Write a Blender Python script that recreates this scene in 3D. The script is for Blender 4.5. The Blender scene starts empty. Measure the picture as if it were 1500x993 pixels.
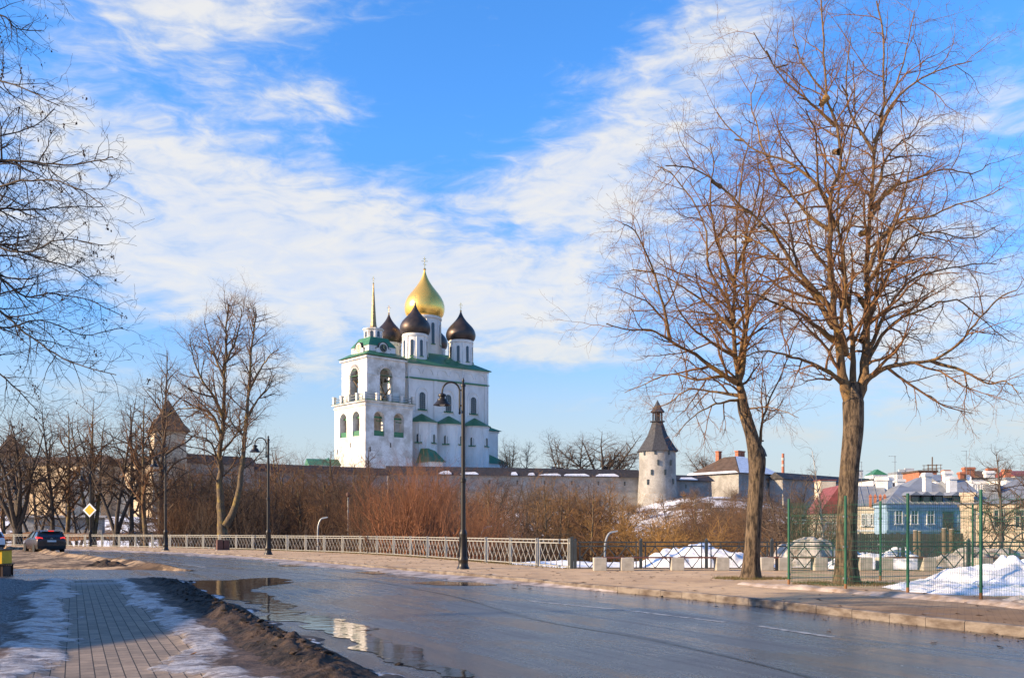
import bpy, bmesh, math, random
import numpy as np
from mathutils import Vector, Matrix
from mathutils.geometry import tessellate_polygon

C = bpy.context.scene.collection
SC = bpy.context.scene
R = math.radians
PI = math.pi

# ------------------------------------------------------------------ camera
F, H, VH = 1400.0, 1.4, 778.0            # focal length in photo pixels, eye height, horizon row
cam_d = bpy.data.cameras.new("camera")
cam = bpy.data.objects.new("camera", cam_d)
C.objects.link(cam)
cam.location = (0, 0, H)
cam.rotation_euler = (R(90), 0, 0)
cam_d.sensor_width = 36
cam_d.lens = 36 * F / 1500
cam_d.shift_y = (VH - 496.5) / 1500
cam_d.clip_start = 0.1
cam_d.clip_end = 6000
SC.camera = cam
SC.view_settings.view_transform = 'Standard'
SC.view_settings.look = 'None'
SC.view_settings.gamma = 1
SC.view_settings.use_curve_mapping = False
SC.view_settings.exposure = 1.02
SC.cycles.max_bounces = 6
SC.cycles.transparent_max_bounces = 8

# ------------------------------------------------------------------ world and sun
SUN_EL = R(21)
SUN_AZ = math.atan2(-0.955, -0.30)       # clockwise from +Y
sun_dir = Vector((math.sin(SUN_AZ) * math.cos(SUN_EL), math.cos(SUN_AZ) * math.cos(SUN_EL), math.sin(SUN_EL)))
sl = bpy.data.lights.new("sun", 'SUN')
sl.energy = 5.0
sl.angle = R(0.5)
sl.color = (1.0, 0.76, 0.48)
so = bpy.data.objects.new("sun", sl)
C.objects.link(so)
so.rotation_euler = (-sun_dir).to_track_quat('-Z', 'Y').to_euler()

W = bpy.data.worlds.new("World")
SC.world = W
W.use_nodes = True


class NT:
    """small helper for building node trees"""
    def __init__(self, tree):
        self.t = tree
        self.n = tree.nodes
        self.l = tree.links

    def node(self, typ, **kw):
        nd = self.n.new(typ)
        for k, v in kw.items():
            setattr(nd, k, v)
        return nd

    def set(self, sock, v):
        if hasattr(v, 'is_output') or isinstance(v, bpy.types.NodeSocket):
            self.l.new(v, sock)
        else:
            sock.default_value = v

    def math(self, op, a, b=0.0, c=0.0, clamp=False):
        nd = self.node('ShaderNodeMath', operation=op, use_clamp=clamp)
        self.set(nd.inputs[0], a)
        self.set(nd.inputs[1], b)
        if len(nd.inputs) > 2:
            self.set(nd.inputs[2], c)
        return nd.outputs[0]

    def mix(self, fac, a, b, blend='MIX'):
        nd = self.node('ShaderNodeMix', data_type='RGBA', blend_type=blend)
        self.set(nd.inputs[0], fac)
        for s, v in ((nd.inputs[6], a), (nd.inputs[7], b)):
            if isinstance(v, (tuple, list)):
                s.default_value = (v[0], v[1], v[2], 1)
            else:
                self.l.new(v, s)
        return nd.outputs[2]

    def noise(self, vec, scale, detail=3, rough=0.55, dist=0.0):
        nd = self.node('ShaderNodeTexNoise')
        if vec is not None:
            self.l.new(vec, nd.inputs['Vector'])
        nd.inputs['Scale'].default_value = scale
        nd.inputs['Detail'].default_value = detail
        nd.inputs['Roughness'].default_value = rough
        nd.inputs['Distortion'].default_value = dist
        return nd.outputs[0]

    def ss(self, v, lo, hi):
        nd = self.node('ShaderNodeMapRange', interpolation_type='SMOOTHSTEP')
        self.set(nd.inputs[0], v)
        self.set(nd.inputs[1], lo)
        self.set(nd.inputs[2], hi)
        return nd.outputs[0]

    def mapr(self, v, a, b, c, d):
        nd = self.node('ShaderNodeMapRange')
        self.set(nd.inputs[0], v)
        for i, x in enumerate((a, b, c, d)):
            self.set(nd.inputs[i + 1], x)
        return nd.outputs[0]

    def mapping(self, vec, scale=(1, 1, 1), rot=(0, 0, 0), loc=(0, 0, 0)):
        nd = self.node('ShaderNodeMapping')
        self.l.new(vec, nd.inputs[0])
        nd.inputs['Scale'].default_value = scale
        nd.inputs['Rotation'].default_value = rot
        nd.inputs['Location'].default_value = loc
        return nd.outputs[0]


def build_world():
    w = NT(W.node_tree)
    bg = w.n['Background']
    out = w.n['World Output']
    sky = w.node('ShaderNodeTexSky', sky_type='NISHITA', sun_disc=False)
    sky.sun_elevation = SUN_EL
    sky.sun_rotation = SUN_AZ
    sky.altitude = 50
    sky.air_density = 1.0
    sky.dust_density = 0.6
    sky.ozone_density = 3.0
    hs = w.node('ShaderNodeHueSaturation')
    hs.inputs['Saturation'].default_value = 1.14
    hs.inputs['Value'].default_value = 1.0
    w.l.new(w.mix(1.0, sky.outputs[0], (0.94, 1.10, 1.34), 'MULTIPLY'), hs.inputs['Color'])
    tc = w.node('ShaderNodeTexCoord')
    sep = w.node('ShaderNodeSeparateXYZ')
    w.l.new(tc.outputs['Generated'], sep.inputs[0])
    x, y, z = sep.outputs
    az = w.math('MULTIPLY', w.math('ARCTAN2', x, y), 180 / PI)       # degrees, east of +Y
    el = w.math('MULTIPLY', w.math('ARCSINE', z), 180 / PI)
    # cirrus texture, streaks rising to the right
    cv = w.node('ShaderNodeCombineXYZ')
    w.l.new(az, cv.inputs[0])
    w.l.new(el, cv.inputs[1])
    st = w.mapping(cv.outputs[0], scale=(0.09, 0.26, 1), rot=(0, 0, R(-14)))
    warp = w.noise(st, 0.9, 3, 0.6)
    st2 = w.node('ShaderNodeVectorMath', operation='ADD')
    w.l.new(st, st2.inputs[0])
    wv = w.node('ShaderNodeCombineXYZ')
    w.l.new(w.math('MULTIPLY', warp, 0.9), wv.inputs[0])
    w.l.new(w.math('MULTIPLY', warp, 0.5), wv.inputs[1])
    w.l.new(wv.outputs[0], st2.inputs[1])
    big = w.noise(st2.outputs[0], 1.1, 8, 0.62)
    fine = w.noise(st2.outputs[0], 4.2, 7, 0.6, 0.15)
    # cloud banks: azimuth, elevation (degrees), half sizes, tilt (degrees), weight
    blobs = [(-21, 19.0, 11, 4.6, -4, 1.25), (-12, 16, 8, 4.0, -8, 0.95), (-18, 14.0, 16, 2.6, 0, 1.0), (-4, 15.0, 8, 2.6, 0, 0.75), (2, 13.0, 13, 2.3, 0, 0.95),
             (-18, 27.6, 9, 2.0, 4, 1.35), (-12, 24.0, 4.6, 1.3, 0, .9),
             (1, 20.0, 7, 1.9, 2, 0.85), (7, 23.0, 6.5, 2.8, 30, 0.85), (12.5, 27.5, 5.5, 3.0, 42, 0.8), (6, 18.0, 6, 2.6, 10, 0.7),
             (20, 20, 12, 6, 10, 0.85), (24, 11, 10, 5, 0, 1.2), (3, 10.4, 7, 0.8, 0, 0.95), (-13, 9.2, 5, 1.2, 5, 0.8), (25, 5.5, 14, 1.2, 0, 0.7), (-20, 8.2, 9, 1.0, 6, .8), (10, 7.6, 8, .8, 3, .6), (-60, 22, 22, 9, 0, .7), (65, 22, 22, 9, 0, .7), (130, 30, 40, 18, 0, .5), (-130, 32, 45, 18, 0, .5), (0, 75, 200, 18, 0, .35)]  # banks behind and overhead are out of view, added to whiten the fill light
    acc = None
    for a0, e0, sa, se, tilt, wt in blobs:
        da = w.math('SUBTRACT', az, a0)
        de = w.math('SUBTRACT', el, e0)
        ct, sn = math.cos(R(tilt)), math.sin(R(tilt))
        p = w.math('ADD', w.math('MULTIPLY', da, ct / sa), w.math('MULTIPLY', de, sn / sa))
        q = w.math('ADD', w.math('MULTIPLY', de, ct / se), w.math('MULTIPLY', da, -sn / se))
        r2 = w.math('ADD', w.math('MULTIPLY', p, p), w.math('MULTIPLY', q, q))
        g = w.math('MULTIPLY', w.math('EXPONENT', w.math('MULTIPLY', r2, -0.9)), wt)
        acc = g if acc is None else w.math('ADD', acc, g)
    d = w.math('ADD', acc, w.math('MULTIPLY', w.math('SUBTRACT', big, 0.5), 2.4))
    d = w.math('ADD', d, w.math('MULTIPLY', w.math('SUBTRACT', fine, 0.5), 1.5))
    dens = w.ss(d, 0.30, 1.6)
    dens = w.math('MULTIPLY', dens, w.mapr(w.math('ADD', w.math('MULTIPLY', fine, 0.7), w.math('MULTIPLY', big, 0.5)), 0.42, 0.72, 0.66, 1.0))
    dens = w.math('MULTIPLY', dens, w.ss(el, 0.5, 4.0))
    dim = w.mapr(el, 2.0, 22.0, 0.62, 1.0)
    dc = w.node('ShaderNodeCombineXYZ')
    for i_ in range(3): w.l.new(dim, dc.inputs[i_])
    skyc = w.mix(1.0, hs.outputs[0], dc.outputs[0], 'MULTIPLY')
    # cloud light: whiter where thick, faint blue grey in the thin parts
    ccol = w.mix(w.ss(w.math('ADD', w.math('MULTIPLY', d, .5), w.math('MULTIPLY', fine, 1.6)), 0.75, 1.75), (2.45, 2.75, 3.1), (3.45, 3.42, 3.35))
    col = w.mix(w.math('MULTIPLY', dens, 0.93), skyc, ccol)
    # pale band of air low over the horizon
    col = w.mix(w.math('MULTIPLY', w.ss(el, 14.0, 2.5), 0.88), col, (2.5, 2.8, 2.9))
    w.l.new(col, bg.inputs[0])
    bg.inputs[1].default_value = 0.127


build_world()

# ------------------------------------------------------------------ helpers
def PX(u, v, d):
    return Vector(((u - 750) / F * d, d, H + (VH - v) / F * d))


def GX(u, v, z=0.0):
    d = F * (H - z) / (v - VH)
    return Vector(((u - 750) / F * d, d, z))


def tag(o, label=None, cat=None, group=None, kind=None):
    if label: o['label'] = label
    if cat: o['category'] = cat
    if group: o['group'] = group
    if kind: o['kind'] = kind
    return o


def empty(name, loc=(0, 0, 0), rz=0.0, label=None, cat=None, group=None):
    o = bpy.data.objects.new(name, None)
    C.objects.link(o)
    o.location = loc
    o.rotation_euler = (0, 0, rz)
    o.empty_display_size = 0.2
    return tag(o, label, cat, group)


def copy_tree(o, parent=None):
    c = o.copy()
    C.objects.link(c)
    if parent: c.parent = parent
    for ch in list(o.children):
        copy_tree(ch, c)
    return c


def mesh_obj(name, me, m=None, parent=None, loc=None, rz=None):
    o = bpy.data.objects.new(name, me)
    C.objects.link(o)
    if m is not None and len(me.materials) == 0: me.materials.append(m)
    if parent: o.parent = parent
    if loc is not None: o.location = loc
    if rz is not None: o.rotation_euler = (0, 0, rz)
    return o


class MB:
    """collects vertices and faces, builds ONE mesh object"""
    def __init__(self):
        self.v = []
        self.f = []

    def add(self, vs, fs):
        b = len(self.v)
        self.v += [tuple(p) for p in vs]
        self.f += [tuple(i + b for i in f) for f in fs]
        return self

    def box(self, x0, x1, y0, y1, z0, z1, taper=0.0):
        t = taper
        vs = [(x0, y0, z0), (x1, y0, z0), (x1, y1, z0), (x0, y1, z0), (x0 + t, y0 + t, z1), (x1 - t, y0 + t, z1), (x1 - t, y1 - t, z1), (x0 + t, y1 - t, z1)]
        return self.add(vs, [(3, 2, 1, 0), (4, 5, 6, 7), (0, 1, 5, 4), (1, 2, 6, 5), (2, 3, 7, 6), (3, 0, 4, 7)])

    def bar(self, a, b, w, h=None, up=(0, 0, 1)):
        a, b = Vector(a), Vector(b)
        h = h or w
        t = (b - a).normalized()
        up = Vector(up)
        if abs(t.dot(up)) > 0.95: up = Vector((0, 1, 0)) if abs(t.y) < .9 else Vector((1, 0, 0))
        s = t.cross(up).normalized() * w / 2
        n = s.cross(t).normalized() * h / 2
        vs = [a - s - n, a + s - n, a + s + n, a - s + n, b - s - n, b + s - n, b + s + n, b - s + n]
        return self.add(vs, [(3, 2, 1, 0), (4, 5, 6, 7), (0, 1, 5, 4), (1, 2, 6, 5), (2, 3, 7, 6), (3, 0, 4, 7)])

    def tube(self, pts, r, n=8, cap=True):
        pts = [Vector(p) for p in pts]
        rs = r if isinstance(r, (list, tuple)) else [r] * len(pts)
        b = len(self.v)
        ref = None
        for i, p in enumerate(pts):
            t = (pts[min(i + 1, len(pts) - 1)] - pts[max(i - 1, 0)]).normalized()
            if ref is None:
                ref = Vector((1, 0, 0)) if abs(t.x) < 0.8 else Vector((0, 1, 0))
            s = (ref - t * ref.dot(t)).normalized()
            ref = s
            q = t.cross(s)
            for k in range(n):
                a = 2 * PI * k / n
                self.v.append(tuple(p + (s * math.cos(a) + q * math.sin(a)) * rs[i]))
        for i in range(len(pts) - 1):
            for k in range(n):
                k2 = (k + 1) % n
                self.f.append((b + i * n + k, b + i * n + k2, b + (i + 1) * n + k2, b + (i + 1) * n + k))
        if cap:
            self.f.append(tuple(b + k for k in reversed(range(n))))
            self.f.append(tuple(b + (len(pts) - 1) * n + k for k in range(n)))
        return self

    def lathe(self, prof, n=24, cx=0, cy=0, a0=0.0, a1=2 * PI, rot=0.0):
        b = len(self.v)
        full = abs(a1 - a0 - 2 * PI) < 1e-6
        m = n if full else n + 1
        for r, z in prof:
            for k in range(m):
                a = a0 + (a1 - a0) * k / n + rot
                self.v.append((cx + r * math.cos(a), cy + r * math.sin(a), z))
        for i in range(len(prof) - 1):
            for k in range(n):
                k2 = (k + 1) % m
                self.f.append((b + i * m + k, b + i * m + k2, b + (i + 1) * m + k2, b + (i + 1) * m + k))
        if full:
            if prof[0][0] > 1e-4: self.f.append(tuple(b + k for k in reversed(range(m))))
            if prof[-1][0] > 1e-4: self.f.append(tuple(b + (len(prof) - 1) * m + k for k in range(m)))
        return self

    def prism(self, poly, h0, h1, fn):
        """polygon (2-D, counter-clockwise) swept between h0 and h1; fn(a, b, h) gives the point"""
        n = len(poly)
        vs = [fn(p[0], p[1], h0) for p in poly] + [fn(p[0], p[1], h1) for p in poly]
        fs = []
        for t in tessellate_polygon([[Vector((p[0], p[1], 0)) for p in poly]]):
            fs.append(tuple(t))
            fs.append(tuple(n + i for i in reversed(t)))
        for i in range(n):
            j = (i + 1) % n
            fs.append((i, i + n, j + n, j))
        return self.add(vs, fs)

    def build(self, name, m=None, parent=None, smooth=False, loc=None, rz=None, auto=None):
        me = bpy.data.meshes.new(name)
        me.from_pydata(self.v, [], self.f)
        bm = bmesh.new()
        bm.from_mesh(me)
        bmesh.ops.recalc_face_normals(bm, faces=bm.faces)
        bm.to_mesh(me)
        bm.free()
        if smooth:
            me.polygons.foreach_set('use_smooth', [True] * len(me.polygons))
            me.set_sharp_from_angle(angle=R(auto or 40))
        me.update()
        return mesh_obj(name, me, m, parent, loc, rz)


def arch_pts(x, w, z0, z1, n=10):
    """outline of a round-headed opening, centre x, width w, sill z0, crown z1 (from left springing to right)"""
    r = w / 2
    zs = z1 - r
    return [(x - r * math.cos(PI * k / n), zs + r * math.sin(PI * k / n)) for k in range(n + 1)]


def arch_wall(mb, fn, x0, x1, z0, z1, t, ops):
    """wall slab in the (x, z) plane with round-headed holes; fn(x, y, z) maps; outside at y=0, inside y=t"""
    def slab(poly):
        mb.prism(poly, 0, t, lambda a, b, h: fn(a, h, b))
    ops = sorted(ops)
    cur = x0
    for (xc, w, a, b) in ops:
        l, r = xc - w / 2, xc + w / 2
        slab([(cur, z0), (l, z0), (l, z1), (cur, z1)])
        if a > z0 + 1e-3: slab([(l, z0), (r, z0), (r, a), (l, a)])
        arc = arch_pts(xc, w, a, b)
        slab(arc + [(r, z1), (l, z1)] if False else [(l, z1)] + arc + [(r, z1)])
        cur = r
    slab([(cur, z0), (x1, z0), (x1, z1), (cur, z1)])


# value noise on numpy arrays
def vnoise(x, y, seed=0):
    xi, yi = np.floor(x).astype(np.int64), np.floor(y).astype(np.int64)
    xf, yf = x - xi, y - yi
    def h(a, b):
        n = (a * 374761393 + b * 668265263 + seed * 1442695041) & 0x7fffffff
        n = ((n ^ (n >> 13)) * 1274126177) & 0x7fffffff
        return ((n ^ (n >> 16)) & 0xffff) / 65535.0
    u, v = xf * xf * (3 - 2 * xf), yf * yf * (3 - 2 * yf)
    return (h(xi, yi) * (1 - u) + h(xi + 1, yi) * u) * (1 - v) + (h(xi, yi + 1) * (1 - u) + h(xi + 1, yi + 1) * u) * v


def fbm(x, y, oct=4, seed=0):
    s, a, t = 0, 1.0, 0
    for o in range(oct):
        s = s + a * vnoise(x * 2 ** o, y * 2 ** o, seed + o)
        t += a
        a *= 0.5
    return s / t - 0.5


def sstep(x, a, b):
    t = np.clip((x - a) / (b - a), 0, 1)
    return t * t * (3 - 2 * t)


def grid_obj(name, X, Y, Z, m, smooth=True):
    """mesh from 2-D arrays"""
    ny, nx = X.shape
    me = bpy.data.meshes.new(name)
    V = np.stack([X, Y, Z], -1).reshape(-1, 3)
    i = np.arange(ny * nx).reshape(ny, nx)
    Fq = np.stack([i[:-1, :-1], i[:-1, 1:], i[1:, 1:], i[1:, :-1]], -1).reshape(-1, 4)
    fill_mesh(me, V, Fq)
    if smooth: me.polygons.foreach_set('use_smooth', np.ones(len(Fq), bool))
    return mesh_obj(name, me, m)


def fill_mesh(me, V, Fq):
    k = Fq.shape[1]
    me.vertices.add(len(V))
    me.vertices.foreach_set('co', np.asarray(V, np.float32).ravel())
    me.loops.add(len(Fq) * k)
    me.loops.foreach_set('vertex_index', np.asarray(Fq, np.int32).ravel())
    me.polygons.add(len(Fq))
    me.polygons.foreach_set('loop_start', np.arange(0, len(Fq) * k, k, dtype=np.int32))
    me.update(calc_edges=True)


# ------------------------------------------------------------------ materials
def new_mat(name):
    m = bpy.data.materials.new(name)
    m.use_nodes = True
    nt = NT(m.node_tree)
    return m, nt, nt.n['Principled BSDF']


def mat(name, col, rough=0.7, metal=0.0, var=0.25, scale=2.0, bump=0.0, bscale=20.0, col2=None, spec=0.4, stretch=(1, 1, 1), emit=0.0):
    m, n, p = new_mat(name)
    tc = n.node('ShaderNodeTexCoord').outputs['Object']
    tcs = n.mapping(tc, scale=stretch)
    nz = n.noise(tcs, scale, 6, 0.62)
    c2 = col2 or tuple(c * (1 - var) for c in col)
    f = n.ss(nz, 0.35, 0.68)
    c = n.mix(f, col, c2)
    fine = n.noise(tcs, scale * 9, 3, 0.6)
    c = n.mix(n.math('MULTIPLY', n.ss(fine, 0.45, 0.75), var * 0.6), c, tuple(x * 0.55 for x in col))
    n.l.new(c, p.inputs['Base Color'])
    n.l.new(n.mapr(nz, 0.3, 0.7, max(0.03, rough - 0.1), min(1, rough + 0.1)), p.inputs['Roughness'])
    p.inputs['Metallic'].default_value = metal
    p.inputs['Specular IOR Level'].default_value = spec
    if bump:
        b = n.node('ShaderNodeBump')
        b.inputs['Strength'].default_value = bump
        b.inputs['Distance'].default_value = 0.03
        n.l.new(n.noise(tcs, bscale, 5, 0.65), b.inputs['Height'])
        n.l.new(b.outputs[0], p.inputs['Normal'])
    if emit:
        p.inputs['Emission Strength'].default_value = emit
        p.inputs['Emission Color'].default_value = (*col, 1)
    return m


M = {}
M['white'] = mat('whitewash', (0.72, 0.69, 0.65), 0.85, var=0.22, scale=0.3, col2=(0.60, 0.57, 0.53), bump=0.25, bscale=3, stretch=(1, 1, .45))
M['white_old'] = mat('old_whitewash', (0.70, 0.67, 0.63), 0.9, var=0.35, scale=0.35, col2=(0.44, 0.40, 0.35), bump=0.3, bscale=3)
M['roof_green'] = mat('green_roof', (0.030, 0.135, 0.058), 0.45, var=0.35, scale=0.5, col2=(0.05, 0.17, 0.07), spec=0.5)
M['dome_dark'] = mat('dark_dome', (0.055, 0.043, 0.038), 0.42, metal=0.6, var=0.4, scale=0.6, col2=(0.085, 0.06, 0.048))
M['gold'] = mat('gold', (1.0, 0.62, 0.14), 0.30, metal=0.72, var=0.2, scale=0.35, col2=(0.88, 0.52, 0.12))
M['gilt'] = mat('gilt', (0.85, 0.60, 0.25), 0.3, metal=1.0, var=0.2)
M['spire'] = mat('spire_metal', (0.28, 0.20, 0.09), 0.45, metal=0.35, var=0.2)
M['glass_dark'] = mat('dark_glass', (0.035, 0.045, 0.055), 0.15, var=0.3, scale=3, spec=0.6)
M['grille'] = mat('grille', (0.20, 0.21, 0.20), 0.6, var=0.2)
M['iron'] = mat('black_iron', (0.030, 0.025, 0.022), 0.42, metal=0.3, var=0.4, scale=4)
M['bronze'] = mat('bell_bronze', (0.12, 0.09, 0.05), 0.45, metal=0.8)
M['wood'] = mat('timber', (0.16, 0.11, 0.07), 0.8, var=0.4, scale=3)
M['wood_roof'] = mat('grey_wood_roof', (0.060, 0.060, 0.066), 0.8, var=0.5, scale=1.2, stretch=(3, 3, 0.4), bump=0.5, bscale=6, col2=(0.030, 0.030, 0.034))
M['wood_roof_brown'] = mat('brown_wood_roof', (0.15, 0.095, 0.06), 0.85, var=0.5, scale=1.2, stretch=(3, 3, 0.4), bump=0.5, bscale=6)
M['roof_dark'] = mat('dark_roof', (0.040, 0.036, 0.036), 0.7, var=0.4, scale=0.6, stretch=(2, 2, 1))
M['roof_brown'] = mat('brown_roof', (0.10, 0.065, 0.045), 0.8, var=0.4, scale=0.6)
M['roof_grey'] = mat('grey_metal_roof', (0.27, 0.28, 0.29), 0.45, metal=0.3, var=0.25, scale=0.8)
M['roof_red'] = mat('red_roof', (0.22, 0.055, 0.05), 0.6, var=0.3)
M['snow'] = mat('snow', (0.78, 0.79, 0.82), 0.75, var=0.3, scale=1.5, col2=(0.62, 0.61, 0.61), bump=0.8, bscale=9, spec=0.3)
M['snow_dirty'] = mat('dirty_snow', (0.46, 0.41, 0.36), 0.8, var=0.6, scale=2.2, col2=(0.12, 0.09, 0.07), bump=1.0, bscale=7)
M['brick'] = mat('red_brick', (0.40, 0.15, 0.085), 0.85, var=0.3, scale=2)
M['cream'] = mat('cream_plaster', (0.64, 0.55, 0.42), 0.85, var=0.25, scale=0.6, col2=(0.52, 0.43, 0.32))
M['plaster_white'] = mat('white_plaster', (0.72, 0.70, 0.67), 0.85, var=0.25, scale=0.7)
M['blue'] = mat('blue_paint', (0.26, 0.38, 0.55), 0.7, var=0.25, scale=1.2, stretch=(4, 4, 0.5))
M['blue_grey'] = mat('blue_grey_paint', (0.24, 0.34, 0.42), 0.7, var=0.3, scale=1)
M['trim_white'] = mat('white_trim', (0.70, 0.70, 0.68), 0.6, var=0.15)
M['concrete'] = mat('concrete', (0.42, 0.39, 0.34), 0.9, var=0.3, scale=3, bump=0.3, bscale=30)
M['kerb'] = mat('kerb_concrete', (0.22, 0.18, 0.145), 0.9, var=0.7, scale=2.2, col2=(0.085, 0.06, 0.045), bump=0.6, bscale=18, stretch=(1, 1, 3))
M['bench_wood'] = mat('bench_slats', (0.13, 0.05, 0.032), 0.6, var=0.3, scale=5)
M['rail_light'] = mat('pale_grey_paint', (0.31, 0.30, 0.27), 0.5, metal=0.1, var=0.2, scale=3)
M['rail_dark'] = mat('grey_paint', (0.05, 0.06, 0.065), 0.45, metal=0.2, var=0.3, scale=3)
M['mesh_green'] = mat('green_paint', (0.012, 0.095, 0.05), 0.4, var=0.2, scale=4)
M['rust'] = mat('rusty_end', (0.22, 0.10, 0.04), 0.8)
M['galv'] = mat('galvanised', (0.27, 0.28, 0.28), 0.5, metal=0.4, var=0.2)
M['car_brown'] = mat('brown_car_paint', (0.060, 0.038, 0.032), 0.30, metal=0.5, var=0.2, spec=0.6)
M['car_white'] = mat('white_car_paint', (0.70, 0.70, 0.70), 0.3, var=0.05, spec=0.6)
M['tyre'] = mat('rubber', (0.018, 0.017, 0.017), 0.8)
M['rim'] = mat('rim', (0.35, 0.34, 0.33), 0.35, metal=0.8)
M['red_lamp'] = mat('tail_lamp', (0.75, 0.03, 0.02), 0.2, emit=0.7)
M['red_glass'] = mat('red_glass', (0.35, 0.015, 0.012), 0.15)
M['plate'] = mat('number_plate', (0.62, 0.63, 0.62), 0.5, var=0.1)
M['yellow'] = mat('yellow_paint', (0.75, 0.42, 0.015), 0.5, var=0.15)
M['bin_brown'] = mat('bin_brown', (0.060, 0.026, 0.018), 0.6)
M['bin_rust'] = mat('bin_dull_red', (0.12, 0.055, 0.04), 0.7)
M['sign_white'] = mat('sign_white', (0.78, 0.78, 0.78), 0.4, var=0.05)
M['sign_yellow'] = mat('sign_yellow', (0.72, 0.42, 0.03), 0.4, var=0.05)
M['paint_line'] = mat('road_paint', (0.42, 0.42, 0.42), 0.45, var=0.6, scale=5, col2=(0.08, 0.08, 0.085))
M['clock'] = mat('clock_black', (0.02, 0.02, 0.02), 0.4)
M['copper'] = mat('clock_pale', (0.62, 0.46, 0.30), 0.5)
M['apartment'] = mat('far_panels', (0.50, 0.50, 0.50), 0.9, var=0.2)


def stone_mat(name, a, b, bw=0.9, bh=0.35):
    m, n, p = new_mat(name)
    tc = n.node('ShaderNodeTexCoord').outputs['Object']
    nz = n.noise(tc, 0.35, 7, 0.65)
    nf = n.noise(n.mapping(tc, scale=(1, 1, 2.5)), 2.2, 5, 0.7)
    c = n.mix(n.ss(nz, 0.35, 0.65), a, b)
    c = n.mix(n.math('MULTIPLY', n.ss(nf, 0.5, 0.72), 0.55), c, tuple(x * 0.45 for x in b))
    n.l.new(c, p.inputs['Base Color'])
    p.inputs['Roughness'].default_value = 0.92
    bp = n.node('ShaderNodeBump')
    bp.inputs['Strength'].default_value = 0.6
    bp.inputs['Distance'].default_value = 0.15
    n.l.new(nf, bp.inputs['Height'])
    n.l.new(bp.outputs[0], p.inputs['Normal'])
    return m


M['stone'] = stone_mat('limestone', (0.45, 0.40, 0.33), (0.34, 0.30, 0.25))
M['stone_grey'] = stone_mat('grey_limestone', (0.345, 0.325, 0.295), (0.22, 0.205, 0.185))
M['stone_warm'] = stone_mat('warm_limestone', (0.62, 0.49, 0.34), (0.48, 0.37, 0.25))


def bark_mat(name, a, b, lichen=None, lo=0.5, rough=0.9, bump=0.8, bs=14.0):
    m, n, p = new_mat(name)
    tc = n.node('ShaderNodeTexCoord').outputs['Object']
    st = n.mapping(tc, scale=(1, 1, 0.22))
    nz = n.noise(st, bs, 6, 0.68)
    c = n.mix(n.ss(nz, 0.36, 0.62), a, b)
    if lichen:
        ln = n.noise(tc, 1.3, 5, 0.6)
        c = n.mix(n.math('MULTIPLY', n.ss(ln, lo, lo + 0.16), 0.75), c, lichen)
    n.l.new(c, p.inputs['Base Color'])
    p.inputs['Roughness'].default_value = rough
    p.inputs['Specular IOR Level'].default_value = 0.25
    if bump:
        bp = n.node('ShaderNodeBump')
        bp.inputs['Strength'].default_value = bump
        bp.inputs['Distance'].default_value = 0.05
        n.l.new(nz, bp.inputs['Height'])
        n.l.new(bp.outputs[0], p.inputs['Normal'])
    return m


M['bark'] = bark_mat('bark', (0.026, 0.019, 0.014), (0.15, 0.105, 0.066), (0.20, 0.14, 0.045), 0.58, bump=1.0)
M['bark_limb'] = bark_mat('limb_bark', (0.09, 0.056, 0.031), (0.20, 0.12, 0.055), (0.31, 0.17, 0.03), 0.52, bump=0.4)
M['twig'] = bark_mat('twigs', (0.13, 0.064, 0.030), (0.21, 0.105, 0.045), None, bump=0)
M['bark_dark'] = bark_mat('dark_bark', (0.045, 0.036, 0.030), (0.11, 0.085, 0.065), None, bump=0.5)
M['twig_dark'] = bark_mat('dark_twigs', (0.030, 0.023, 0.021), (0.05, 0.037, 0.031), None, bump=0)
M['twig_grey'] = bark_mat('grey_brown_twigs', (0.085, 0.058, 0.042), (0.14, 0.095, 0.064), None, bump=0)
M['twig_red'] = bark_mat('red_brown_twigs', (0.17, 0.066, 0.032), (0.27, 0.12, 0.058), None, bump=0)
M['twig_brown'] = bark_mat('brown_twigs', (0.105, 0.058, 0.032), (0.19, 0.10, 0.05), None, bump=0)
M['twig_warm'] = bark_mat('warm_brown_twigs', (0.20, 0.105, 0.045), (0.31, 0.17, 0.065), None, bump=0)
M['twig_deep'] = bark_mat('deep_brown_twigs', (0.045, 0.030, 0.021), (0.085, 0.056, 0.038), None, bump=0)
M['twig_gold'] = bark_mat('golden_twigs', (0.34, 0.18, 0.055), (0.42, 0.24, 0.08), None, bump=0)
M['bark_birch'] = bark_mat('birch_bark', (0.10, 0.09, 0.08), (0.55, 0.52, 0.48), None, bump=0.2, bs=5)
M['bark_orange'] = bark_mat('moss_bark', (0.07, 0.05, 0.034), (0.16, 0.115, 0.07), (0.26, 0.18, 0.05), 0.5, bump=0.6)
M['seed'] = mat('dry_seeds', (0.06, 0.04, 0.03), 0.9)

# ------------------------------------------------------------------ ground layout
KERB = [(13.5, 1.5), (9.6, 6.6), (6.85, 12.5), (6.1, 14.1), (4.9, 17.2), (3.55, 20.0), (1.5, 23.6), (-1.55, 29.3), (-4.7, 34.9), (-11.8, 47.3), (-21.7, 61.5), (-37, 75), (-58, 87), (-95, 100)]
RAIL = [(2.0, 33.0), (-7.0, 52.2), (-15.4, 63.6), (-28.0, 76.0), (-46.0, 87.5), (-80.0, 101)]


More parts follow.
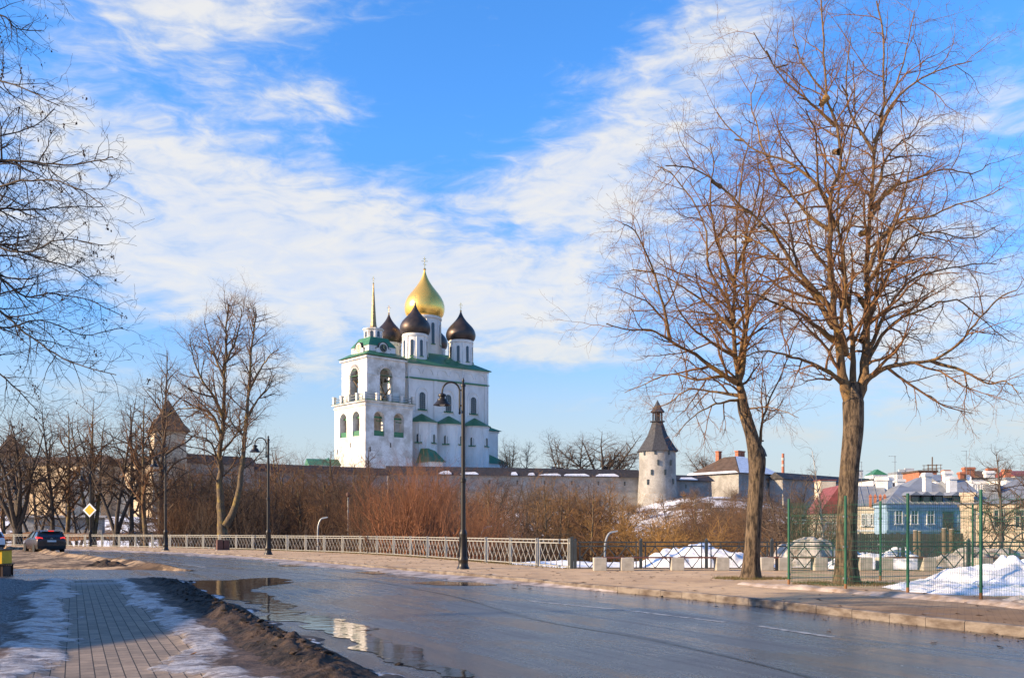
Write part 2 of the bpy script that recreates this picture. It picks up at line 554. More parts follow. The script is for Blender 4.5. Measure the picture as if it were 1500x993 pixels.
def smooth_curve(pts, step):
    """Catmull-Rom through pts, resampled about every step"""
    P = [Vector((p[0], p[1], 0)) for p in pts]
    P = [P[0] * 2 - P[1]] + P + [P[-1] * 2 - P[-2]]
    out = []
    for i in range(1, len(P) - 2):
        a, b, c, d = P[i - 1], P[i], P[i + 1], P[i + 2]
        n = max(2, int((c - b).length / step))
        for k in range(n):
            t = k / n
            out.append(0.5 * ((2 * b) + (c - a) * t + (2 * a - 5 * b + 4 * c - d) * t * t + (3 * b - a - 3 * c + d) * t ** 3))
    out.append(P[-2])
    return out


kerb_c = smooth_curve(KERB, 0.8)
rail_c = smooth_curve(RAIL, 0.5)
rail_xs = np.array([p[0] for p in RAIL])[::-1]
rail_ys = np.array([p[1] for p in RAIL])[::-1]


def terr(x, y):
    """height of the land outside the street"""
    x = np.asarray(x, float); y = np.asarray(y, float)
    yr = np.interp(x, np.r_[rail_xs, 4.0, 30, 60, 400], np.r_[rail_ys, 36.5, 37, 40, 40])
    e = (y - yr) * np.where(x < 2, 0.55, 1.0)
    z = -0.12 + 0 * x
    drop = sstep(e, 1.5, 26) * -6.0
    drop = drop * (1 - 0.62 * sstep(x, 22, 45))
    rise_c = sstep(y, 135, 232) * 12.0                   # bank under the fortress wall
    rise_l = sstep(y, 110, 180) * 10.0
    wl = sstep(x, -10, -60)
    rise = rise_c * (1 - wl) + rise_l * wl
    rise = rise * (1 - 0.55 * sstep(x, 48, 80))
    plate = sstep(y, 246, 272) * 10.0 * (1 - sstep(x, 18, 34))
    hill = sstep(y, 300, 900) * 6
    nz = fbm(x / 14.0, y / 14.0, 4, 5) * 2.0 * sstep(e, 2, 12) * (1 - .55 * sstep(y, 140, 190)) + fbm(x / 2.5, y / 2.5, 3, 8) * 0.35 * sstep(e, 0.5, 6) * (y < 260)
    return z + drop + rise + plate + hill + nz


def terr1(x, y):
    return float(terr(np.array([x]), np.array([y]))[0])


def asphalt_material():
    m, n, p = new_mat('wet_asphalt')
    tc = n.node('ShaderNodeTexCoord').outputs['Object']
    grain = n.noise(tc, 130, 2, 0.6)
    grain2 = n.noise(tc, 38, 3, 0.75)
    rot = n.mapping(tc, rot=(0, 0, R(-26)))
    big = n.noise(tc, 0.32, 6, 0.65, 0.5)
    lane = n.noise(n.mapping(rot, scale=(1.5, 0.07, 1)), 1.1, 4, 0.6)
    tyre = n.noise(n.mapping(rot, scale=(5.0, 0.10, 1)), 1.0, 5, 0.65)
    wet = n.ss(n.math('ADD', n.math('MULTIPLY', big, 0.7), n.math('MULTIPLY', lane, 0.45)), 0.48, 0.66)
    c = n.mix(n.ss(grain2, .36, .66), (0.006, 0.007, 0.010), (0.11, 0.115, 0.125))
    c = n.mix(n.math('MULTIPLY', wet, .6), c, (0.014, 0.015, 0.018))
    # drying salt, tyre tracks, sanded patches
    c = n.mix(n.math('MULTIPLY', n.ss(grain, 0.58, 0.70), 0.35), c, (0.28, 0.28, 0.28))
    c = n.mix(n.math('MULTIPLY', n.ss(tyre, 0.52, 0.66), 0.2), c, (0.10, 0.10, 0.10))
    c = n.mix(n.math('MULTIPLY', n.ss(n.noise(tc, 0.8, 7, 0.72), 0.56, 0.68), 0.35), c, (0.12, 0.10, 0.085))
    # coarse grit, fine cracks, old filled patches
    sp1 = n.noise(tc, 11, 4, 0.8)
    c = n.mix(n.math('MULTIPLY', n.ss(sp1, 0.60, 0.68), 0.7), c, (0.17, 0.16, 0.155))
    c = n.mix(n.math('MULTIPLY', n.ss(n.noise(n.mapping(tc, loc=(7, 3, 0)), 9, 4, 0.8), 0.62, 0.70), 0.8), c, (0.004, 0.004, 0.005))
    vo = n.node('ShaderNodeTexVoronoi', feature='DISTANCE_TO_EDGE')
    wv = n.node('ShaderNodeVectorMath', operation='ADD')
    n.l.new(tc, wv.inputs[0])
    nw = n.node('ShaderNodeTexNoise'); n.l.new(tc, nw.inputs['Vector']); nw.inputs['Scale'].default_value = 1.2; nw.inputs['Detail'].default_value = 5
    n.l.new(nw.outputs['Color'], wv.inputs[1])
    n.l.new(wv.outputs[0], vo.inputs['Vector'])
    vo.inputs['Scale'].default_value = 0.30
    crack = n.math('MULTIPLY', n.ss(vo.outputs[0], 0.008, 0.002), n.ss(big, 0.45, 0.6))
    c = n.mix(n.math('MULTIPLY', crack, 0.85), c, (0.004, 0.004, 0.005))
    n.l.new(c, p.inputs['Base Color'])
    rg = n.mapr(wet, 0, 1, 0.34, 0.08)
    rg = n.math('ADD', rg, n.math('MULTIPLY', n.math('SUBTRACT', sp1, 0.5), 0.35))
    # film of meltwater lying along the right-hand kerb
    sp = n.node('ShaderNodeSeparateXYZ')
    n.l.new(tc, sp.inputs[0])
    kd = n.math('ADD', n.math('MULTIPLY', n.math('SUBTRACT', sp.outputs[0], 4.9), -0.9), n.math('MULTIPLY', n.math('SUBTRACT', sp.outputs[1], 17.2), -0.435))
    kd = n.math('ADD', kd, n.math('MULTIPLY', n.math('SUBTRACT', n.noise(tc, 0.9, 5, 0.65), 0.5), 2.4))
    film = n.math('MULTIPLY', n.ss(kd, 2.6, 1.1), n.ss(sp.outputs[1], 30, 22))
    rg = n.math('MULTIPLY', rg, n.math('SUBTRACT', 1.0, n.math('MULTIPLY', film, 0.6)))
    rg = n.math('ADD', rg, n.math('MULTIPLY', n.ss(tyre, 0.45, 0.62), 0.12))
    rg = n.math('ADD', rg, n.math('MULTIPLY', n.math('SUBTRACT', grain2, 0.5), 0.25))
    n.l.new(n.math('MAXIMUM', rg, 0.07), p.inputs['Roughness'])
    p.inputs['Specular IOR Level'].default_value = 0.65
    b = n.node('ShaderNodeBump')
    b.inputs['Strength'].default_value = 0.6
    b.inputs['Distance'].default_value = 0.012
    n.l.new(n.math('ADD', grain2, n.math('MULTIPLY', grain, 0.35)), b.inputs['Height'])
    n.l.new(b.outputs[0], p.inputs['Normal'])
    return m


def terrain_material():
    m, n, p = new_mat('winter_ground')
    geo = n.node('ShaderNodeNewGeometry')
    pos = geo.outputs['Position']
    sp = n.node('ShaderNodeSeparateXYZ')
    n.l.new(pos, sp.inputs[0])
    a = n.noise(pos, 0.10, 6, 0.62)
    b2 = n.noise(pos, 0.7, 6, 0.68)
    s = n.math('ADD', n.math('MULTIPLY', a, 0.65), n.math('MULTIPLY', b2, 0.45))
    # snow lies thicker by the promenade and under the walls
    near = n.ss(sp.outputs[1], 75, 45)
    right = n.ss(sp.outputs[0], -6, 3)
    walls = n.ss(sp.outputs[1], 170, 205)
    s = n.math('ADD', s, n.math('MULTIPLY', n.math('MULTIPLY', near, right), 0.17))
    s = n.math('ADD', s, n.math('MULTIPLY', walls, 0.06))
    s = n.math('SUBTRACT', s, n.math('MULTIPLY', n.math('MULTIPLY', n.ss(sp.outputs[0], 30, 42), n.ss(sp.outputs[1], 140, 170)), 0.07))
    f = n.ss(s, 0.52, 0.60)
    g = n.mix(n.noise(pos, 3.0, 5, 0.7), (0.055, 0.038, 0.024), (0.16, 0.105, 0.058))
    c = n.mix(f, g, (0.78, 0.79, 0.82))
    n.l.new(c, p.inputs['Base Color'])
    p.inputs['Roughness'].default_value = 0.9
    bp = n.node('ShaderNodeBump')
    bp.inputs['Strength'].default_value = 0.6
    bp.inputs['Distance'].default_value = 0.12
    n.l.new(b2, bp.inputs['Height'])
    n.l.new(bp.outputs[0], p.inputs['Normal'])
    return m


def promenade_material():
    m, n, p = new_mat('promenade_paving')
    tc = n.node('ShaderNodeTexCoord').outputs['Object']
    a = n.noise(tc, 0.35, 6, 0.65)
    b2 = n.noise(tc, 2.2, 6, 0.7)
    fine = n.noise(tc, 40, 3, 0.7)
    c = n.mix(n.ss(a, 0.36, 0.66), (0.64, 0.45, 0.27), (0.47, 0.32, 0.19))
    c = n.mix(n.math('MULTIPLY', n.ss(b2, 0.48, 0.68), 0.6), c, (0.20, 0.135, 0.09))
    c = n.mix(n.math('MULTIPLY', n.ss(n.noise(tc, 1.1, 6, 0.72), 0.60, 0.70), 0.7), c, (0.55, 0.52, 0.50))
    c = n.mix(n.math('MULTIPLY', fine, 0.3), c, (0.14, 0.095, 0.06))
    br = n.node('ShaderNodeTexBrick')
    n.l.new(n.mapping(tc, rot=(0, 0, R(25))), br.inputs['Vector'])
    br.inputs['Scale'].default_value = 1
    br.inputs['Brick Width'].default_value = 0.2
    br.inputs['Row Height'].default_value = 0.1
    br.inputs['Mortar Size'].default_value = 0.006
    for s in ('Color1', 'Color2'): br.inputs[s].default_value = (1, 1, 1, 1)
    br.inputs['Mortar'].default_value = (0.45, 0.42, 0.4, 1)
    c = n.mix(0.6, c, n.mix(1.0, c, br.outputs[0], 'MULTIPLY'))
    # cast shade put into the paving colour towards the near end
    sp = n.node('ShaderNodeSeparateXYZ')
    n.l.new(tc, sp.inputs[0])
    cast_shade = n.ss(n.math('ADD', sp.outputs[1], n.math('MULTIPLY', n.math('SUBTRACT', n.noise(tc, 0.45, 5, 0.65), 0.5), 9)), 19.5, 15.5)
    c = n.mix(n.math('MULTIPLY', cast_shade, 0.8), c, n.mix(1.0, c, (0.36, 0.32, 0.30), 'MULTIPLY'))
    n.l.new(c, p.inputs['Base Color'])
    n.l.new(n.mapr(b2, 0.35, 0.65, 0.95, 0.7), p.inputs['Roughness'])
    p.inputs['Specular IOR Level'].default_value = 0.12
    bp = n.node('ShaderNodeBump')
    bp.inputs['Strength'].default_value = 0.5
    bp.inputs['Distance'].default_value = 0.03
    n.l.new(n.math('ADD', b2, n.math('MULTIPLY', fine, 0.4)), bp.inputs['Height'])
    n.l.new(bp.outputs[0], p.inputs['Normal'])
    return m


def verge_material():
    """pavement on the near left; object axes: X across (0 = middle of the clear pavers), Y along"""
    m, n, p = new_mat('icy_brick_pavement')
    tc = n.node('ShaderNodeTexCoord').outputs['Object']
    sp = n.node('ShaderNodeSeparateXYZ')
    n.l.new(tc, sp.inputs[0])
    t, s = sp.outputs[0], sp.outputs[1]
    e1 = n.noise(tc, 1.5, 7, 0.66)
    e2 = n.noise(n.mapping(tc, loc=(9, 4, 0)), 6.0, 6, 0.7)
    wob = n.math('ADD', n.math('MULTIPLY', n.math('SUBTRACT', e1, 0.5), 2.3), n.math('MULTIPLY', n.math('SUBTRACT', e2, 0.5), 0.5))
    at_ = n.node('ShaderNodeAttribute', attribute_name='band')
    tw = n.math('ADD', at_.outputs['Fac'], n.math('MULTIPLY', n.math('SUBTRACT', e2, 0.5), 0.42))
    tw = n.math('ADD', tw, n.math('MULTIPLY', n.math('SUBTRACT', n.noise(n.mapping(tc, scale=(.6, 2.2, 1)), 9.0, 5, .7), 0.5), 0.30))
    # pavers
    mp = n.node('ShaderNodeCombineXYZ')
    n.l.new(s, mp.inputs[0])
    n.l.new(t, mp.inputs[1])
    br = n.node('ShaderNodeTexBrick')
    n.l.new(mp.outputs[0], br.inputs['Vector'])
    br.offset = 0.5
    br.inputs['Scale'].default_value = 1
    br.inputs['Brick Width'].default_value = 0.215
    br.inputs['Row Height'].default_value = 0.128
    br.inputs['Mortar Size'].default_value = 0.0055
    br.inputs['Mortar Smooth'].default_value = 0.2
    br.inputs['Color1'].default_value = (0.28, 0.215, 0.16, 1)
    br.inputs['Color2'].default_value = (0.19, 0.15, 0.115, 1)
    br.inputs['Mortar'].default_value = (0.022, 0.018, 0.015, 1)
    pav = n.mix(n.math('MULTIPLY', n.ss(e2, 0.4, 0.7), 0.5), br.outputs[0], n.mix(1.0, br.outputs[0], (0.5, 0.47, 0.45), 'MULTIPLY'))
    # ice, thin dirty edges
    icen = n.noise(n.mapping(tc, scale=(0.7, 2.6, 1)), 3.2, 8, 0.75)
    ice = n.mix(n.ss(icen, 0.38, 0.62), (0.12, 0.088, 0.075), (0.47, 0.45, 0.455))
    ice = n.mix(n.math('MULTIPLY', n.ss(n.noise(tc, 17, 5, .75), .50, .66), .75), ice, (0.13, 0.10, 0.085))
    mudn = n.noise(tc, 5.0, 7, 0.72)
    mud = n.mix(n.ss(mudn, 0.35, 0.65), (0.036, 0.025, 0.020), (0.115, 0.076, 0.056))
    grn = n.noise(tc, 26, 4, 0.75)
    grav = n.mix(n.ss(grn, 0.40, 0.62), (0.030, 0.027, 0.026), (0.24, 0.225, 0.215))
    snowy = n.mix(n.ss(n.noise(tc, 8, 6, 0.75), 0.42, 0.62), grav, (0.55, 0.58, 0.63))
    # bands from left to right
    c = n.mix(n.ss(tw, -3.2, -2.6), snowy, grav)
    c = n.mix(n.ss(tw, -1.5, -1.25), c, mud)
    c = n.mix(n.ss(tw, -1.3, -1.05), c, ice)
    pm = n.math('MULTIPLY', n.ss(tw, -0.62, -0.52), n.ss(tw, 0.66, 0.56))
    far = n.ss(s, 19.0, 15.5)
    pm = n.math('MULTIPLY', pm, n.math('MAXIMUM', far, n.ss(n.math('ABSOLUTE', n.math('SUBTRACT', s, 18.3)), 0.9, 0.6)))
    c = n.mix(n.ss(tw, 0.95, 1.15), c, mud)
    c = n.mix(pm, c, pav)
    # patches of wet glaze on the right of the mud
    gl = n.math('MULTIPLY', n.ss(t, 1.8, 2.1), n.ss(n.noise(n.mapping(tc, scale=(1.3, 0.8, 1)), 1.7, 7, 0.66), 0.50, 0.56))
    c = n.mix(n.ss(t, 1.7, 1.95), c, n.mix(e2, (0.022, 0.020, 0.020), (0.07, 0.062, 0.058)))
    c = n.mix(n.math('MULTIPLY', gl, 0.75), c, (0.55, 0.58, 0.64))
    # the crossing at the far end: ice and grit
    cross = n.ss(s, 19.2, 20.2)
    c = n.mix(cross, c, n.mix(n.ss(n.noise(n.mapping(tc, scale=(0.5, 1.5, 1)), 1.4, 8, 0.7), 0.42, 0.6), (0.10, 0.08, 0.07), (0.58, 0.60, 0.64)))
    n.l.new(c, p.inputs['Base Color'])
    isice = n.math('MULTIPLY', n.math('MULTIPLY', n.ss(tw, -1.3, -1.05), n.ss(tw, 1.15, 0.95)), n.math('SUBTRACT', 1.0, pm))
    rg = n.mapr(isice, 0, 1, 0.72, 0.38)
    rg = n.math('SUBTRACT', rg, n.math('MULTIPLY', gl, 0.35), clamp=True)
    n.l.new(n.math('MAXIMUM', rg, 0.12), p.inputs['Roughness'])
    p.inputs['Specular IOR Level'].default_value = 0.25
    bp = n.node('ShaderNodeBump')
    bp.inputs['Strength'].default_value = 0.75
    bp.inputs['Distance'].default_value = 0.03
    hgt = n.math('ADD', n.math('MULTIPLY', icen, 0.8), n.math('MULTIPLY', grn, 0.8))
    hgt = n.math('MULTIPLY', hgt, n.math('SUBTRACT', 1.0, n.math('MULTIPLY', pm, 0.75)))
    hgt = n.math('ADD', hgt, n.math('MULTIPLY', n.math('MULTIPLY', br.outputs['Fac'], pm), -0.25))
    n.l.new(hgt, bp.inputs['Height'])
    n.l.new(bp.outputs[0], p.inputs['Normal'])
    return m


def mud_material():
    m, n, p = new_mat('black_mud')
    tc = n.node('ShaderNodeTexCoord').outputs['Object']
    a = n.noise(tc, 3.5, 7, 0.7)
    b2 = n.noise(tc, 22, 5, 0.7)
    c = n.mix(n.ss(a, 0.38, 0.62), (0.012, 0.010, 0.009), (0.070, 0.045, 0.031))
    c = n.mix(n.math('MULTIPLY', n.ss(b2, 0.5, 0.75), 0.5), c, (0.16, 0.12, 0.10))
    n.l.new(c, p.inputs['Base Color'])
    p.inputs['Roughness'].default_value = 0.8
    p.inputs['Specular IOR Level'].default_value = 0.2
    bp = n.node('ShaderNodeBump')
    bp.inputs['Strength'].default_value = 0.9
    bp.inputs['Distance'].default_value = 0.04
    n.l.new(n.math('ADD', a, b2), bp.inputs['Height'])
    n.l.new(bp.outputs[0], p.inputs['Normal'])
    return m


M['asphalt'] = asphalt_material()
M['terrain'] = terrain_material()
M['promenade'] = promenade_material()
M['verge'] = verge_material()
M['mud'] = mud_material()
M['water'] = mat('puddle_water', (0.012, 0.011, 0.010), 0.02, var=0.0, spec=0.75)
M['water'].node_tree.nodes['Principled BSDF'].inputs['Roughness'].default_value = 0.05
_n = NT(M['water'].node_tree)
_tc = _n.node('ShaderNodeTexCoord').outputs['Object']
_b = _n.node('ShaderNodeBump'); _b.inputs['Strength'].default_value = 0.25; _b.inputs['Distance'].default_value = 0.02
_n.l.new(_n.noise(_n.mapping(_tc, scale=(1, 1.6, 1)), 2.6, 3, 0.5), _b.inputs['Height'])
_n.l.new(_b.outputs[0], _n.n['Principled BSDF'].inputs['Normal'])
for l_ in list(M['water'].node_tree.links):
    if l_.to_socket.name == 'Roughness': M['water'].node_tree.links.remove(l_)
M['grass'] = mat('dry_grass', (0.20, 0.13, 0.05), 0.9, var=0.5, scale=3, col2=(0.10, 0.11, 0.03))
M['hedge'] = mat('dry_hedge', (0.24, 0.115, 0.05), 0.9, var=0.5, scale=3)


def build_ground():
    # terrain, one sheet to the horizon
    xs = np.unique(np.concatenate([np.linspace(-2500, -150, 18), np.arange(-150, 150, 2.0), np.linspace(150, 2500, 18)]))
    ys = np.unique(np.concatenate([np.linspace(-600, -10, 8), np.arange(-10, 30, 4.0), np.arange(30, 290, 1.6), np.linspace(290, 3500, 22)]))
    X, Y = np.meshgrid(xs, ys)
    Z = terr(X, Y)
    # keep well below the street sheets
    o = grid_obj('terrain', X, Y, Z, M['terrain'])
    tag(o, kind='structure')
    # road
    left = smooth_curve([(-16, -6), (-20, 0), (-26, 12), (-30, 24), (-36, 34), (-42, 44), (-50, 58), (-66, 76), (-85, 92), (-110, 112)], 1.0)
    K = kerb_c
    n = len(K)
    mb = MB()
    vs = []
    for i, k in enumerate(K):
        l = left[int(i / (n - 1) * (len(left) - 1))]
        vs += [(k.x, k.y, 0), (l.x, l.y, 0)]
    mb.add(vs, [(2 * i, 2 * i + 2, 2 * i + 3, 2 * i + 1) for i in range(n - 1)])
    tag(mb.build('road', M['asphalt']), kind='structure')
    # kerb stones: one swept mesh with joints
    def offset(curve, d):
        out = []
        for i, q in enumerate(curve):
            t = (curve[min(i + 1, len(curve) - 1)] - curve[max(i - 1, 0)]).normalized()
            out.append(q + Vector((t.y, -t.x, 0)) * d)          # to the right of travel
        return out
    # travel runs from near right to far left, so the pavement is on its right
    inner = offset(kerb_c, 0.16)
    fine = kerb_c
    mb = MB()
    rr = random.Random(4)
    for i in range(len(fine) - 1):
        a, b = fine[i], fine[i + 1]
        ia, ib = inner[i], inner[i + 1]
        g = 0.006
        a2, b2 = a.lerp(b, g), b.lerp(a, g)
        ia2, ib2 = ia.lerp(ib, g), ib.lerp(ia, g)
        h = 0.135 + rr.uniform(-0.008, 0.008)
        c = 0.02
        vs = [(a2.x, a2.y, -0.05), (b2.x, b2.y, -0.05), (b2.x, b2.y, h - c), (a2.x, a2.y, h - c)]
        a3, b3 = a2.lerp(ia2, 0.12), b2.lerp(ib2, 0.12)
        vs += [(b3.x, b3.y, h), (a3.x, a3.y, h), (ib2.x, ib2.y, h), (ia2.x, ia2.y, h), (ib2.x, ib2.y, -0.05), (ia2.x, ia2.y, -0.05)]
        mb.add(vs, [(0, 1, 2, 3), (3, 2, 4, 5), (5, 4, 6, 7), (7, 6, 8, 9), (0, 3, 5, 7, 9), (1, 8, 6, 4, 2)])
    tag(mb.build('kerb', M['kerb']), kind='structure')
    # promenade between the kerb and the railing
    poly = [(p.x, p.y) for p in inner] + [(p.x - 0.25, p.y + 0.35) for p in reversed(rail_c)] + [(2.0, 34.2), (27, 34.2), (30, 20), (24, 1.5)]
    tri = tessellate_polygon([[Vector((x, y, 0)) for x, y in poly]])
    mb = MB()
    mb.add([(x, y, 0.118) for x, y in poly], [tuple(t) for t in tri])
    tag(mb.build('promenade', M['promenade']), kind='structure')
    # lane lines
    def stripe(pts, w, name='road_marking'):
        mb = MB()
        P = [Vector((p[0], p[1], 0)) for p in pts]
        vs = []
        for i, q in enumerate(P):
            t = (P[min(i + 1, len(P) - 1)] - P[max(i - 1, 0)]).normalized()
            s = Vector((-t.y, t.x, 0)) * w / 2
            vs += [(q.x - s.x, q.y - s.y, 0.004), (q.x + s.x, q.y + s.y, 0.004)]
        mb.add(vs, [(2 * i, 2 * i + 1, 2 * i + 3, 2 * i + 2) for i in range(len(P) - 1)])
        return mb
    def at(u, v):
        g = GX(u, v)
        return (g.x, g.y)
    mk = MB()
    for seg in ([(775, 880), (920, 894), (1062, 911)], [(1112, 917), (1220, 933)], [(235, 823), (270, 826.5), (302, 831)], [(352, 826), (420, 829.5), (470, 832)], [(560, 839), (640, 848), (690, 855)], [(150, 815), (185, 818)]):
        q = stripe([at(*p) for p in seg], 0.11)
        mk.add(q.v, q.f)
    tag(mk.build('road_marking', M['paint_line']), kind='structure')
    # tar joint along the middle
    tj = stripe([(q.x, q.y) for q in smooth_curve([at(300, 830), at(480, 843), at(640, 868), at(780, 906), at(960, 938), at(1180, 990), at(1330, 1045)], 0.5)], 0.05)
    tag(tj.build('road_joint', mat('tar', (0.012, 0.012, 0.013), 0.35, var=0.3, scale=8)), kind='structure')
    # puddles: real water sheets with ragged shores
    def puddle(outline, name='puddle', rag=0.35, seed=1, z=0.008):
        rr = random.Random(seed)
        pts = [Vector((*at(*p), 0)) for p in outline]
        out = []
        n = len(pts)
        for i in range(n):
            a, b = pts[i], pts[(i + 1) % n]
            L = (b - a).length
            k = max(2, int(L / 0.10))
            nn = Vector((-(b - a).y, (b - a).x, 0)).normalized()
            for j in range(k):
                q = a.lerp(b, j / k)
                w = math.sin(PI * j / k)
                q = q + nn * (float(fbm(np.array([q.x * 1.3]), np.array([q.y * 1.3]), 4, seed)[0]) * rag * 1.9 * (0.4 + 0.6 * w) + float(fbm(np.array([q.x * 6]), np.array([q.y * 6]), 3, seed + 9)[0]) * rag * .45)
                out.append((q.x, q.y))
        tri = tessellate_polygon([[Vector((x, y, 0)) for x, y in out]])
        mb = MB()
        mb.add([(x, y, z) for x, y in out], [tuple(t) for t in tri])
        tag(mb.build(name, M['water']), kind='structure')
    puddle([(238, 851), (330, 850), (400, 846), (430, 849), (405, 856), (372, 862), (390, 872), (440, 886), (432, 893), (520, 915), (580, 938), (640, 966), (690, 992), (640, 992), (560, 962), (490, 930), (440, 912), (390, 911), (385, 902), (400, 890), (350, 880), (300, 868)], rag=0.5, seed=3)
    puddle([(600, 853.5), (640, 851), (700, 853), (730, 857), (690, 857.5), (640, 857)], seed=5, rag=0.2)
    puddle([(405, 828), (440, 826), (455, 828.5), (420, 830)], seed=6, rag=0.15)
    puddle([(180, 808), (210, 807), (226, 809), (200, 810)], seed=7, rag=0.1)
    puddle([(520, 838), (560, 836.5), (575, 839), (545, 841)], seed=9, rag=0.15)
    # dirt and grit lying in the gutter along the kerb
    rr = np.random.RandomState(3)
    mb = MB()
    for _ in range(2600):
        i = rr.randint(0, len(kerb_c) - 12)
        a, b = kerb_c[i], kerb_c[i + 1]
        q = a.lerp(b, rr.rand())
        t = (b - a).normalized()
        left_n = Vector((-t.y, t.x, 0))
        d = abs(rr.randn()) * 0.35 + 0.03 if q.y < 40 else abs(rr.randn()) * 0.8
        q = q + left_n * d
        s = 0.006 + 0.016 * rr.rand() ** 3
        h = s * rr.uniform(.5, 1)
        a_ = rr.rand() * 6.28
        vs = [(q.x + s * math.cos(a_ + k * 2.1), q.y + s * math.sin(a_ + k * 2.1), 0.001) for k in range(3)] + [(q.x, q.y, h)]
        mb.add(vs, [(0, 1, 3), (1, 2, 3), (2, 0, 3), (0, 2, 1)])
    tag(mb.build('grit', M['mud']), kind='stuff')
    # fallen leaves, twigs and sand lumps on the promenade and the road edge
    mb = MB()
    for _ in range(1500):
        i = rr.randint(4, len(kerb_c) - 14)
        a, b = kerb_c[i], kerb_c[i + 1]
        q = a.lerp(b, rr.rand())
        t = (b - a).normalized()
        off = rr.uniform(.2, 6.5) if rr.rand() < .75 else -abs(rr.randn()) * .8
        q = q + Vector((t.y, -t.x, 0)) * off
        z = .122 if off > 0 else .006
        s = rr.uniform(.012, .045); a_ = rr.rand() * 6.28; l = rr.uniform(1, 2.6)
        c_, s_ = math.cos(a_) * s, math.sin(a_) * s
        mb.add([(q.x - c_ * l, q.y - s_ * l, z), (q.x + s_, q.y - c_, z + s * .5), (q.x + c_ * l, q.y + s_ * l, z + .004), (q.x - s_, q.y + c_, z + s * .25)], [(0, 1, 2), (0, 2, 3)])
    tag(mb.build('leaf_litter', mat('litter_brown', (.10, .055, .025), .85, var=.6, scale=2, col2=(.03, .02, .014))), kind='stuff')
    # dirty ice in the gutter on the far stretch
    rows, cols = [], 10
    pts = [q for q in kerb_c if 21.5 < q.y < 78]
    X = np.zeros((len(pts), cols)); Y = X.copy(); Z = X.copy()
    for i, q in enumerate(pts):
        t = (pts[min(i + 1, len(pts) - 1)] - pts[max(0, i - 1)]).normalized()
        ln = Vector((-t.y, t.x, 0))
        w = 1.4 * float(sstep(q.y, 22, 30)) * (1.0 + 0.35 * math.sin(q.y * .5) + .2 * math.sin(q.y * 1.7)) + 0.1
        for j in range(cols):
            r = j / (cols - 1)
            X[i, j] = q.x + ln.x * (r * w - .02); Y[i, j] = q.y + ln.y * (r * w - .02)
            Z[i, j] = 0.07 * (1 - r) ** 1.5
    Z = Z + fbm(X * 1.8, Y * 1.8, 4, 2) * 0.09 - 0.012
    o = grid_obj('dirty_ice', X, Y, Z, mat('gutter_ice', (0.42, 0.36, 0.33), 0.6, var=0.5, scale=1.5, col2=(0.12, 0.085, 0.065), bump=0.6, bscale=9))
    tag(o, kind='stuff')


PATH_O = Vector((-3.70, 9.12, 0))
PATH_A = math.atan2(0.417, 0.909)      # local X = across, to the right


def path_pt(t, s, z=0):
    ca, sa = math.cos(PATH_A), math.sin(PATH_A)
    return Vector((PATH_O.x + t * ca - s * sa, PATH_O.y + t * sa + s * ca, z))


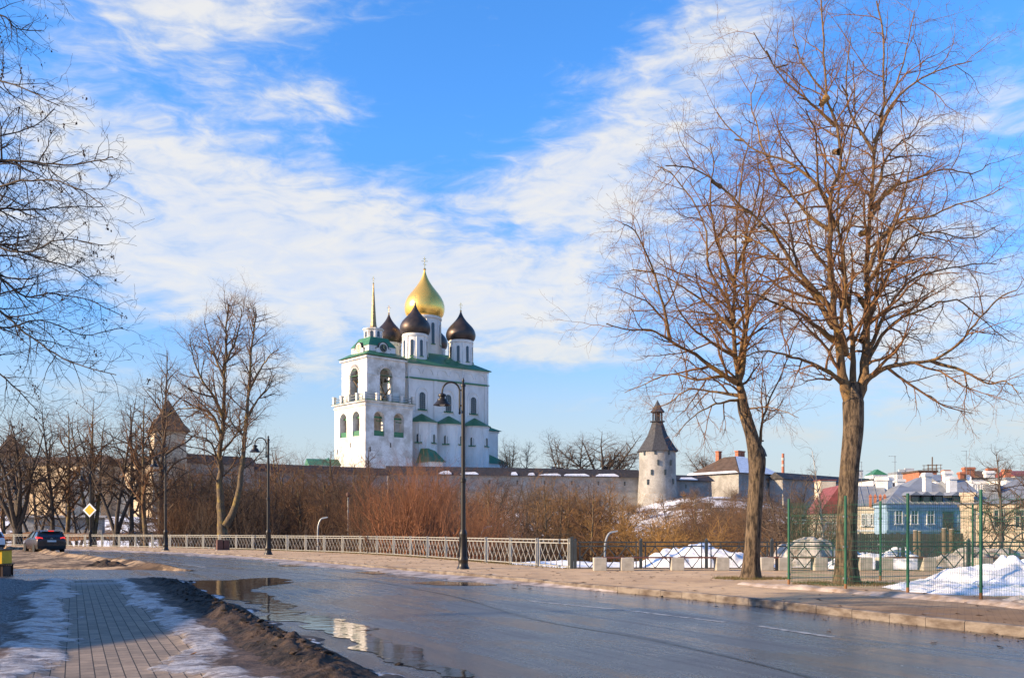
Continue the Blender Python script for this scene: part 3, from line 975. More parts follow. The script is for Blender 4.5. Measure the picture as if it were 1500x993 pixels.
def build_left_pavement():
    ts = np.unique(np.concatenate([np.linspace(-22, -6, 14), np.arange(-6, -1.6, 0.09), np.arange(-1.6, 2.75, 0.045)]))
    ss_ = np.concatenate([np.arange(-11, -2.5, 0.5), np.arange(-2.5, 21.2, 0.06)])
    T, S = np.meshgrid(ts, ss_)
    pav = sstep(T, -0.75, -0.5) * sstep(T, 0.8, 0.55)
    z = 0.055 + 0 * T
    band = T + fbm(T * 0.9, S * 0.55, 4, 51) * 0.85 + fbm(T * 3.5, S * 2.2, 4, 52) * 0.6
    icy = sstep(band, -1.3, -1.05) * (1 - sstep(band, -.66, -.5)) + sstep(band, .54, .70) * (1 - sstep(band, .95, 1.15))
    z += icy * (0.014 + 0.045 * np.abs(fbm(T * 7, S * 6, 4, 53)))
    z += (fbm(T * 1.2, S * 1.2, 4, 11) * 0.10 + fbm(T * 6, S * 6, 3, 12) * 0.03) * (1 - pav)
    z += sstep(T, -0.5, -1.1) * 0.035 + sstep(T, -1.3, -1.7) * 0.04 + sstep(T, -2.2, -4) * 0.08
    z += sstep(T, 0.55, 0.95) * 0.03
    z -= 0.05 * np.exp(-((T + 1.55) / .18) ** 2)
    # falls to the asphalt on the right and at both ends
    edge = 2.45 + fbm(S * 0.8, S * 0 + 3, 4, 13) * 1.0
    z = z * (1 - sstep(T, 1.55, 2.0) * 0.62)
    z = z - 0.10 * sstep(T, edge - 0.35, edge + 0.12)
    end = 19.8 + fbm(T * 0.6, T * 0 + 8, 4, 14) * 1.4
    z = z - 0.16 * sstep(S, end - 0.3, end + 0.5)
    o = grid_obj('brick_pavement', T, S, z, M['verge'])
    at_ = o.data.attributes.new('band', 'FLOAT', 'POINT')
    at_.data.foreach_set('value', band.astype(np.float32).ravel())
    o.location = PATH_O
    o.rotation_euler = (0, 0, PATH_A)
    tag(o, kind='structure')
    # ridge of ploughed black mud between pavement and road
    ts = np.linspace(1.05, 2.5, 64)
    ss_ = np.arange(-9, 19.2, 0.05)
    T, S = np.meshgrid(ts, ss_)
    c = 1.72 + fbm(S * 0.5, S * 0 + 1, 3, 21) * 0.22
    prof = np.exp(-((T - c) / 0.30) ** 2)
    lump = 0.55 + 1.5 * np.clip(fbm(S * 1.1, T * 1.1, 4, 22) + 0.18, 0, 1)
    z = prof * 0.15 * lump * sstep(S, 19, 14) + np.abs(fbm(T * 5.5, S * 5.5, 4, 23)) * 0.20 * prof + 0.03 * fbm(T * 13, S * 13, 2, 24)
    z += 0.055
    z = z - 0.15 * (1 - sstep(T, 1.08, 1.32)) - 0.16 * sstep(T, 2.1, 2.45)
    o = grid_obj('mud_ridge', T, S, z, M['mud'])
    o.location = PATH_O
    o.rotation_euler = (0, 0, PATH_A)
    tag(o, kind='stuff')
    # clods on the ridge
    rr = np.random.RandomState(8)
    bm = bmesh.new()
    for _ in range(380):
        s = rr.uniform(-1, 17)
        t = 1.75 + rr.randn() * 0.22
        r = 0.010 + 0.034 * rr.rand() ** 3
        ret = bmesh.ops.create_icosphere(bm, subdivisions=1, radius=r)
        base = path_pt(t, s, 0.06 + max(0, .20 - abs(t - 1.72) * .55) * sstep(np.array(s), 19, 14) + r * .3)
        for v in ret['verts']:
            k = 1 + rr.uniform(-.5, .5)
            v.co = Vector((v.co.x * k * 1.3, v.co.y * k, v.co.z * k * .6)) + base
    me = bpy.data.meshes.new('mud_clods')
    bm.to_mesh(me); bm.free()
    tag(mesh_obj('mud_clods', me, M['mud']), kind='stuff')
    # far corner of the crossing: low island of sandy dirt with a ridge of mud on its road side
    line = smooth_curve([(-10.6, 33.6), (-12.9, 35.6), (-19, 44.5), (-26, 55), (-33, 66), (-48, 80), (-75, 98)], 0.8)
    nrow = len(line)
    cols = 46
    X = np.zeros((nrow, cols)); Y = X.copy(); Z = X.copy()
    for i, q in enumerate(line):
        tgt = Vector((-70, 44 + i * 1.1, 0)) if i > 0 else Vector((-46, 41, 0))
        d = (tgt - q).normalized()
        for j in range(cols):
            r = (j / (cols - 1)) ** 1.7 * 30
            X[i, j] = q.x + d.x * r; Y[i, j] = q.y + d.y * r
            e = r
            z = 0.10 + 0.17 * math.exp(-((e - 0.7) / .45) ** 2) - 0.2 * (1 - float(sstep(np.array(e), 0, .5)))
            z -= 0.25 * (1 - float(sstep(np.array(float(i)), 0, 3)))
            Z[i, j] = z
    Z += fbm(X * 1.4, Y * 1.4, 4, 31) * 0.12
    def island_mat():
        m, n, p = new_mat('sandy_dirt')
        tc = n.node('ShaderNodeTexCoord').outputs['Object']
        a = n.noise(tc, 0.5, 7, 0.68)
        b2 = n.noise(tc, 6, 5, 0.7)
        c = n.mix(n.ss(a, 0.44, 0.58), (0.40, 0.28, 0.17), (0.12, 0.08, 0.052))
        c = n.mix(n.math('MULTIPLY', n.ss(n.noise(tc, 1.6, 7, .7), 0.48, 0.6), 0.85), c, (0.05, 0.036, 0.028))
        c = n.mix(n.math('MULTIPLY', n.ss(b2, 0.5, 0.7), 0.6), c, (0.06, 0.042, 0.032))
        n.l.new(c, p.inputs['Base Color'])
        p.inputs['Roughness'].default_value = 0.9
        p.inputs['Specular IOR Level'].default_value = 0.12
        bp = n.node('ShaderNodeBump'); bp.inputs['Strength'].default_value = .6; bp.inputs['Distance'].default_value = .05
        n.l.new(b2, bp.inputs['Height']); n.l.new(bp.outputs[0], p.inputs['Normal'])
        return m
    tag(grid_obj('dirt_corner', X, Y, Z, island_mat()), kind='structure')
    # clod of frozen mud with a twig
    g = GX(160, 832)
    n = 60
    Xh, Yh = np.meshgrid(np.linspace(-.95, .95, n), np.linspace(-.7, .7, n))
    rh = np.sqrt((Xh / .85) ** 2 + (Yh / .6) ** 2)
    Zh = np.exp(-(rh * 1.5) ** 2) * .34 * (1 + 2.2 * fbm(Xh * 3, Yh * 3, 4, 3)) + np.abs(fbm(Xh * 8, Yh * 8, 3, 5)) * .16 * np.exp(-rh ** 2) - .05
    o = grid_obj('mud_heap', Xh, Yh, Zh, M['mud'], smooth=False)
    o.location = (g.x, g.y, 0.02)
    o.scale = (1.45, 1.3, 1.2)
    tag(o, 'low heap of frozen black mud with a twig at the road corner', 'mud heap')
    tw = MB()
    tw.tube([(-.1, 0, .2), (.1, -.05, .28), (.32, -.08, .33), (.42, -.05, .44)], [.02, .018, .014, .006], 5)
    tw.tube([(.32, -.08, .33), (.48, -.1, .34)], [.012, .005], 5)
    tw.build('twig', M['wood'], o)
    # dead leaf on the ice, a little stone lump
    lf = MB()
    g = GX(277, 972)
    lf.add([(0, 0, .01), (.05, .02, .03), (.09, 0, .035), (.05, -.025, .025), (.045, 0, .012)], [(0, 1, 4), (1, 2, 4), (2, 3, 4), (3, 0, 4)])
    o = lf.build('dead_leaf', mat('leaf_brown', (.22, .10, .03), .8), loc=(g.x, g.y, .09))
    tag(o, 'small curled brown leaf lying on the ice beside the clear pavers', 'leaf')


build_ground()
build_left_pavement()

# ------------------------------------------------------------------ cathedral
def onion(mb, r, h, z0, neck=0.83, n=32, cx=0, cy=0):
    prof = [(neck, 0), (0.93, .06), (0.985, .135), (1.0, .20), (0.985, .27), (0.93, .35), (0.83, .43), (0.69, .51), (0.54, .585), (0.40, .66), (0.28, .735), (0.18, .81), (0.105, .885), (0.055, .95), (0.035, 1.0)]
    return mb.lathe([(a * r, z0 + b * h) for a, b in prof], n, cx, cy)


def cross(parent, x, y, z, s, rot=0.0):
    mb = MB()
    w = .13 * s
    c, sn = math.cos(rot), math.sin(rot)
    mb.lathe([(.02, z), (.30 * s, z + .12 * s), (.42 * s, z + .38 * s), (.30 * s, z + .64 * s), (.05, z + .8 * s)], 12, x, y)
    zz = z + .7 * s
    mb.bar((x, y, zz), (x, y, zz + 3.1 * s), w)
    for (dz, l, tilt) in ((2.5, .42, 0), (1.9, .85, 0), (1.0, .45, .25)):
        mb.bar((x - c * l * s, y - sn * l * s, zz + dz * s + tilt * l * s), (x + c * l * s, y + sn * l * s, zz + dz * s - tilt * l * s), w)
    return mb.build('cross', M['gilt'], parent)


def window(parent, fn, x, w, z0, z1, proud=0.05, frame=True, grid=True, sill=None, depth=None):
    """round-headed window set on a wall: frame > grille; fn(x, y, z) local with outside at negative y"""
    fr = MB()
    out = arch_pts(x, w + .5, z0 - .0, z1 + .25, 12)
    inn = arch_pts(x, w, z0, z1, 12)
    poly = [(x - w / 2 - .25, z0 - .1)] + out + [(x + w / 2 + .25, z0 - .1), (x + w / 2, z0 - .1)] + inn[::-1] + [(x - w / 2, z0 - .1)]
    fr.prism(poly, -.16, .03, lambda a, b, h: fn(a, h, b))
    f = fr.build('window', M['white'], parent)
    pn = MB()
    pn.prism([(x - w / 2, z0)] + inn + [(x + w / 2, z0)], -.05, .02, lambda a, b, h: fn(a, h, b))
    pn.build('pane', M['glass_dark'], f)
    if grid:
        g = MB()
        n = max(2, int(w / .55))
        for i in range(1, n):
            xx = x - w / 2 + w * i / n
            g.bar(fn(xx, -.08, z0), fn(xx, -.08, z1 - w * .18), .07)
        k = int((z1 - z0) / .7)
        for i in range(1, k + 1):
            zz = z0 + (z1 - w / 2 - z0) * i / k
            g.bar(fn(x - w / 2, -.08, zz), fn(x + w / 2, -.08, zz), .07)
        g.build('grille', M['grille'], f)
    if sill:
        s = MB()
        s.prism([(-.5, z0 - .12), (0, z0 - .12), (0, z0 + .35)], x - w / 2 - .5, x + w / 2 + .5, lambda a, b, h: fn(h, a, b))
        s.build('sill', M['roof_green'], f)
    return f


def build_cathedral():
    g = 18.0
    root = empty('cathedral', ((622 - 750) / F * 300, 300, g), R(36), 'white cathedral with a great gold onion dome among four dark ones and green roofs', 'cathedral')
    hw = 14.2
    Hh = 33.0
    b = MB()
    b.box(-hw, hw, -hw, hw, -6, Hh)
    # cornice and plinths
    b.box(-hw - .35, hw + .35, -hw - .35, hw + .35, Hh - .55, Hh - .02)
    fnF = lambda a, y, z: (a, -hw + y, z)
    fnL = lambda a, y, z: (-hw + y, -a, z)      # left face: a runs towards the front (+a = front)
    # pilasters
    for fn in (fnF, fnL):
        for a in (-hw + .6, -4.75, 4.75, hw - .6):
            b.box(*sorted((fn(a - .55, -.28, 0)[0], fn(a + .55, .1, 0)[0])), *sorted((fn(a - .55, -.28, 0)[1], fn(a + .55, .1, 0)[1])), -6, 28.3)
        # blind arches in the frieze
        for bay in (-9.4, 0, 9.4):
            for d in (-2.15, 2.15):
                pts = arch_pts(bay + d, 3.9, 29.2, 32.0, 12)
                inn = arch_pts(bay + d, 3.1, 29.2, 31.6, 12)
                b.prism(pts + inn[::-1], -.22, .05, lambda a, c, h, fn=fn: fn(a, h, c))
    wall = b.build('wall', M['white'], root)
    s = MB()
    s.box(-hw - .4, hw + .4, -hw - .42, hw + .42, 28.3, 28.75)
    s.build('string_course', M['roof_green'], root)
    for fn in (fnF, fnL):
        for a in (-9.3, -.2, 8.9):
            window(root, fn, a, 2.1, 19.3, 24.6, sill=True)
            mb = MB()
            pts = arch_pts(a, 4.4, 18.6, 26.2, 14)
            inn = arch_pts(a, 3.7, 18.6, 25.8, 14)
            mb.prism([(a - 2.2, 18.6)] + pts[1:-1] + [(a + 2.2, 18.6), (a + 1.85, 18.6)] + inn[::-1][1:-1] + [(a - 1.85, 18.6)], -.2, .05, lambda p, q, h, fn=fn: fn(p, h, q))
            mb.build('window_surround', M['white'], root)
    # roof
    r = MB()
    e = hw + .9
    r.add([(-e, -e, Hh), (e, -e, Hh), (e, e, Hh), (-e, e, Hh), (-6, -6, Hh + 5.2), (6, -6, Hh + 5.2), (6, 6, Hh + 5.2), (-6, 6, Hh + 5.2),
           (-e, -e, Hh - .25), (e, -e, Hh - .25), (e, e, Hh - .25), (-e, e, Hh - .25)],
          [(0, 1, 5, 4), (1, 2, 6, 5), (2, 3, 7, 6), (3, 0, 4, 7), (4, 5, 6, 7), (8, 9, 1, 0), (9, 10, 2, 1), (10, 11, 3, 2), (11, 8, 0, 3), (11, 10, 9, 8)])
    roof = r.build('roof', M['roof_green'], root)
    # roof hatch
    hb = MB()
    hb.prism([(-1.3, 0), (1.3, 0), (0, 1.5)], -12.2, -9, lambda a, c, h: (a + 1.0, h, Hh + 1.5 + c))
    hb.build('roof_hatch', M['roof_green'], roof)
    # drums and domes
    def drum(x, y, rad, z0, z1, dr, dh, m, nwin, wz0, wz1, ww, cs, flare=0.25):
        d = MB()
        d.lathe([(rad * 1.05, z0), (rad, z0 + (z1 - z0) * .35), (rad * .97, z1 - .9), (rad * 1.05, z1 - .8), (rad * 1.07, z1 - .4), (rad * 1.0, z1 - .35), (rad * 1.02, z1)], 40, x, y)
        for k in range(nwin):
            a = 2 * PI * (k + .5) / nwin
            d.bar((x + rad * 1.01 * math.cos(a), y + rad * 1.01 * math.sin(a), z0), (x + rad * .985 * math.cos(a), y + rad * .985 * math.sin(a), z1 - .8), .35, .3)
        dm = d.build('drum', M['white'], root, smooth=True)
        for k in range(nwin):
            a = 2 * PI * k / nwin
            ca, sa = math.cos(a), math.sin(a)
            f = lambda p, q, h: (x + ca * (rad * .99 + h) - sa * p, y + sa * (rad * .99 + h) + ca * p, q)
            w = MB()
            w.prism([(-ww / 2, wz0)] + arch_pts(0, ww, wz0, wz1, 8) + [(ww / 2, wz0)], -.3, .10, f)
            ow = w.build('window', M['glass_dark'], dm)
            sf = MB()
            sf.prism([(-ww * .75, wz0 - .3), (ww * .75, wz0 - .3), (ww * .75, wz0 - .05), (-ww * .75, wz0 - .05)], -.3, .4, f)
            sf.build('sill', M['roof_green'], dm)
        o = MB()
        onion(o, dr, dh, z1 - .1, rad * 1.0 / dr, 32, x, y)
        do = o.build('dome', m, root, smooth=True, auto=60)
        cross(do, x, y, z1 + dh - .4, cs, R(-30))
    q = 8.2
    for (sx, sy) in ((-1, -1), (1, -1), (-1, 1), (1, 1)):
        drum(sx * q, sy * q, 3.75, Hh + .8, 42.6, 4.65, 9.6, M['dome_dark'], 8, 35.8, 40.6, .85, .78)
    drum(0, 0, 5.1, Hh + 4.5, 50.3, 6.3, 15.2, M['gold'], 8, 41.5, 48, 1.0, 1.15)
    # three apses, each with its own fan roof
    for k, a in enumerate((-9.4, 0, 9.4)):
        ap = MB()
        ap.lathe([(4.6, -6), (4.6, 14.9), (4.85, 15.0), (4.85, 15.45)], 14, a, -hw + .3, PI, 2 * PI)
        for j in range(1, 14, 3):
            an = PI + PI * j / 14
            ap.tube([(a + 4.6 * math.cos(an), -hw + .3 + 4.6 * math.sin(an), -6), (a + 4.6 * math.cos(an), -hw + .3 + 4.6 * math.sin(an), 15)], .22, 6)
        ao = ap.build('apse', M['white'], root)
        rf = MB()
        rf.lathe([(5.25, 15.3), (5.25, 15.5), (.05, 18.3)], 7, a, -hw + .2, PI, 2 * PI)
        rf.build('apse_roof', M['roof_green'], ao)
        for an in (PI * 1.27, PI * 1.62):
            ca, sa = math.cos(an), math.sin(an)
            window(ao, lambda p, y, z, ca=ca, sa=sa, a=a: (a + ca * (4.58 - y) - sa * p, -hw + .3 + sa * (4.58 - y) + ca * p, z), 0, 1.15, 9.2, 11.9, sill=True, grid=False)
    # lower side chapel on the right, its porch, and the green-roofed annex on the left
    cb = MB()
    cb.box(hw - .2, 21.5, -9.5, 10, -6, 15.2)
    cb.box(hw, 21.8, -9.8, 10.3, 14.6, 15.1)
    ch = cb.build('side_chapel', M['white'], root)
    rf = MB()
    rf.add([(hw, -10.5, 15.2), (22.5, -10.5, 15.2), (22.5, 11, 15.2), (hw, 11, 15.2), (hw, -7, 18.0), (hw, 8, 18)], [(0, 1, 4), (1, 2, 5, 4), (2, 3, 5), (0, 4, 5, 3), (3, 2, 1, 0)])
    rf.build('chapel_roof', M['roof_green'], ch)
    pb = MB()
    pb.box(15.2, 22.6, -13.5, -9.6, -6, 4.6)
    po = pb.build('porch', M['white'], root)
    rf = MB()
    rf.add([(14.8, -14.2, 4.6), (23.2, -14.2, 4.6), (23.2, -9.55, 4.6), (14.8, -9.55, 4.6), (15.4, -9.55, 8.2), (16.5, -9.55, 8.2)], [(0, 1, 5, 4), (1, 2, 5), (0, 4, 3), (3, 4, 5, 2), (3, 2, 1, 0)])
    rf.build('porch_roof', M['roof_green'], po)
    ab = MB()
    ab.box(-13.5, -9.0, -25.5, -18.9, -6, 3.2)
    ao = ab.build('annex', M['white'], root)
    rf = MB()
    rf.add([(-14.2, -26.2, 3.2), (-8.4, -26.2, 3.2), (-8.4, -18.9, 3.2), (-14.2, -18.9, 3.2), (-12.6, -23, 7.2), (-10.2, -23, 6.6), (-10.2, -19, 7.0), (-12.6, -19, 7.4)],
           [(0, 1, 5, 4), (1, 2, 6, 5), (2, 3, 7, 6), (3, 0, 4, 7), (4, 5, 6, 7), (3, 2, 1, 0)])
    rf.build('annex_roof', M['roof_green'], ao)
    for a in (-hw + .1, hw - .1, 4.75):
        dp = MB()
        dp.tube([(a, -hw - .75, Hh - .3), (a, -hw - .45, Hh - 1.6), (a, -hw - .45, 16)], .12, 6)
        dp.build('drainpipe', M['trim_white'], root)


def build_bell_tower():
    g = 16.0
    root = empty('bell_tower', ((547 - 750) / F * 275, 275, g), R(42), 'square white two-tiered bell tower with arched openings, clocks and a thin gilded spire', 'bell tower')
    faces = [lambda a, y, z, h: (a, -h + y, z), lambda a, y, z, h: (-h + y, -a, z), lambda a, y, z, h: (-a, h - y, z), lambda a, y, z, h: (h - y, a, z)]
    def tier(name, h, t, z0, z1, ops, m):
        mb = MB()
        for i, f in enumerate(faces):
            x = h if i % 2 == 0 else h - t
            arch_wall(mb, lambda a, y, z, f=f: f(a, y, z, h), -x, x, z0, z1, t, ops)
        return mb.build(name, m, root)
    lo = tier('lower_tier', 8.0, 1.7, -8, 21.3, [(-3.4, 3.5, 12.0, 18.9), (3.3, 3.5, 12.0, 18.9)], M['white_old'])
    c = MB()
    c.box(-8.6, 8.6, -8.6, 8.6, 21.32, 21.75)
    c.box(-8.25, 8.25, -8.25, 8.25, 20.3, 20.62)
    c.build('ledge', M['white_old'], root)
    c = MB()
    c.add([(-8.9, -8.9, 21.76), (8.9, -8.9, 21.76), (8.9, 8.9, 21.76), (-8.9, 8.9, 21.76), (-6.6, -6.6, 22.35), (6.6, -6.6, 22.35), (6.6, 6.6, 22.35), (-6.6, 6.6, 22.35)],
          [(0, 1, 5, 4), (1, 2, 6, 5), (2, 3, 7, 6), (3, 0, 4, 7), (4, 5, 6, 7), (3, 2, 1, 0)])
    c.build('ledge_roof', M['roof_green'], root)
    # floor, so that the inside is dark and closed
    fl = MB()
    fl.box(-6.2, 6.2, -6.2, 6.2, 11.4, 11.7)
    fl.box(-6.2, 6.2, -6.2, 6.2, 20.0, 20.3)
    fl.box(-1.2, 1.2, -1.2, 1.2, 11.7, 20)
    fl.box(-4.8, 4.8, -4.8, 4.8, 33.6, 33.8)
    fl.build('floor', M['white_old'], root)
    # boards in the lower arches and shutters above
    for f in faces[:2]:
        for a in (-3.4, 3.3):
            b = MB()
            P = lambda p, y, z: f(p, y, z, 8.0)
            b.bar(P(a - 1.75, .4, 12.75), P(a + 1.75, .4, 12.75), .12, 1.5)
            b.build('board', M['roof_green'], root)
            b = MB()
            b.bar(P(a - 1.75, 1.3, 17.35), P(a + 1.75, 1.3, 17.35), .12, .5)
            b.bar(P(a - .2, 1.3, 16.4), P(a + 1.75, 1.3, 16.4), .12, .25)
            b.build('beam', M['roof_green'], root)
    up = tier('upper_tier', 6.5, 1.6, 22.3, 34.6, [(0, 4.3, 22.35, 31.6)], M['white_old'])
    c = MB()
    for z in (29.3, 34.1):
        hh = 6.62
        for f in faces:
            if z < 30:
                for (x0, x1) in ((-6.6, -2.2), (2.2, 6.6)):
                    c.bar(f(x0, -.02, z, 6.5), f(x1, -.02, z, 6.5), .25, .25)
            else:
                c.bar(f(-6.9, -.2, z, 6.5), f(6.9, -.2, z, 6.5), .6, .5)
    c.build('cornice', M['white_old'], root)
    # arch surrounds
    c = MB()
    for f in faces:
        for k in range(13):
            a = PI * (k + .5) / 13
            r0, r1 = 2.35, 3.2
            zc = 31.6 - 2.15
            c.bar(f(-r0 * math.cos(a), -.02, zc + r0 * math.sin(a), 6.5), f(-r1 * math.cos(a), -.02, zc + r1 * math.sin(a), 6.5), .52, .14)
        for k in range(6):
            for sx in (-1, 1):
                c.bar(f(sx * 2.3, -.02, 23.2 + k * 1.1, 6.5), f(sx * (2.9 + .3 * (k % 2)), -.02, 23.2 + k * 1.1, 6.5), .14, .75)
    c.build('arch_surround', M['white_old'], root)
    # balustrade on the ledge
    for i, f in enumerate(faces):
        for k in range(5):
            if k == 4: continue
            a = -8.1 + 4.05 * k
            b = MB()
            x, y, _ = f(a, .35, 0, 8.4)
            b.box(x - .38, x + .38, y - .38, y + .38, 21.9, 23.9)
            b.box(x - .48, x + .48, y - .48, y + .48, 23.6, 23.95)
            b.build('balustrade_post', M['white_old'], root)
        b = MB()
        for z in (22.7, 23.4):
            b.bar(f(-8.1, .35, z, 8.4), f(8.1, .35, z, 8.4), .12)
        b.build('railing', M['grille'], root)
    # bells and braces
    for i, (x, y, s) in enumerate([(-3.2, 0, 1.5), (-4.2, 1.3, .8), (-4.2, -1.4, .7), (0, -3.4, 1.0), (1.4, -3.9, .7)]):
        b = MB()
        z = 29.0
        b.lathe([(.05, z), (.3 * s, z - .1 * s), (.38 * s, z - .8 * s), (.55 * s, z - 1.25 * s), (.75 * s, z - 1.5 * s), (.7 * s, z - 1.52 * s)], 14, x, y)
        b.build('bell', M['bronze'], root, smooth=True)
    b = MB()
    for f in faces:
        b.bar(f(-2.15, .8, 29.3, 6.5), f(2.15, .8, 29.3, 6.5), .3, .35)
        b.bar(f(-2.0, .9, 28.6, 6.5), f(1.6, 2.6, 23.5, 6.5), .28)
        b.bar(f(-2.15, .5, 24.0, 6.5), f(2.15, .5, 24.0, 6.5), .15)
    b.build('bell_frame', M['wood'], root)
    b = MB()
    for f in faces:
        b.bar(f(-2.15, .3, 29.35, 6.5), f(2.15, .3, 29.35, 6.5), .5, .12)
        b.bar(f(-2.15, .3, 31.0, 6.5), f(2.15, .3, 31.0, 6.5), .1, .1)
    b.build('green_beam', M['roof_green'], root)
    # roofs, attic with clocks
    r = MB()
    r.add([(-7.4, -7.4, 34.65), (7.4, -7.4, 34.65), (7.4, 7.4, 34.65), (-7.4, 7.4, 34.65), (-4.6, -4.6, 36.3), (4.6, -4.6, 36.3), (4.6, 4.6, 36.3), (-4.6, 4.6, 36.3)],
          [(0, 1, 5, 4), (1, 2, 6, 5), (2, 3, 7, 6), (3, 0, 4, 7), (4, 5, 6, 7), (3, 2, 1, 0)])
    r.build('roof', M['roof_green'], root)
    a = MB()
    a.box(-4.55, 4.55, -4.55, 4.55, 35.4, 37.9)
    for f in faces:
        poly = [(-2.3, 35.0)] + [(-2.3, 37.2)] + [(-1.6 * math.cos(PI * k / 12), 37.3 + 1.6 * math.sin(PI * k / 12)) for k in range(13)] + [(2.3, 37.2), (2.3, 35.0)]
        a.prism(poly, -.45, .3, lambda p, q, h, f=f: f(p, h, q, 4.6))
    a.build('attic', M['white_old'], root)
    rm = MB()
    for f in faces:
        arc = [(-1.75 * math.cos(PI * k / 12), 37.35 + 1.75 * math.sin(PI * k / 12)) for k in range(13)]
        inn = [(-1.58 * math.cos(PI * k / 12), 37.35 + 1.58 * math.sin(PI * k / 12)) for k in range(13)]
        rm.prism([(-2.5, 37.25)] + arc + [(2.5, 37.25), (2.5, 37.12)] + inn[::-1] + [(-2.5, 37.12)], -.6, 1.2, lambda p, q, h, f=f: f(p, h, q, 4.6))
    rm.build('gable_roof', M['clock'], root)
    for i, f in enumerate(faces):
        d = MB()
        d.prism([(1.15 * math.cos(2 * PI * k / 20), 37.35 + 1.15 * math.sin(2 * PI * k / 20)) for k in range(20)], -.55, -.4, lambda p, q, h, f=f: f(p, h, q, 4.6))
        ck = d.build('clock', M['copper'] if i == 1 else M['clock'], root)
        d = MB()
        n = 12
        for k in range(n):
            an = 2 * PI * k / n
            d.bar(f(.85 * math.cos(an), -.57, 37.35 + .85 * math.sin(an), 4.6), f(1.02 * math.cos(an), -.57, 37.35 + 1.02 * math.sin(an), 4.6), .09, .05)
        d.bar(f(0, -.6, 37.35, 4.6), f(.1, -.6, 38.15, 4.6), .1, .05)
        d.bar(f(0, -.6, 37.35, 4.6), f(.45, -.6, 37.0, 4.6), .13, .05)
        d.build('clock_hands', M['gilt'] if i != 1 else M['wood'], ck)
    r = MB()
    n = 32
    prof = [(4.7, 37.9), (4.3, 38.6), (3.6, 39.5), (3.0, 40.6)]
    sq = []
    for rad, z in prof:
        sq.append([(-rad, -rad, z), (rad, -rad, z), (rad, rad, z), (-rad, rad, z)])
    vs = [p for q in sq for p in q]
    fs = [(3, 2, 1, 0)]
    for i in range(len(sq) - 1):
        for k in range(4):
            fs.append((4 * i + k, 4 * i + (k + 1) % 4, 4 * i + 4 + (k + 1) % 4, 4 * i + 4 + k))
    fs.append((12, 13, 14, 15))
    r.add(vs, fs)
    r.build('upper_roof', M['roof_green'], root)
    l = MB()
    l.lathe([(2.75, 40.3), (2.75, 43.0), (3.1, 43.1), (3.1, 43.45), (.9, 43.9)], 8, rot=PI / 8)
    lo_ = l.build('lantern', M['white_old'], root)
    for k in range(8):
        an = 2 * PI * k / 8
        ca, sa = math.cos(an), math.sin(an)
        w = MB()
        f = lambda p, q, h: (ca * (2.54 + h) - sa * p, sa * (2.54 + h) + ca * p, q)
        w.prism([(-.42, 40.9)] + arch_pts(0, .84, 40.9, 42.6, 8) + [(.42, 40.9)], -.2, .06, f)
        w.build('window', M['glass_dark'], lo_)
    s = MB()
    s.lathe([(1.75, 43.45), (1.25, 43.7), (.95, 44.3), (.80, 45.5), (.16, 56.6)], 8)
    sp = s.build('spire', M['spire'], root)
    cross(sp, 0, 0, 56.4, .62, R(-40))
    # narrow slits
    for f in faces[:2]:
        for (a, z) in ((0.4, 9.0), (-6.4, 7.5)):
            w = MB()
            w.bar(f(a, -.02, z, 8), f(a, -.02, z + 1.3, 8), .35, .12, up=f(0, -1, 0, 0))
            w.build('slit', M['glass_dark'], root)


build_cathedral()
build_bell_tower()


# ------------------------------------------------------------------ fortress
def fortress_wall(label, p0, p1, z0a, ztop, th, m, roof_m, snow=0, rise=2.2, slots=True, over=.9):
    p0, p1 = Vector((*p0, 0)), Vector((*p1, 0))
    L = (p1 - p0).length
    a = math.atan2(p1.y - p0.y, p1.x - p0.x)
    root = empty('fortress_wall', (p0.x, p0.y, z0a), a, label, 'fortress wall')
    h = ztop - z0a
    w = MB()
    # outline along the wall with a slightly battered foot
    w.add([(0, -.9, -8), (L, -.9, -8), (L, 0, h), (0, 0, h), (0, th, -8), (L, th, -8), (L, th, h), (0, th, h)], [(0, 1, 2, 3), (5, 4, 7, 6), (4, 0, 3, 7), (1, 5, 6, 2), (3, 2, 6, 7), (4, 5, 1, 0)])
    w.build('wall', m, root)
    if slots:
        for k in range(int(L / 7)):
            x = 3.5 + 7 * k
            s = MB()
            s.box(x - .22, x + .22, -.12, .3, h - 2.1, h - 1.1)
            s.build('loophole', M['glass_dark'], root)
    r = MB()
    r.prism([(-over, h - .05), (th + over, h - .05), (th / 2, h + rise)], -.6, L + .6, lambda a_, b, q: (q, a_, b))
    ro = r.build('roof', roof_m, root)
    if snow:
        rr = random.Random(int(snow * 100))
        sm = MB()
        x = 1.0
        while x < L - 3:
            ln = rr.uniform(1.5, 7)
            if rr.random() < snow:
                t0, t1 = 0.02, rr.uniform(.18, .5)
                y0, y1 = -over + (th / 2 + over) * t0, -over + (th / 2 + over) * t1
                zz0, zz1 = h + (rise) * t0 + .06, h + rise * t1 + .06
                x2 = min(L, x + ln)
                k = rr.uniform(.1, .9)
                sm.add([(x, y0, zz0), (x2, y0, zz0), (x2 - ln * .15, y1, zz1), (x + ln * k * .4, y1 - .3, zz1 - .15), (x, y0, zz0 + .22), (x2, y0, zz0 + .22), (x2 - ln * .15, y1, zz1 + .12), (x + ln * k * .4, y1 - .3, zz1 - .03)],
                       [(4, 5, 6, 7), (0, 1, 5, 4), (1, 2, 6, 5), (2, 3, 7, 6), (3, 0, 4, 7)])
            x += ln + rr.uniform(.5, 3)
        if sm.f: sm.build('snow', M['snow'], ro)
    return root


def zt(v, d):
    return H + (VH - v) / F * d


def xu(u, d):
    return (u - 750) / F * d


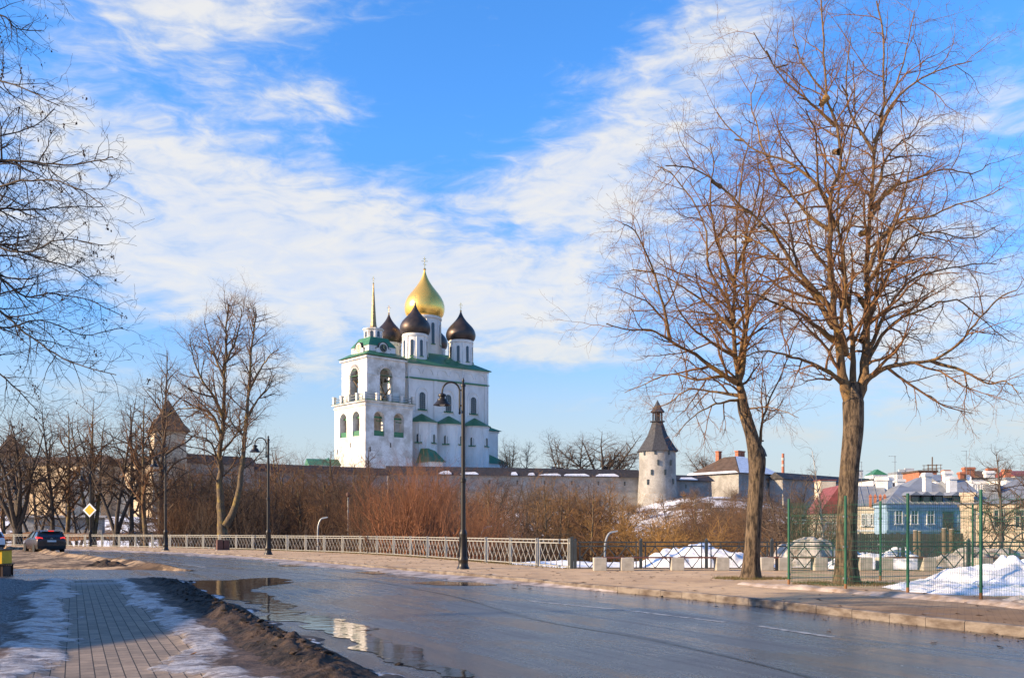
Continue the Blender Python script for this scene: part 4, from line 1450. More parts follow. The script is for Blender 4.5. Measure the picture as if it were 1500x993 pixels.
def build_fortress():
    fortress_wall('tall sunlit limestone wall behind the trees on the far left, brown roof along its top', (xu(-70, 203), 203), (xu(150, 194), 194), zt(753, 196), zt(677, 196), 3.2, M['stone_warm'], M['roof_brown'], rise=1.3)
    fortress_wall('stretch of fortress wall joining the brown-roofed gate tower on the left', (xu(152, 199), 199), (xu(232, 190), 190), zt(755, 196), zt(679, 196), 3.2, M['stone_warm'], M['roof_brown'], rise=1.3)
    fortress_wall('fortress wall with a high brown roof between the gate tower and the lamp second from the left', (xu(262, 196), 196), (xu(372, 208), 208), zt(750, 205), zt(681, 205), 4, M['stone'], M['roof_brown'], rise=2.0)
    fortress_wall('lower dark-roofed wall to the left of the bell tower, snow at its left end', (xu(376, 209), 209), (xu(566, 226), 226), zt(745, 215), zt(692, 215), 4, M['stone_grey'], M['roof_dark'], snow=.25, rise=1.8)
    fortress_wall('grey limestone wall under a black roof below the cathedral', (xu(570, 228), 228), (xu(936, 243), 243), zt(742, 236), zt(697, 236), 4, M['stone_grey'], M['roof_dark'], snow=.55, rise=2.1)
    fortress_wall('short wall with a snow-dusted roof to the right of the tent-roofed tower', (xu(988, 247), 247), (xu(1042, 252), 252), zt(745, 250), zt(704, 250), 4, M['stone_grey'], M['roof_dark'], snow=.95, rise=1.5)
    fortress_wall('far wall with a long dark roof behind the houses, left of the big trunk', (xu(1146, 262), 262), (xu(1290, 300), 300), zt(745, 270), zt(706, 280), 4, M['stone_grey'], M['roof_dark'], rise=1.9)
    # lower retaining wall by the river on the left
    rw = fortress_wall('low grey stone wall at the foot of the tall wall on the far left', (xu(30, 150), 150), (xu(150, 152), 152), zt(779, 150), zt(757, 150), 1.5, M['stone_grey'], M['stone_grey'], rise=.3, slots=False)

    def round_tower(label, u, d, vtop_eave, vbase, rad, vapex, m, roofm, n_roof=8, lantern=None, slots=(), batter=.5, sq=False, over=.75, n=28, rot=0):
        x = xu(u, d)
        z0, ze, za = zt(vbase, d), zt(vtop_eave, d), zt(vapex, d)
        root = empty('fortress_tower', (x, d, z0), rot, label, 'fortress tower')
        h = ze - z0
        w = MB()
        if sq:
            w.add([(-rad - batter, -rad - batter, -8), (rad + batter, -rad - batter, -8), (rad + batter, rad + batter, -8), (-rad - batter, rad + batter, -8), (-rad, -rad, h), (rad, -rad, h), (rad, rad, h), (-rad, rad, h)], [(3, 2, 1, 0), (4, 5, 6, 7), (0, 1, 5, 4), (1, 2, 6, 5), (2, 3, 7, 6), (3, 0, 4, 7)])
        else:
            w.lathe([(rad + batter, -6), (rad + batter * .75, h * .25), (rad + batter * .1, h * .6), (rad, h)], n)
        w.build('wall', m, root, smooth=not sq)
        for (du, v) in slots:
            px = du / F * d
            zz = zt(v, d) - z0
            s = MB()
            if sq:
                s.box(px - .2, px + .2, -rad - batter - .05, -rad + .3, zz - .6, zz + .6)
            else:
                rr_ = rad + batter * (1 - zz / h) * .8
                ang = math.asin(max(-.95, min(.95, px / rr_)))
                cx, cy = math.sin(ang) * rr_, -math.cos(ang) * rr_
                s.bar((cx, cy, zz - .65), (cx, cy, zz + .65), .45, .35, up=(cx, cy, 0))
            s.build('loophole', M['glass_dark'], root)
        r = MB()
        ra = rad + over
        hz = za - z0
        a0 = PI / n_roof
        k = 1 / math.cos(PI / n_roof) if n_roof <= 8 else 1
        if sq: a0, k = PI / 4, math.sqrt(2)
        if lantern:
            zl0, zl1 = zt(lantern[0], d) - z0, zt(lantern[1], d) - z0
            r.lathe([(ra * k, h - .15), (ra * k, h), (ra * k * .87, h + .8), (2.55, h + (zl0 - h) * .55), (1.35, zl0)], n_roof, rot=a0)
            ro = r.build('roof', roofm, root)
            l = MB()
            l.lathe([(1.95, zl0), (1.95, zl0 + .18)], n_roof, rot=a0)
            for q in range(8):
                an = 2 * PI * q / 8 + a0
                l.bar((1.2 * math.cos(an), 1.2 * math.sin(an), zl0), (1.15 * math.cos(an), 1.15 * math.sin(an), zl1), .25)
            l.lathe([(.7, zl0), (.7, zl1)], 8, rot=a0)
            l.lathe([(1.85, zl1), (1.85, zl1 + .12), (1.2, zl1 + .9), (.06, hz)], n_roof, rot=a0)
            l.build('watch_turret', M['wood_roof'], ro)
        else:
            r.lathe([(ra * k, h - .15), (ra * k, h), (ra * k * .72, h + (hz - h) * .22), (.08, hz)], n_roof, rot=a0)
            ro = r.build('roof', roofm, root)
            t = MB()
            t.bar((0, 0, hz - .5), (0, 0, hz + 1.5), .12)
            t.bar((0, 0, hz + 1.2), (.6, 0, hz + 1.2), .05, .5)
            t.build('vane', M['iron'], ro)
        return root
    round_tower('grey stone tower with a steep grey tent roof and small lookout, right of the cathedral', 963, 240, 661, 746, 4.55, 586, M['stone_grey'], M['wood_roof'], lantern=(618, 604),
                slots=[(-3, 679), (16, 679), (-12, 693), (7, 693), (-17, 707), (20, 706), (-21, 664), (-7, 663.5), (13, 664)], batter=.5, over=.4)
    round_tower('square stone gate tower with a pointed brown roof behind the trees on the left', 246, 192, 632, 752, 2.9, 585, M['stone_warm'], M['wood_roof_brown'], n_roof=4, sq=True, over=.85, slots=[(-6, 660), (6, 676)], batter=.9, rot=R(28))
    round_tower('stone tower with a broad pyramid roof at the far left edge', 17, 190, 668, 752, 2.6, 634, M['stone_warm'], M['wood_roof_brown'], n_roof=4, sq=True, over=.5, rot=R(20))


build_fortress()


# ------------------------------------------------------------------ houses
def rect_window(root, x, z, w, h, y=0.0, frame_m=None, split=True, name='window'):
    fm = frame_m or M['trim_white']
    f = MB()
    t = .12
    f.box(x - w / 2 - t, x - w / 2, y - .10, y + .05, z - t, z + h + t)
    f.box(x + w / 2, x + w / 2 + t, y - .10, y + .05, z - t, z + h + t)
    f.box(x - w / 2, x + w / 2, y - .10, y + .05, z + h, z + h + t)
    f.box(x - w / 2 - .2, x + w / 2 + .2, y - .2, y + .05, z - t - .06, z - t + .03)
    if split:
        f.box(x - .03, x + .03, y - .07, y - .01, z, z + h)
        f.box(x - w / 2, x - .03, y - .07, y - .01, z + h * .64, z + h * .68)
        f.box(x + .03, x + w / 2, y - .07, y - .01, z + h * .64, z + h * .68)
    o = f.build(name, fm, root)
    p = MB()
    p.box(x - w / 2, x + w / 2, y - .02, y + .1, z, z + h)
    p.build('pane', M['glass_dark'], o)
    return o


def house(label, x0, y0, w, dep, z0, h, rz, wall_m, roof_m, kind='gable', rise=2.2, over=.35, wins=(), chim=(), cat='house', name='house', ridge_axis='x', frame_m=None, seams=True, snow=False, cornice=True, side_wins=()):
    """origin = front left corner; front is local -Y"""
    root = empty(name, (x0, y0, z0), rz, label, cat)
    b = MB()
    b.box(0, w, 0, dep, -6, h)
    if cornice:
        b.box(-.18, w + .18, -.18, dep + .18, h - .38, h - .02)
    b.build('wall', wall_m, root)
    r = MB()
    e = over
    if kind == 'gable' and ridge_axis == 'x':
        r.prism([(-e, h), (dep + e, h), (dep / 2, h + rise)], -e, w + e, lambda a, c, q: (q, a, c))
    elif kind == 'gable':
        r.prism([(-e, h), (w + e, h), (w / 2, h + rise)], -e, dep + e, lambda a, c, q: (a, q, c))
    elif kind == 'hip':
        k = min(w, dep) / 2
        if w >= dep:
            a, b2 = (k, dep / 2, h + rise), (w - k, dep / 2, h + rise)
        else:
            a, b2 = (w / 2, k, h + rise), (w / 2, dep - k, h + rise)
        V = [(-e, -e, h), (w + e, -e, h), (w + e, dep + e, h), (-e, dep + e, h), a, b2]
        if w >= dep: fs = [(0, 1, 5, 4), (1, 2, 5), (2, 3, 4, 5), (3, 0, 4), (3, 2, 1, 0)]
        else: fs = [(0, 1, 4), (1, 2, 5, 4), (2, 3, 5), (3, 0, 4, 5), (3, 2, 1, 0)]
        r.add(V, fs)
    elif kind == 'flat':
        r.box(-e, w + e, -e, dep + e, h + .004, h + rise)
    ro = r.build('roof', roof_m, root)
    if seams and kind in ('gable', 'hip') and (kind == 'hip' or ridge_axis == 'x'):
        s = MB()
        n = int(w / .7)
        for i in range(1, n):
            x = w * i / n
            t = 1.0
            if kind == 'hip':
                k = min(w, dep) / 2
                t = min(1.0, x / k, (w - x) / k)
            s.bar((x, -e, h + .03), (x, -e + (dep / 2 + e) * t, h + rise * t + .03), .05, .07)
        s.build('seam', roof_m, ro)
    for (x, z, ww, hh) in wins:
        rect_window(root, x, z, ww, hh, frame_m=frame_m)
    for (x, y, ww, dd, za, zb, m, cap) in chim:
        c = MB()
        c.box(x, x + ww, y, y + dd, za, zb)
        if cap:
            c.box(x - .12, x + ww + .12, y - .12, y + dd + .12, zb - .3, zb)
            c.box(x - .05, x + ww + .05, y - .05, y + dd + .05, zb + .002, zb + .12)
        c.build('chimney', m, ro)
    return root


def build_city():
    # blue house
    d = 105.0
    s = F / d
    x0, x1 = xu(1299, d), xu(1418, d)
    z0 = -3.6
    he = zt(738, d) - z0
    zw = zt(767, d) - z0
    w = x1 - x0
    wins = [(xu(u, d) - x0, zt(766, d) - z0, .72, 1.35) for u in (1318, 1343, 1369)]
    lowins = [(xu(u, d) - x0, .9, .8, 1.4) for u in (1316, 1343, 1370)]
    bh = house('blue two-storey house with white-framed windows and dormers in a grey metal roof', x0, d, w, 9.5, z0, he, R(10), M['blue'], M['roof_grey'], 'hip', 2.35, .45, wins + lowins,
               chim=[(6.9, 3.4, .8, .6, he + .8, he + 3.6, M['plaster_white'], True), (3.4, 5.5, .7, .6, he + 1.2, he + 3.2, M['plaster_white'], True)])
    t = MB()
    zl = zt(776, d) - z0
    t.box(-.12, w + .1, -.14, 0, zl - .25, zl)
    t.box(-.1, w + .1, -.12, 0, he - .75, he - .5)
    for x in (.05, 2.0 - .1, w - .3):
        t.box(x, x + .22, -.09, 0, zl, he - .75)
    for i in range(40):
        t.box(.3 + i * (w - .4) / 40, .34 + i * (w - .4) / 40, -.035, 0, zl + .02, he - .76)
    t.build('cornice', M['blue_grey'], bh)
    lf = MB()
    lf.box(-.05, w + .05, -.06, -.003, -3, zl - .26)
    lf.build('lower_storey', M['blue_grey'], bh)
    for u in (1346, 1364, 1384, 1413):
        x = xu(u, d) - x0
        dm = MB()
        zb = he + .05
        dm.box(x - .55, x + .55, .15, 1.9, zb, zb + .95)
        dmo = dm.build('dormer', M['roof_dark'], bh)
        rf = MB()
        rf.prism([(-.72, 0), (.72, 0), (0, .42)], -.05, 2.2, lambda a, c, h, x=x, zb=zb: (x + a, h, zb + .95 + c))
        rf.build('dormer_roof', M['roof_grey'], dmo)
        p = MB()
        p.box(x - .35, x + .35, .11, .2, zb + .15, zb + .8)
        p.build('pane', M['glass_dark'], dmo)
    # balcony door
    bd = MB()
    x = xu(1398, d) - x0
    bd.box(x - .65, x + .65, -.08, .02, zl + .05, zl + 2.0)
    bdo = bd.build('balcony_door', M['glass_dark'], bh)
    bl = MB()
    bl.box(x - .95, x + .95, -.95, -.15, zl - .2, zl - .05)
    for i in range(13):
        bl.bar((x - .9 + i * .15, -.92, zl - .05), (x - .9 + i * .15, -.92, zl + .75), .03)
    bl.bar((x - .95, -.92, zl + .75), (x + .95, -.92, zl + .75), .06)
    bl.build('balcony', M['iron'], bh)

    # cream house
    d = 108.0
    x0, x1 = xu(1254, d), xu(1297.5, d)
    z0 = -3.6
    he = zt(741, d) - z0
    wins = [(xu(u, d) - x0, zt(768.5, d) - z0, .30, 1.15) for u in (1264.5, 1269.5, 1274, 1283, 1293)]
    ch = house('sunlit cream house with narrow windows under a grey metal roof, left of the blue house', x0, d, x1 - x0 - .15, 9, z0, he, R(-14), M['cream'], M['roof_grey'], 'gable', zt(709, d) - zt(741, d), .3, wins,
               chim=[(xu(1296, d) - x0 - .6, 4.0, 1.25, .8, he + .6, he + 3.35, M['plaster_white'], True)])
    for u in (1273.5, 1280, 1287, 1293):
        pz = MB()
        x = xu(u, d) - x0
        pz.box(x - .13, x + .13, -.3, -.04, he - .1, he + 1.0)
        pz.prism([(-.2, 0), (.2, 0), (0, .34)], -.37, .03, lambda a, c, h, x=x: (x + a, h, he + 1.0 + c))
        pz.build('pinnacle', M['brick'], ch)
    lt = MB()
    lt.box(-.1, x1 - x0, -.1, -.003, zt(775.5, d) - z0 - .2, zt(775.5, d) - z0)
    lt.build('cornice', M['trim_white'], ch)

    # red roofed house mostly behind the trunk
    d = 112.0
    x0 = xu(1204, d)
    z0 = -3.6
    he = zt(752, d) - z0
    house('cream house with a dark red gable roof between the birch and the big trunk', x0, d, 3.9, 8, z0, he, R(-6), M['cream'], M['roof_red'], 'gable', 3.3, .4,
          [(.7, he - 2.2, .35, 1.1), (1.4, he - 2.2, .35, 1.1), (2.3, he - 2.2, .35, 1.1)], chim=[], ridge_axis='y', seams=False)
    house('small cream rooftop block with a thin red edge behind the birch', xu(1202, 125), 125, 2.0, 2.5, 2, zt(703.5, 125) - 2, 0, M['cream'], M['roof_red'], 'flat', .12, .12, [], cornice=False, seams=False)
    # beige stone building
    d = 84.0
    x0 = xu(1409, d)
    z0 = -2.6
    he = zt(738, d) - z0
    w = 9.0
    wins = [(xu(u, d) - x0, zt(772, d) - z0, .62, 1.45) for u in (1457, 1484, 1511)]
    wins += [(xu(u, d) - x0, .4, .62, 1.2) for u in (1430, 1457, 1484, 1511)]
    sb = house('worn beige limestone building with a grey tin roof at the right edge', x0, d, w, 11, z0, he, R(-25), M['stone_warm'], M['roof_grey'], 'hip', 2.3, .4, wins, frame_m=M['stone'])
    q = MB()
    q.box(-.1, .95, -.16, 0, -3, he + .7)
    q.box(-.22, 1.1, -.24, .6, he + .72, he + 1.0)
    zl = zt(778, d) - z0
    q.box(.96, w, -.08, 0, zl - .12, zl + .1)
    q.build('corner_pier', M['stone_warm'], sb)
    dm = MB()
    dm.prism([(1.6, he + .35), (4.2, he + 1.55), (4.2, he + 1.75), (1.6, he + 1.75)], 1.7, 2.9, lambda a, c, h: (h + .2, a, c))
    dm.build('dormer', M['roof_grey'], sb)

    # roofscape behind
    def bg(label, u0, u1, d, vb, vt, m, rm, kind='flat', rise=.25, dep=8, wins=0, chim=(), name='building', wrow=1, frame=None, ra='x'):
        x0, x1 = xu(u0, d), xu(u1, d)
        z0 = 2.0
        h = zt(vt, d) - z0
        ws = []
        for r_ in range(wrow):
            for i in range(wins):
                ws.append(((x1 - x0) * (i + .5) / wins, h - 2.0 - r_ * 2.8, (x1 - x0) / wins * .38, 1.2))
        return house(label, x0, d, x1 - x0, dep, z0, h, 0, m, rm, kind, rise, .2, ws, chim=[(a * (x1 - x0), 1, c, .8, h, h + e, mm, True) for a, c, e, mm in chim], cat='building', name=name, seams=False, cornice=False, frame_m=frame, ridge_axis=ra)
    bg('grey-roofed house standing directly behind the blue one', 1322, 1408, 128, 0, 722, M['plaster_white'], M['roof_grey'], 'hip', 2.3, 9, chim=[(.78, 1.0, 2.9, M['plaster_white'])])
    bg('dark blue-grey roof rising between two white chimneys behind the cream house', 1298, 1330, 140, 0, 721, M['plaster_white'], M['roof_dark'], 'gable', 1.6, 7, chim=[(.62, 1.2, 1.9, M['plaster_white'])])
    bg('white house with small square windows above the cream one', 1278, 1300, 165, 0, 703, M['plaster_white'], M['roof_dark'], 'flat', .2, 7, wins=4)
    bg('low red brick block with a slatted parapet under the scaffold', 1346, 1372, 170, 0, 691, M['brick'], M['roof_brown'], 'flat', .3, 7, wins=5)
    bg('grey gable roof beside the tall brick chimney', 1371, 1386, 160, 0, 704, M['plaster_white'], M['roof_grey'], 'gable', 1.2, 6)
    bg('long white attic storey with paired windows, left of the satellite dishes', 1423, 1466, 140, 0, 702, M['plaster_white'], M['roof_dark'], 'flat', .25, 8, wins=6, chim=[(.62, 1.3, 1.2, M['plaster_white'])])
    bg('white building with a row of dark windows at the right edge', 1474, 1512, 135, 0, 702, M['plaster_white'], M['roof_grey'], 'flat', .3, 8, wins=5)
    bg('brown roof with a dormer far back on the right', 1438, 1470, 190, 0, 699, M['brick'], M['roof_brown'], 'gable', 1.5, 7, chim=[(.4, 2.0, 1.8, M['brick'])])
    bg('dark grey roof in front of the brick stack', 1401, 1432, 126, 0, 722, M['cream'], M['roof_grey'], 'gable', 1.9, 8)
    bg('pale apartment block with a green top on the horizon', 1279, 1300, 420, 0, 695, M['apartment'], M['roof_green'], 'hip', 2.6, 10, wins=6, wrow=2)
    bg('pair of grey apartment blocks far off left of the scaffold', 1314, 1336, 430, 0, 694, M['apartment'], M['roof_grey'], 'flat', 1.0, 10, wins=6, wrow=2, chim=[(.2, 3, 2, M['apartment']), (.6, 4, 2.5, M['apartment'])])
    bg('low white block with a green edge just right of the big trunk', 1258, 1272, 300, 0, 703, M['plaster_white'], M['roof_green'], 'flat', .5, 8, wins=3)
    bg('grey tower block far off behind the big trunk', 1256, 1264, 480, 0, 690, M['apartment'], M['roof_grey'], 'flat', .5, 8, wins=2, wrow=3)
    bg('yellow roof block behind the right trees at the edge', 1487, 1530, 175, 0, 697, M['cream'], M['roof_red'], 'gable', 1.2, 8, wins=4)
    # free-standing stacks
    def stack(label, u0, u1, d, vt, vb, m):
        x0, x1 = xu(u0, d), xu(u1, d)
        r = empty('chimney_stack', (x0, d, zt(vb, d)), 0, label, 'chimney')
        b = MB()
        h = zt(vt, d) - zt(vb, d)
        b.box(0, x1 - x0, 0, .9, -4, h - .35)
        b.build('shaft', m, r)
        c = MB()
        c.box(-.12, x1 - x0 + .12, -.12, 1.02, h - .35, h - .12)
        c.box(-.05, x1 - x0 + .05, -.05, .95, h - .118, h)
        c.build('cap', m, r)
    stack('slim red brick chimney beside the white one', 1383, 1392, 150, 688, 712, M['brick'])
    stack('broad red brick stack with a stepped top', 1413, 1428, 150, 684, 708, M['brick'])
    stack('red brick stack half hidden, left of the stepped one', 1406.5, 1412.5, 149, 691, 712, M['brick'])
    stack('white chimney on the grey roofs right of the blue house', 1391, 1402, 118, 698, 722, M['plaster_white'])
    stack('small brick chimney with a round vent far right', 1472, 1481, 150, 687, 698, M['brick'])
    # scaffold
    d = 185
    r = empty('scaffold', (xu(1360, d), d, zt(692, d)), 0, 'timber scaffold round a mast above the red brick block', 'scaffold')
    b = MB()
    wv = xu(1378, d) - xu(1360, d)
    for x in (0, wv * .33, wv * .66, wv):
        for y in (0, 2):
            b.bar((x, y, -2), (x, y, 1.6), .09)
    for z in (.1, .8, 1.5):
        for y in (0, 2): b.bar((-.3, y, z), (wv + .3, y, z), .1)
    b.build('frame', M['wood'], r)
    b = MB(); b.bar((wv * .5, 1, -2), (wv * .5, 1, 3.1), .18); b.build('mast', M['wood'], r)
    # antennas
    for (u, d, vb, vt, lab) in ((1311, 110, 700, 667.5, 'tall thin roof aerial on the white chimney of the cream house'), (1262, 140, 706, 676, 'thin roof aerial right beside the big trunk'), (1276, 150, 706, 689, 'short roof aerial left of the green-topped block'), (1415.5, 140, 690, 660, 'roof aerial with two crossbars on the brick stack'), (1421, 150, 690, 671, 'short mast next to the two-barred aerial')):
        a = MB()
        x = xu(u, d)
        h = zt(vt, d) - zt(vb, d)
        a.bar((0, 0, -1), (0, 0, h), .05)
        a.bar((-.75, 0, h - .05), (.12, 0, h - .05), .04)
        if h > 2: a.bar((-.35, 0, h - .7), (.2, 0, h - .7), .03)
        for k in range(4): a.bar((-.7 + k * .2, -.2, h - .05), (-.7 + k * .2, .2, h - .05), .02)
        tag(a.build('roof_aerial', M['galv'], loc=(x, d, zt(vb, d))), lab, 'aerial')
    # satellite dish
    d = 138
    r = MB()
    r.lathe([(.02, 0), (.28, .05), (.45, .14), (.46, .15), (.28, .07), (.02, .02)], 16)
    o = r.build('satellite_dish', M['sign_white'], smooth=True, loc=(xu(1418, d), d, zt(700, d)))
    o.rotation_euler = (R(80), 0, R(15))
    tag(o, 'round white satellite dish on the brick stack', 'satellite dish')

    # white building with a snowy hip roof behind the wall
    d = 262
    root = empty('kremlin_house', (xu(1077, d), d - 4, zt(740, d)), R(38), 'white building with a snow-covered hip roof and brick chimneys, right of the tent-roofed tower', 'building')
    z0 = zt(740, d)
    he = zt(694, d) - z0
    b = MB()
    b.box(0, 17, 0, 17, -8, he)
    b.build('wall', M['stone_grey'], root)
    r = MB()
    k = 6.0
    rz_ = he + 5.2
    e = .8
    r.add([(-e, -e, he), (17 + e, -e, he), (17 + e, 17 + e, he), (-e, 17 + e, he), (6.5, 6.5, rz_), (10.5, 6.5, rz_), (10.5, 10.5, rz_), (6.5, 10.5, rz_)], [(3, 0, 4, 7), (1, 2, 6, 5), (2, 3, 7, 6), (4, 5, 6, 7), (3, 2, 1, 0), (0, 1, 5, 4)])
    ro = r.build('roof', M['roof_brown'], root)
    sn = MB()
    sn.add([(-e + .3, -e + .02, he + .12), (17 + e - .3, -e + .02, he + .12), (10.4, 6.45, rz_ + .1), (6.7, 6.45, rz_ + .1)], [(0, 1, 2, 3)])
    sn.add([(-e - .02, -e + .3, he + .12), (-e - .02, 17 + e, he + .12), (-e + .9, 17 + e, he + .75), (-e + .9, 1.4, he + .75)], [(0, 3, 2, 1)])
    sn.build('snow', M['snow'], ro)
    for (x, y, w_) in ((5.5, 11.5, 1.3), (8.5, 7.0, 1.5), (10.5, 7.2, 1.2)):
        c = MB()
        c.box(x, x + w_, y, y + 1.1, he + 3, rz_ + 1.5)
        c.box(x - .15, x + w_ + .15, y - .15, y + 1.25, rz_ + 1.5, rz_ + 1.8)
        c.build('chimney', M['brick'], ro)
    for x in (4, 8, 12):
        rect_window(root, x, he - 5.5, .9, 1.5)
        rect_window(root, x, he - 10, .7, 1.2)
    # small turret behind, striped works chimney
    d = 300
    r = empty('turret', (xu(1115, d), d, zt(720, d)), 0, 'small pointed turret with a weathervane just right of the left big trunk', 'turret')
    b = MB(); h = zt(668, d) - zt(720, d)
    b.lathe([(1.3, -4), (1.3, h)], 12); b.build('wall', M['plaster_white'], r)
    b = MB(); b.lathe([(1.9, h), (1.2, h + 2), (.06, h + 3.7)], 12); ro = b.build('roof', M['wood_roof'], r)
    b = MB(); b.bar((0, 0, h + 3.4), (0, 0, h + 5), .12); b.bar((0, 0, h + 4.8), (.8, 0, h + 4.8), .06, .5); b.build('vane', M['iron'], ro)
    d = 420
    r = empty('works_chimney', (xu(1147, d), d, zt(700, d)), 0, 'far striped brick works chimney on the skyline', 'chimney')
    h = zt(663, d) - zt(700, d)
    b = MB(); b.lathe([(.75, -8), (.6, h * .55), (.56, h * .97)], 14); b.build('shaft', M['brick'], r, smooth=True)
    for z0_ in (.45, .7):
        b = MB(); b.lathe([(.68, h * z0_), (.65, h * (z0_ + .1))], 14); b.build('band', M['concrete'], r)
    # brown roofs peeping above the wall under the round trees
    for (u0, u1, vt, lab) in ((798, 845, 693, 'low brown roof with a pale chimney behind the black-roofed wall'), (872, 905, 691, 'second low brown roof behind the wall, under the round-crowned trees')):
        d = 285
        x0, x1 = xu(u0, d), xu(u1, d)
        house(lab, x0, d, x1 - x0, 8, 14, zt(vt + 6, d) - 14, 0, M['cream'], M['roof_brown'], 'hip', 3.2, .4, [], chim=[(2.2, 3, 1.0, .9, 3, zt(vt - 10, d) - 14, M['plaster_white'], True)], cat='building', name='building', seams=False)
    # pale green-roofed house left of the bell tower
    d = 250
    x0 = xu(455, d)
    house('low white house with a green roof to the left of the bell tower', x0, d, 7.5, 9, 10, zt(681, d) - 10, R(20), M['plaster_white'], M['roof_green'], 'gable', 2.0, .5, [], seams=False)
    house('grass-green lean-to roof at the foot of the bell tower', xu(470, 262), 262, 4.2, 6, 10, zt(694, 262) - 10, R(20), M['plaster_white'], M['roof_green'], 'gable', 4.5, .4, [], seams=False, cornice=False, ridge_axis='y')


build_city()

# ------------------------------------------------------------------ trees
def tubes(name, polys, k, m, smooth=True):
    """one mesh out of many polylines [(points, radii)]"""
    groups = {}
    for pts, rs in polys:
        groups.setdefault(len(pts), []).append((pts, rs))
    VV, FF, base = [], [], 0
    for n, lst in groups.items():
        P = np.array([a for a, _ in lst], float)
        Rr = np.array([b for _, b in lst], float)
        N = len(lst)
        T = np.gradient(P, axis=1)
        T /= np.linalg.norm(T, axis=2, keepdims=True) + 1e-9
        mean = np.abs(P[:, -1] - P[:, 0])
        mean /= np.linalg.norm(mean, axis=1, keepdims=True) + 1e-9
        ref = np.where((mean[:, 2] > 0.75)[:, None], np.array([[1.0, 0, 0]]), np.array([[0, 0, 1.0]]))[:, None, :]
        S = np.cross(T, np.broadcast_to(ref, T.shape))
        S /= np.linalg.norm(S, axis=2, keepdims=True) + 1e-9
        Q = np.cross(T, S)
        a = np.arange(k) * 2 * PI / k
        ring = P[:, :, None, :] + Rr[:, :, None, None] * (np.cos(a)[None, None, :, None] * S[:, :, None, :] + np.sin(a)[None, None, :, None] * Q[:, :, None, :])
        VV.append(ring.reshape(-1, 3))
        idx = base + np.arange(N * n * k).reshape(N, n, k)
        nx = np.roll(idx, -1, axis=2)
        Fq = np.stack([idx[:, :-1], nx[:, :-1], nx[:, 1:], idx[:, 1:]], -1).reshape(-1, 4)
        FF.append(Fq)
        base += N * n * k
    me = bpy.data.meshes.new(name)
    V, Fq = np.concatenate(VV), np.concatenate(FF)
    fill_mesh(me, V, Fq)
    if smooth: me.polygons.foreach_set('use_smooth', np.ones(len(Fq), bool))
    me.materials.append(m)
    return me


def join_mesh(name, parts):
    """several [(polys, sides)] joined into one mesh with one material"""
    raise NotImplementedError


def nrm(v):
    l = math.sqrt(v[0] * v[0] + v[1] * v[1] + v[2] * v[2]) or 1e-9
    return (v[0] / l, v[1] / l, v[2] / l)


def deflect(t, ang, az):
    """unit vector at angle ang from t, azimuth az around it"""
    r = (1, 0, 0) if abs(t[0]) < .7 else (0, 1, 0)
    s = nrm((t[1] * r[2] - t[2] * r[1], t[2] * r[0] - t[0] * r[2], t[0] * r[1] - t[1] * r[0]))
    q = (t[1] * s[2] - t[2] * s[1], t[2] * s[0] - t[0] * s[2], t[0] * s[1] - t[1] * s[0])
    c, sn = math.cos(ang), math.sin(ang)
    ca, sa = math.cos(az), math.sin(az)
    return nrm(tuple(t[i] * c + (s[i] * ca + q[i] * sa) * sn for i in range(3)))


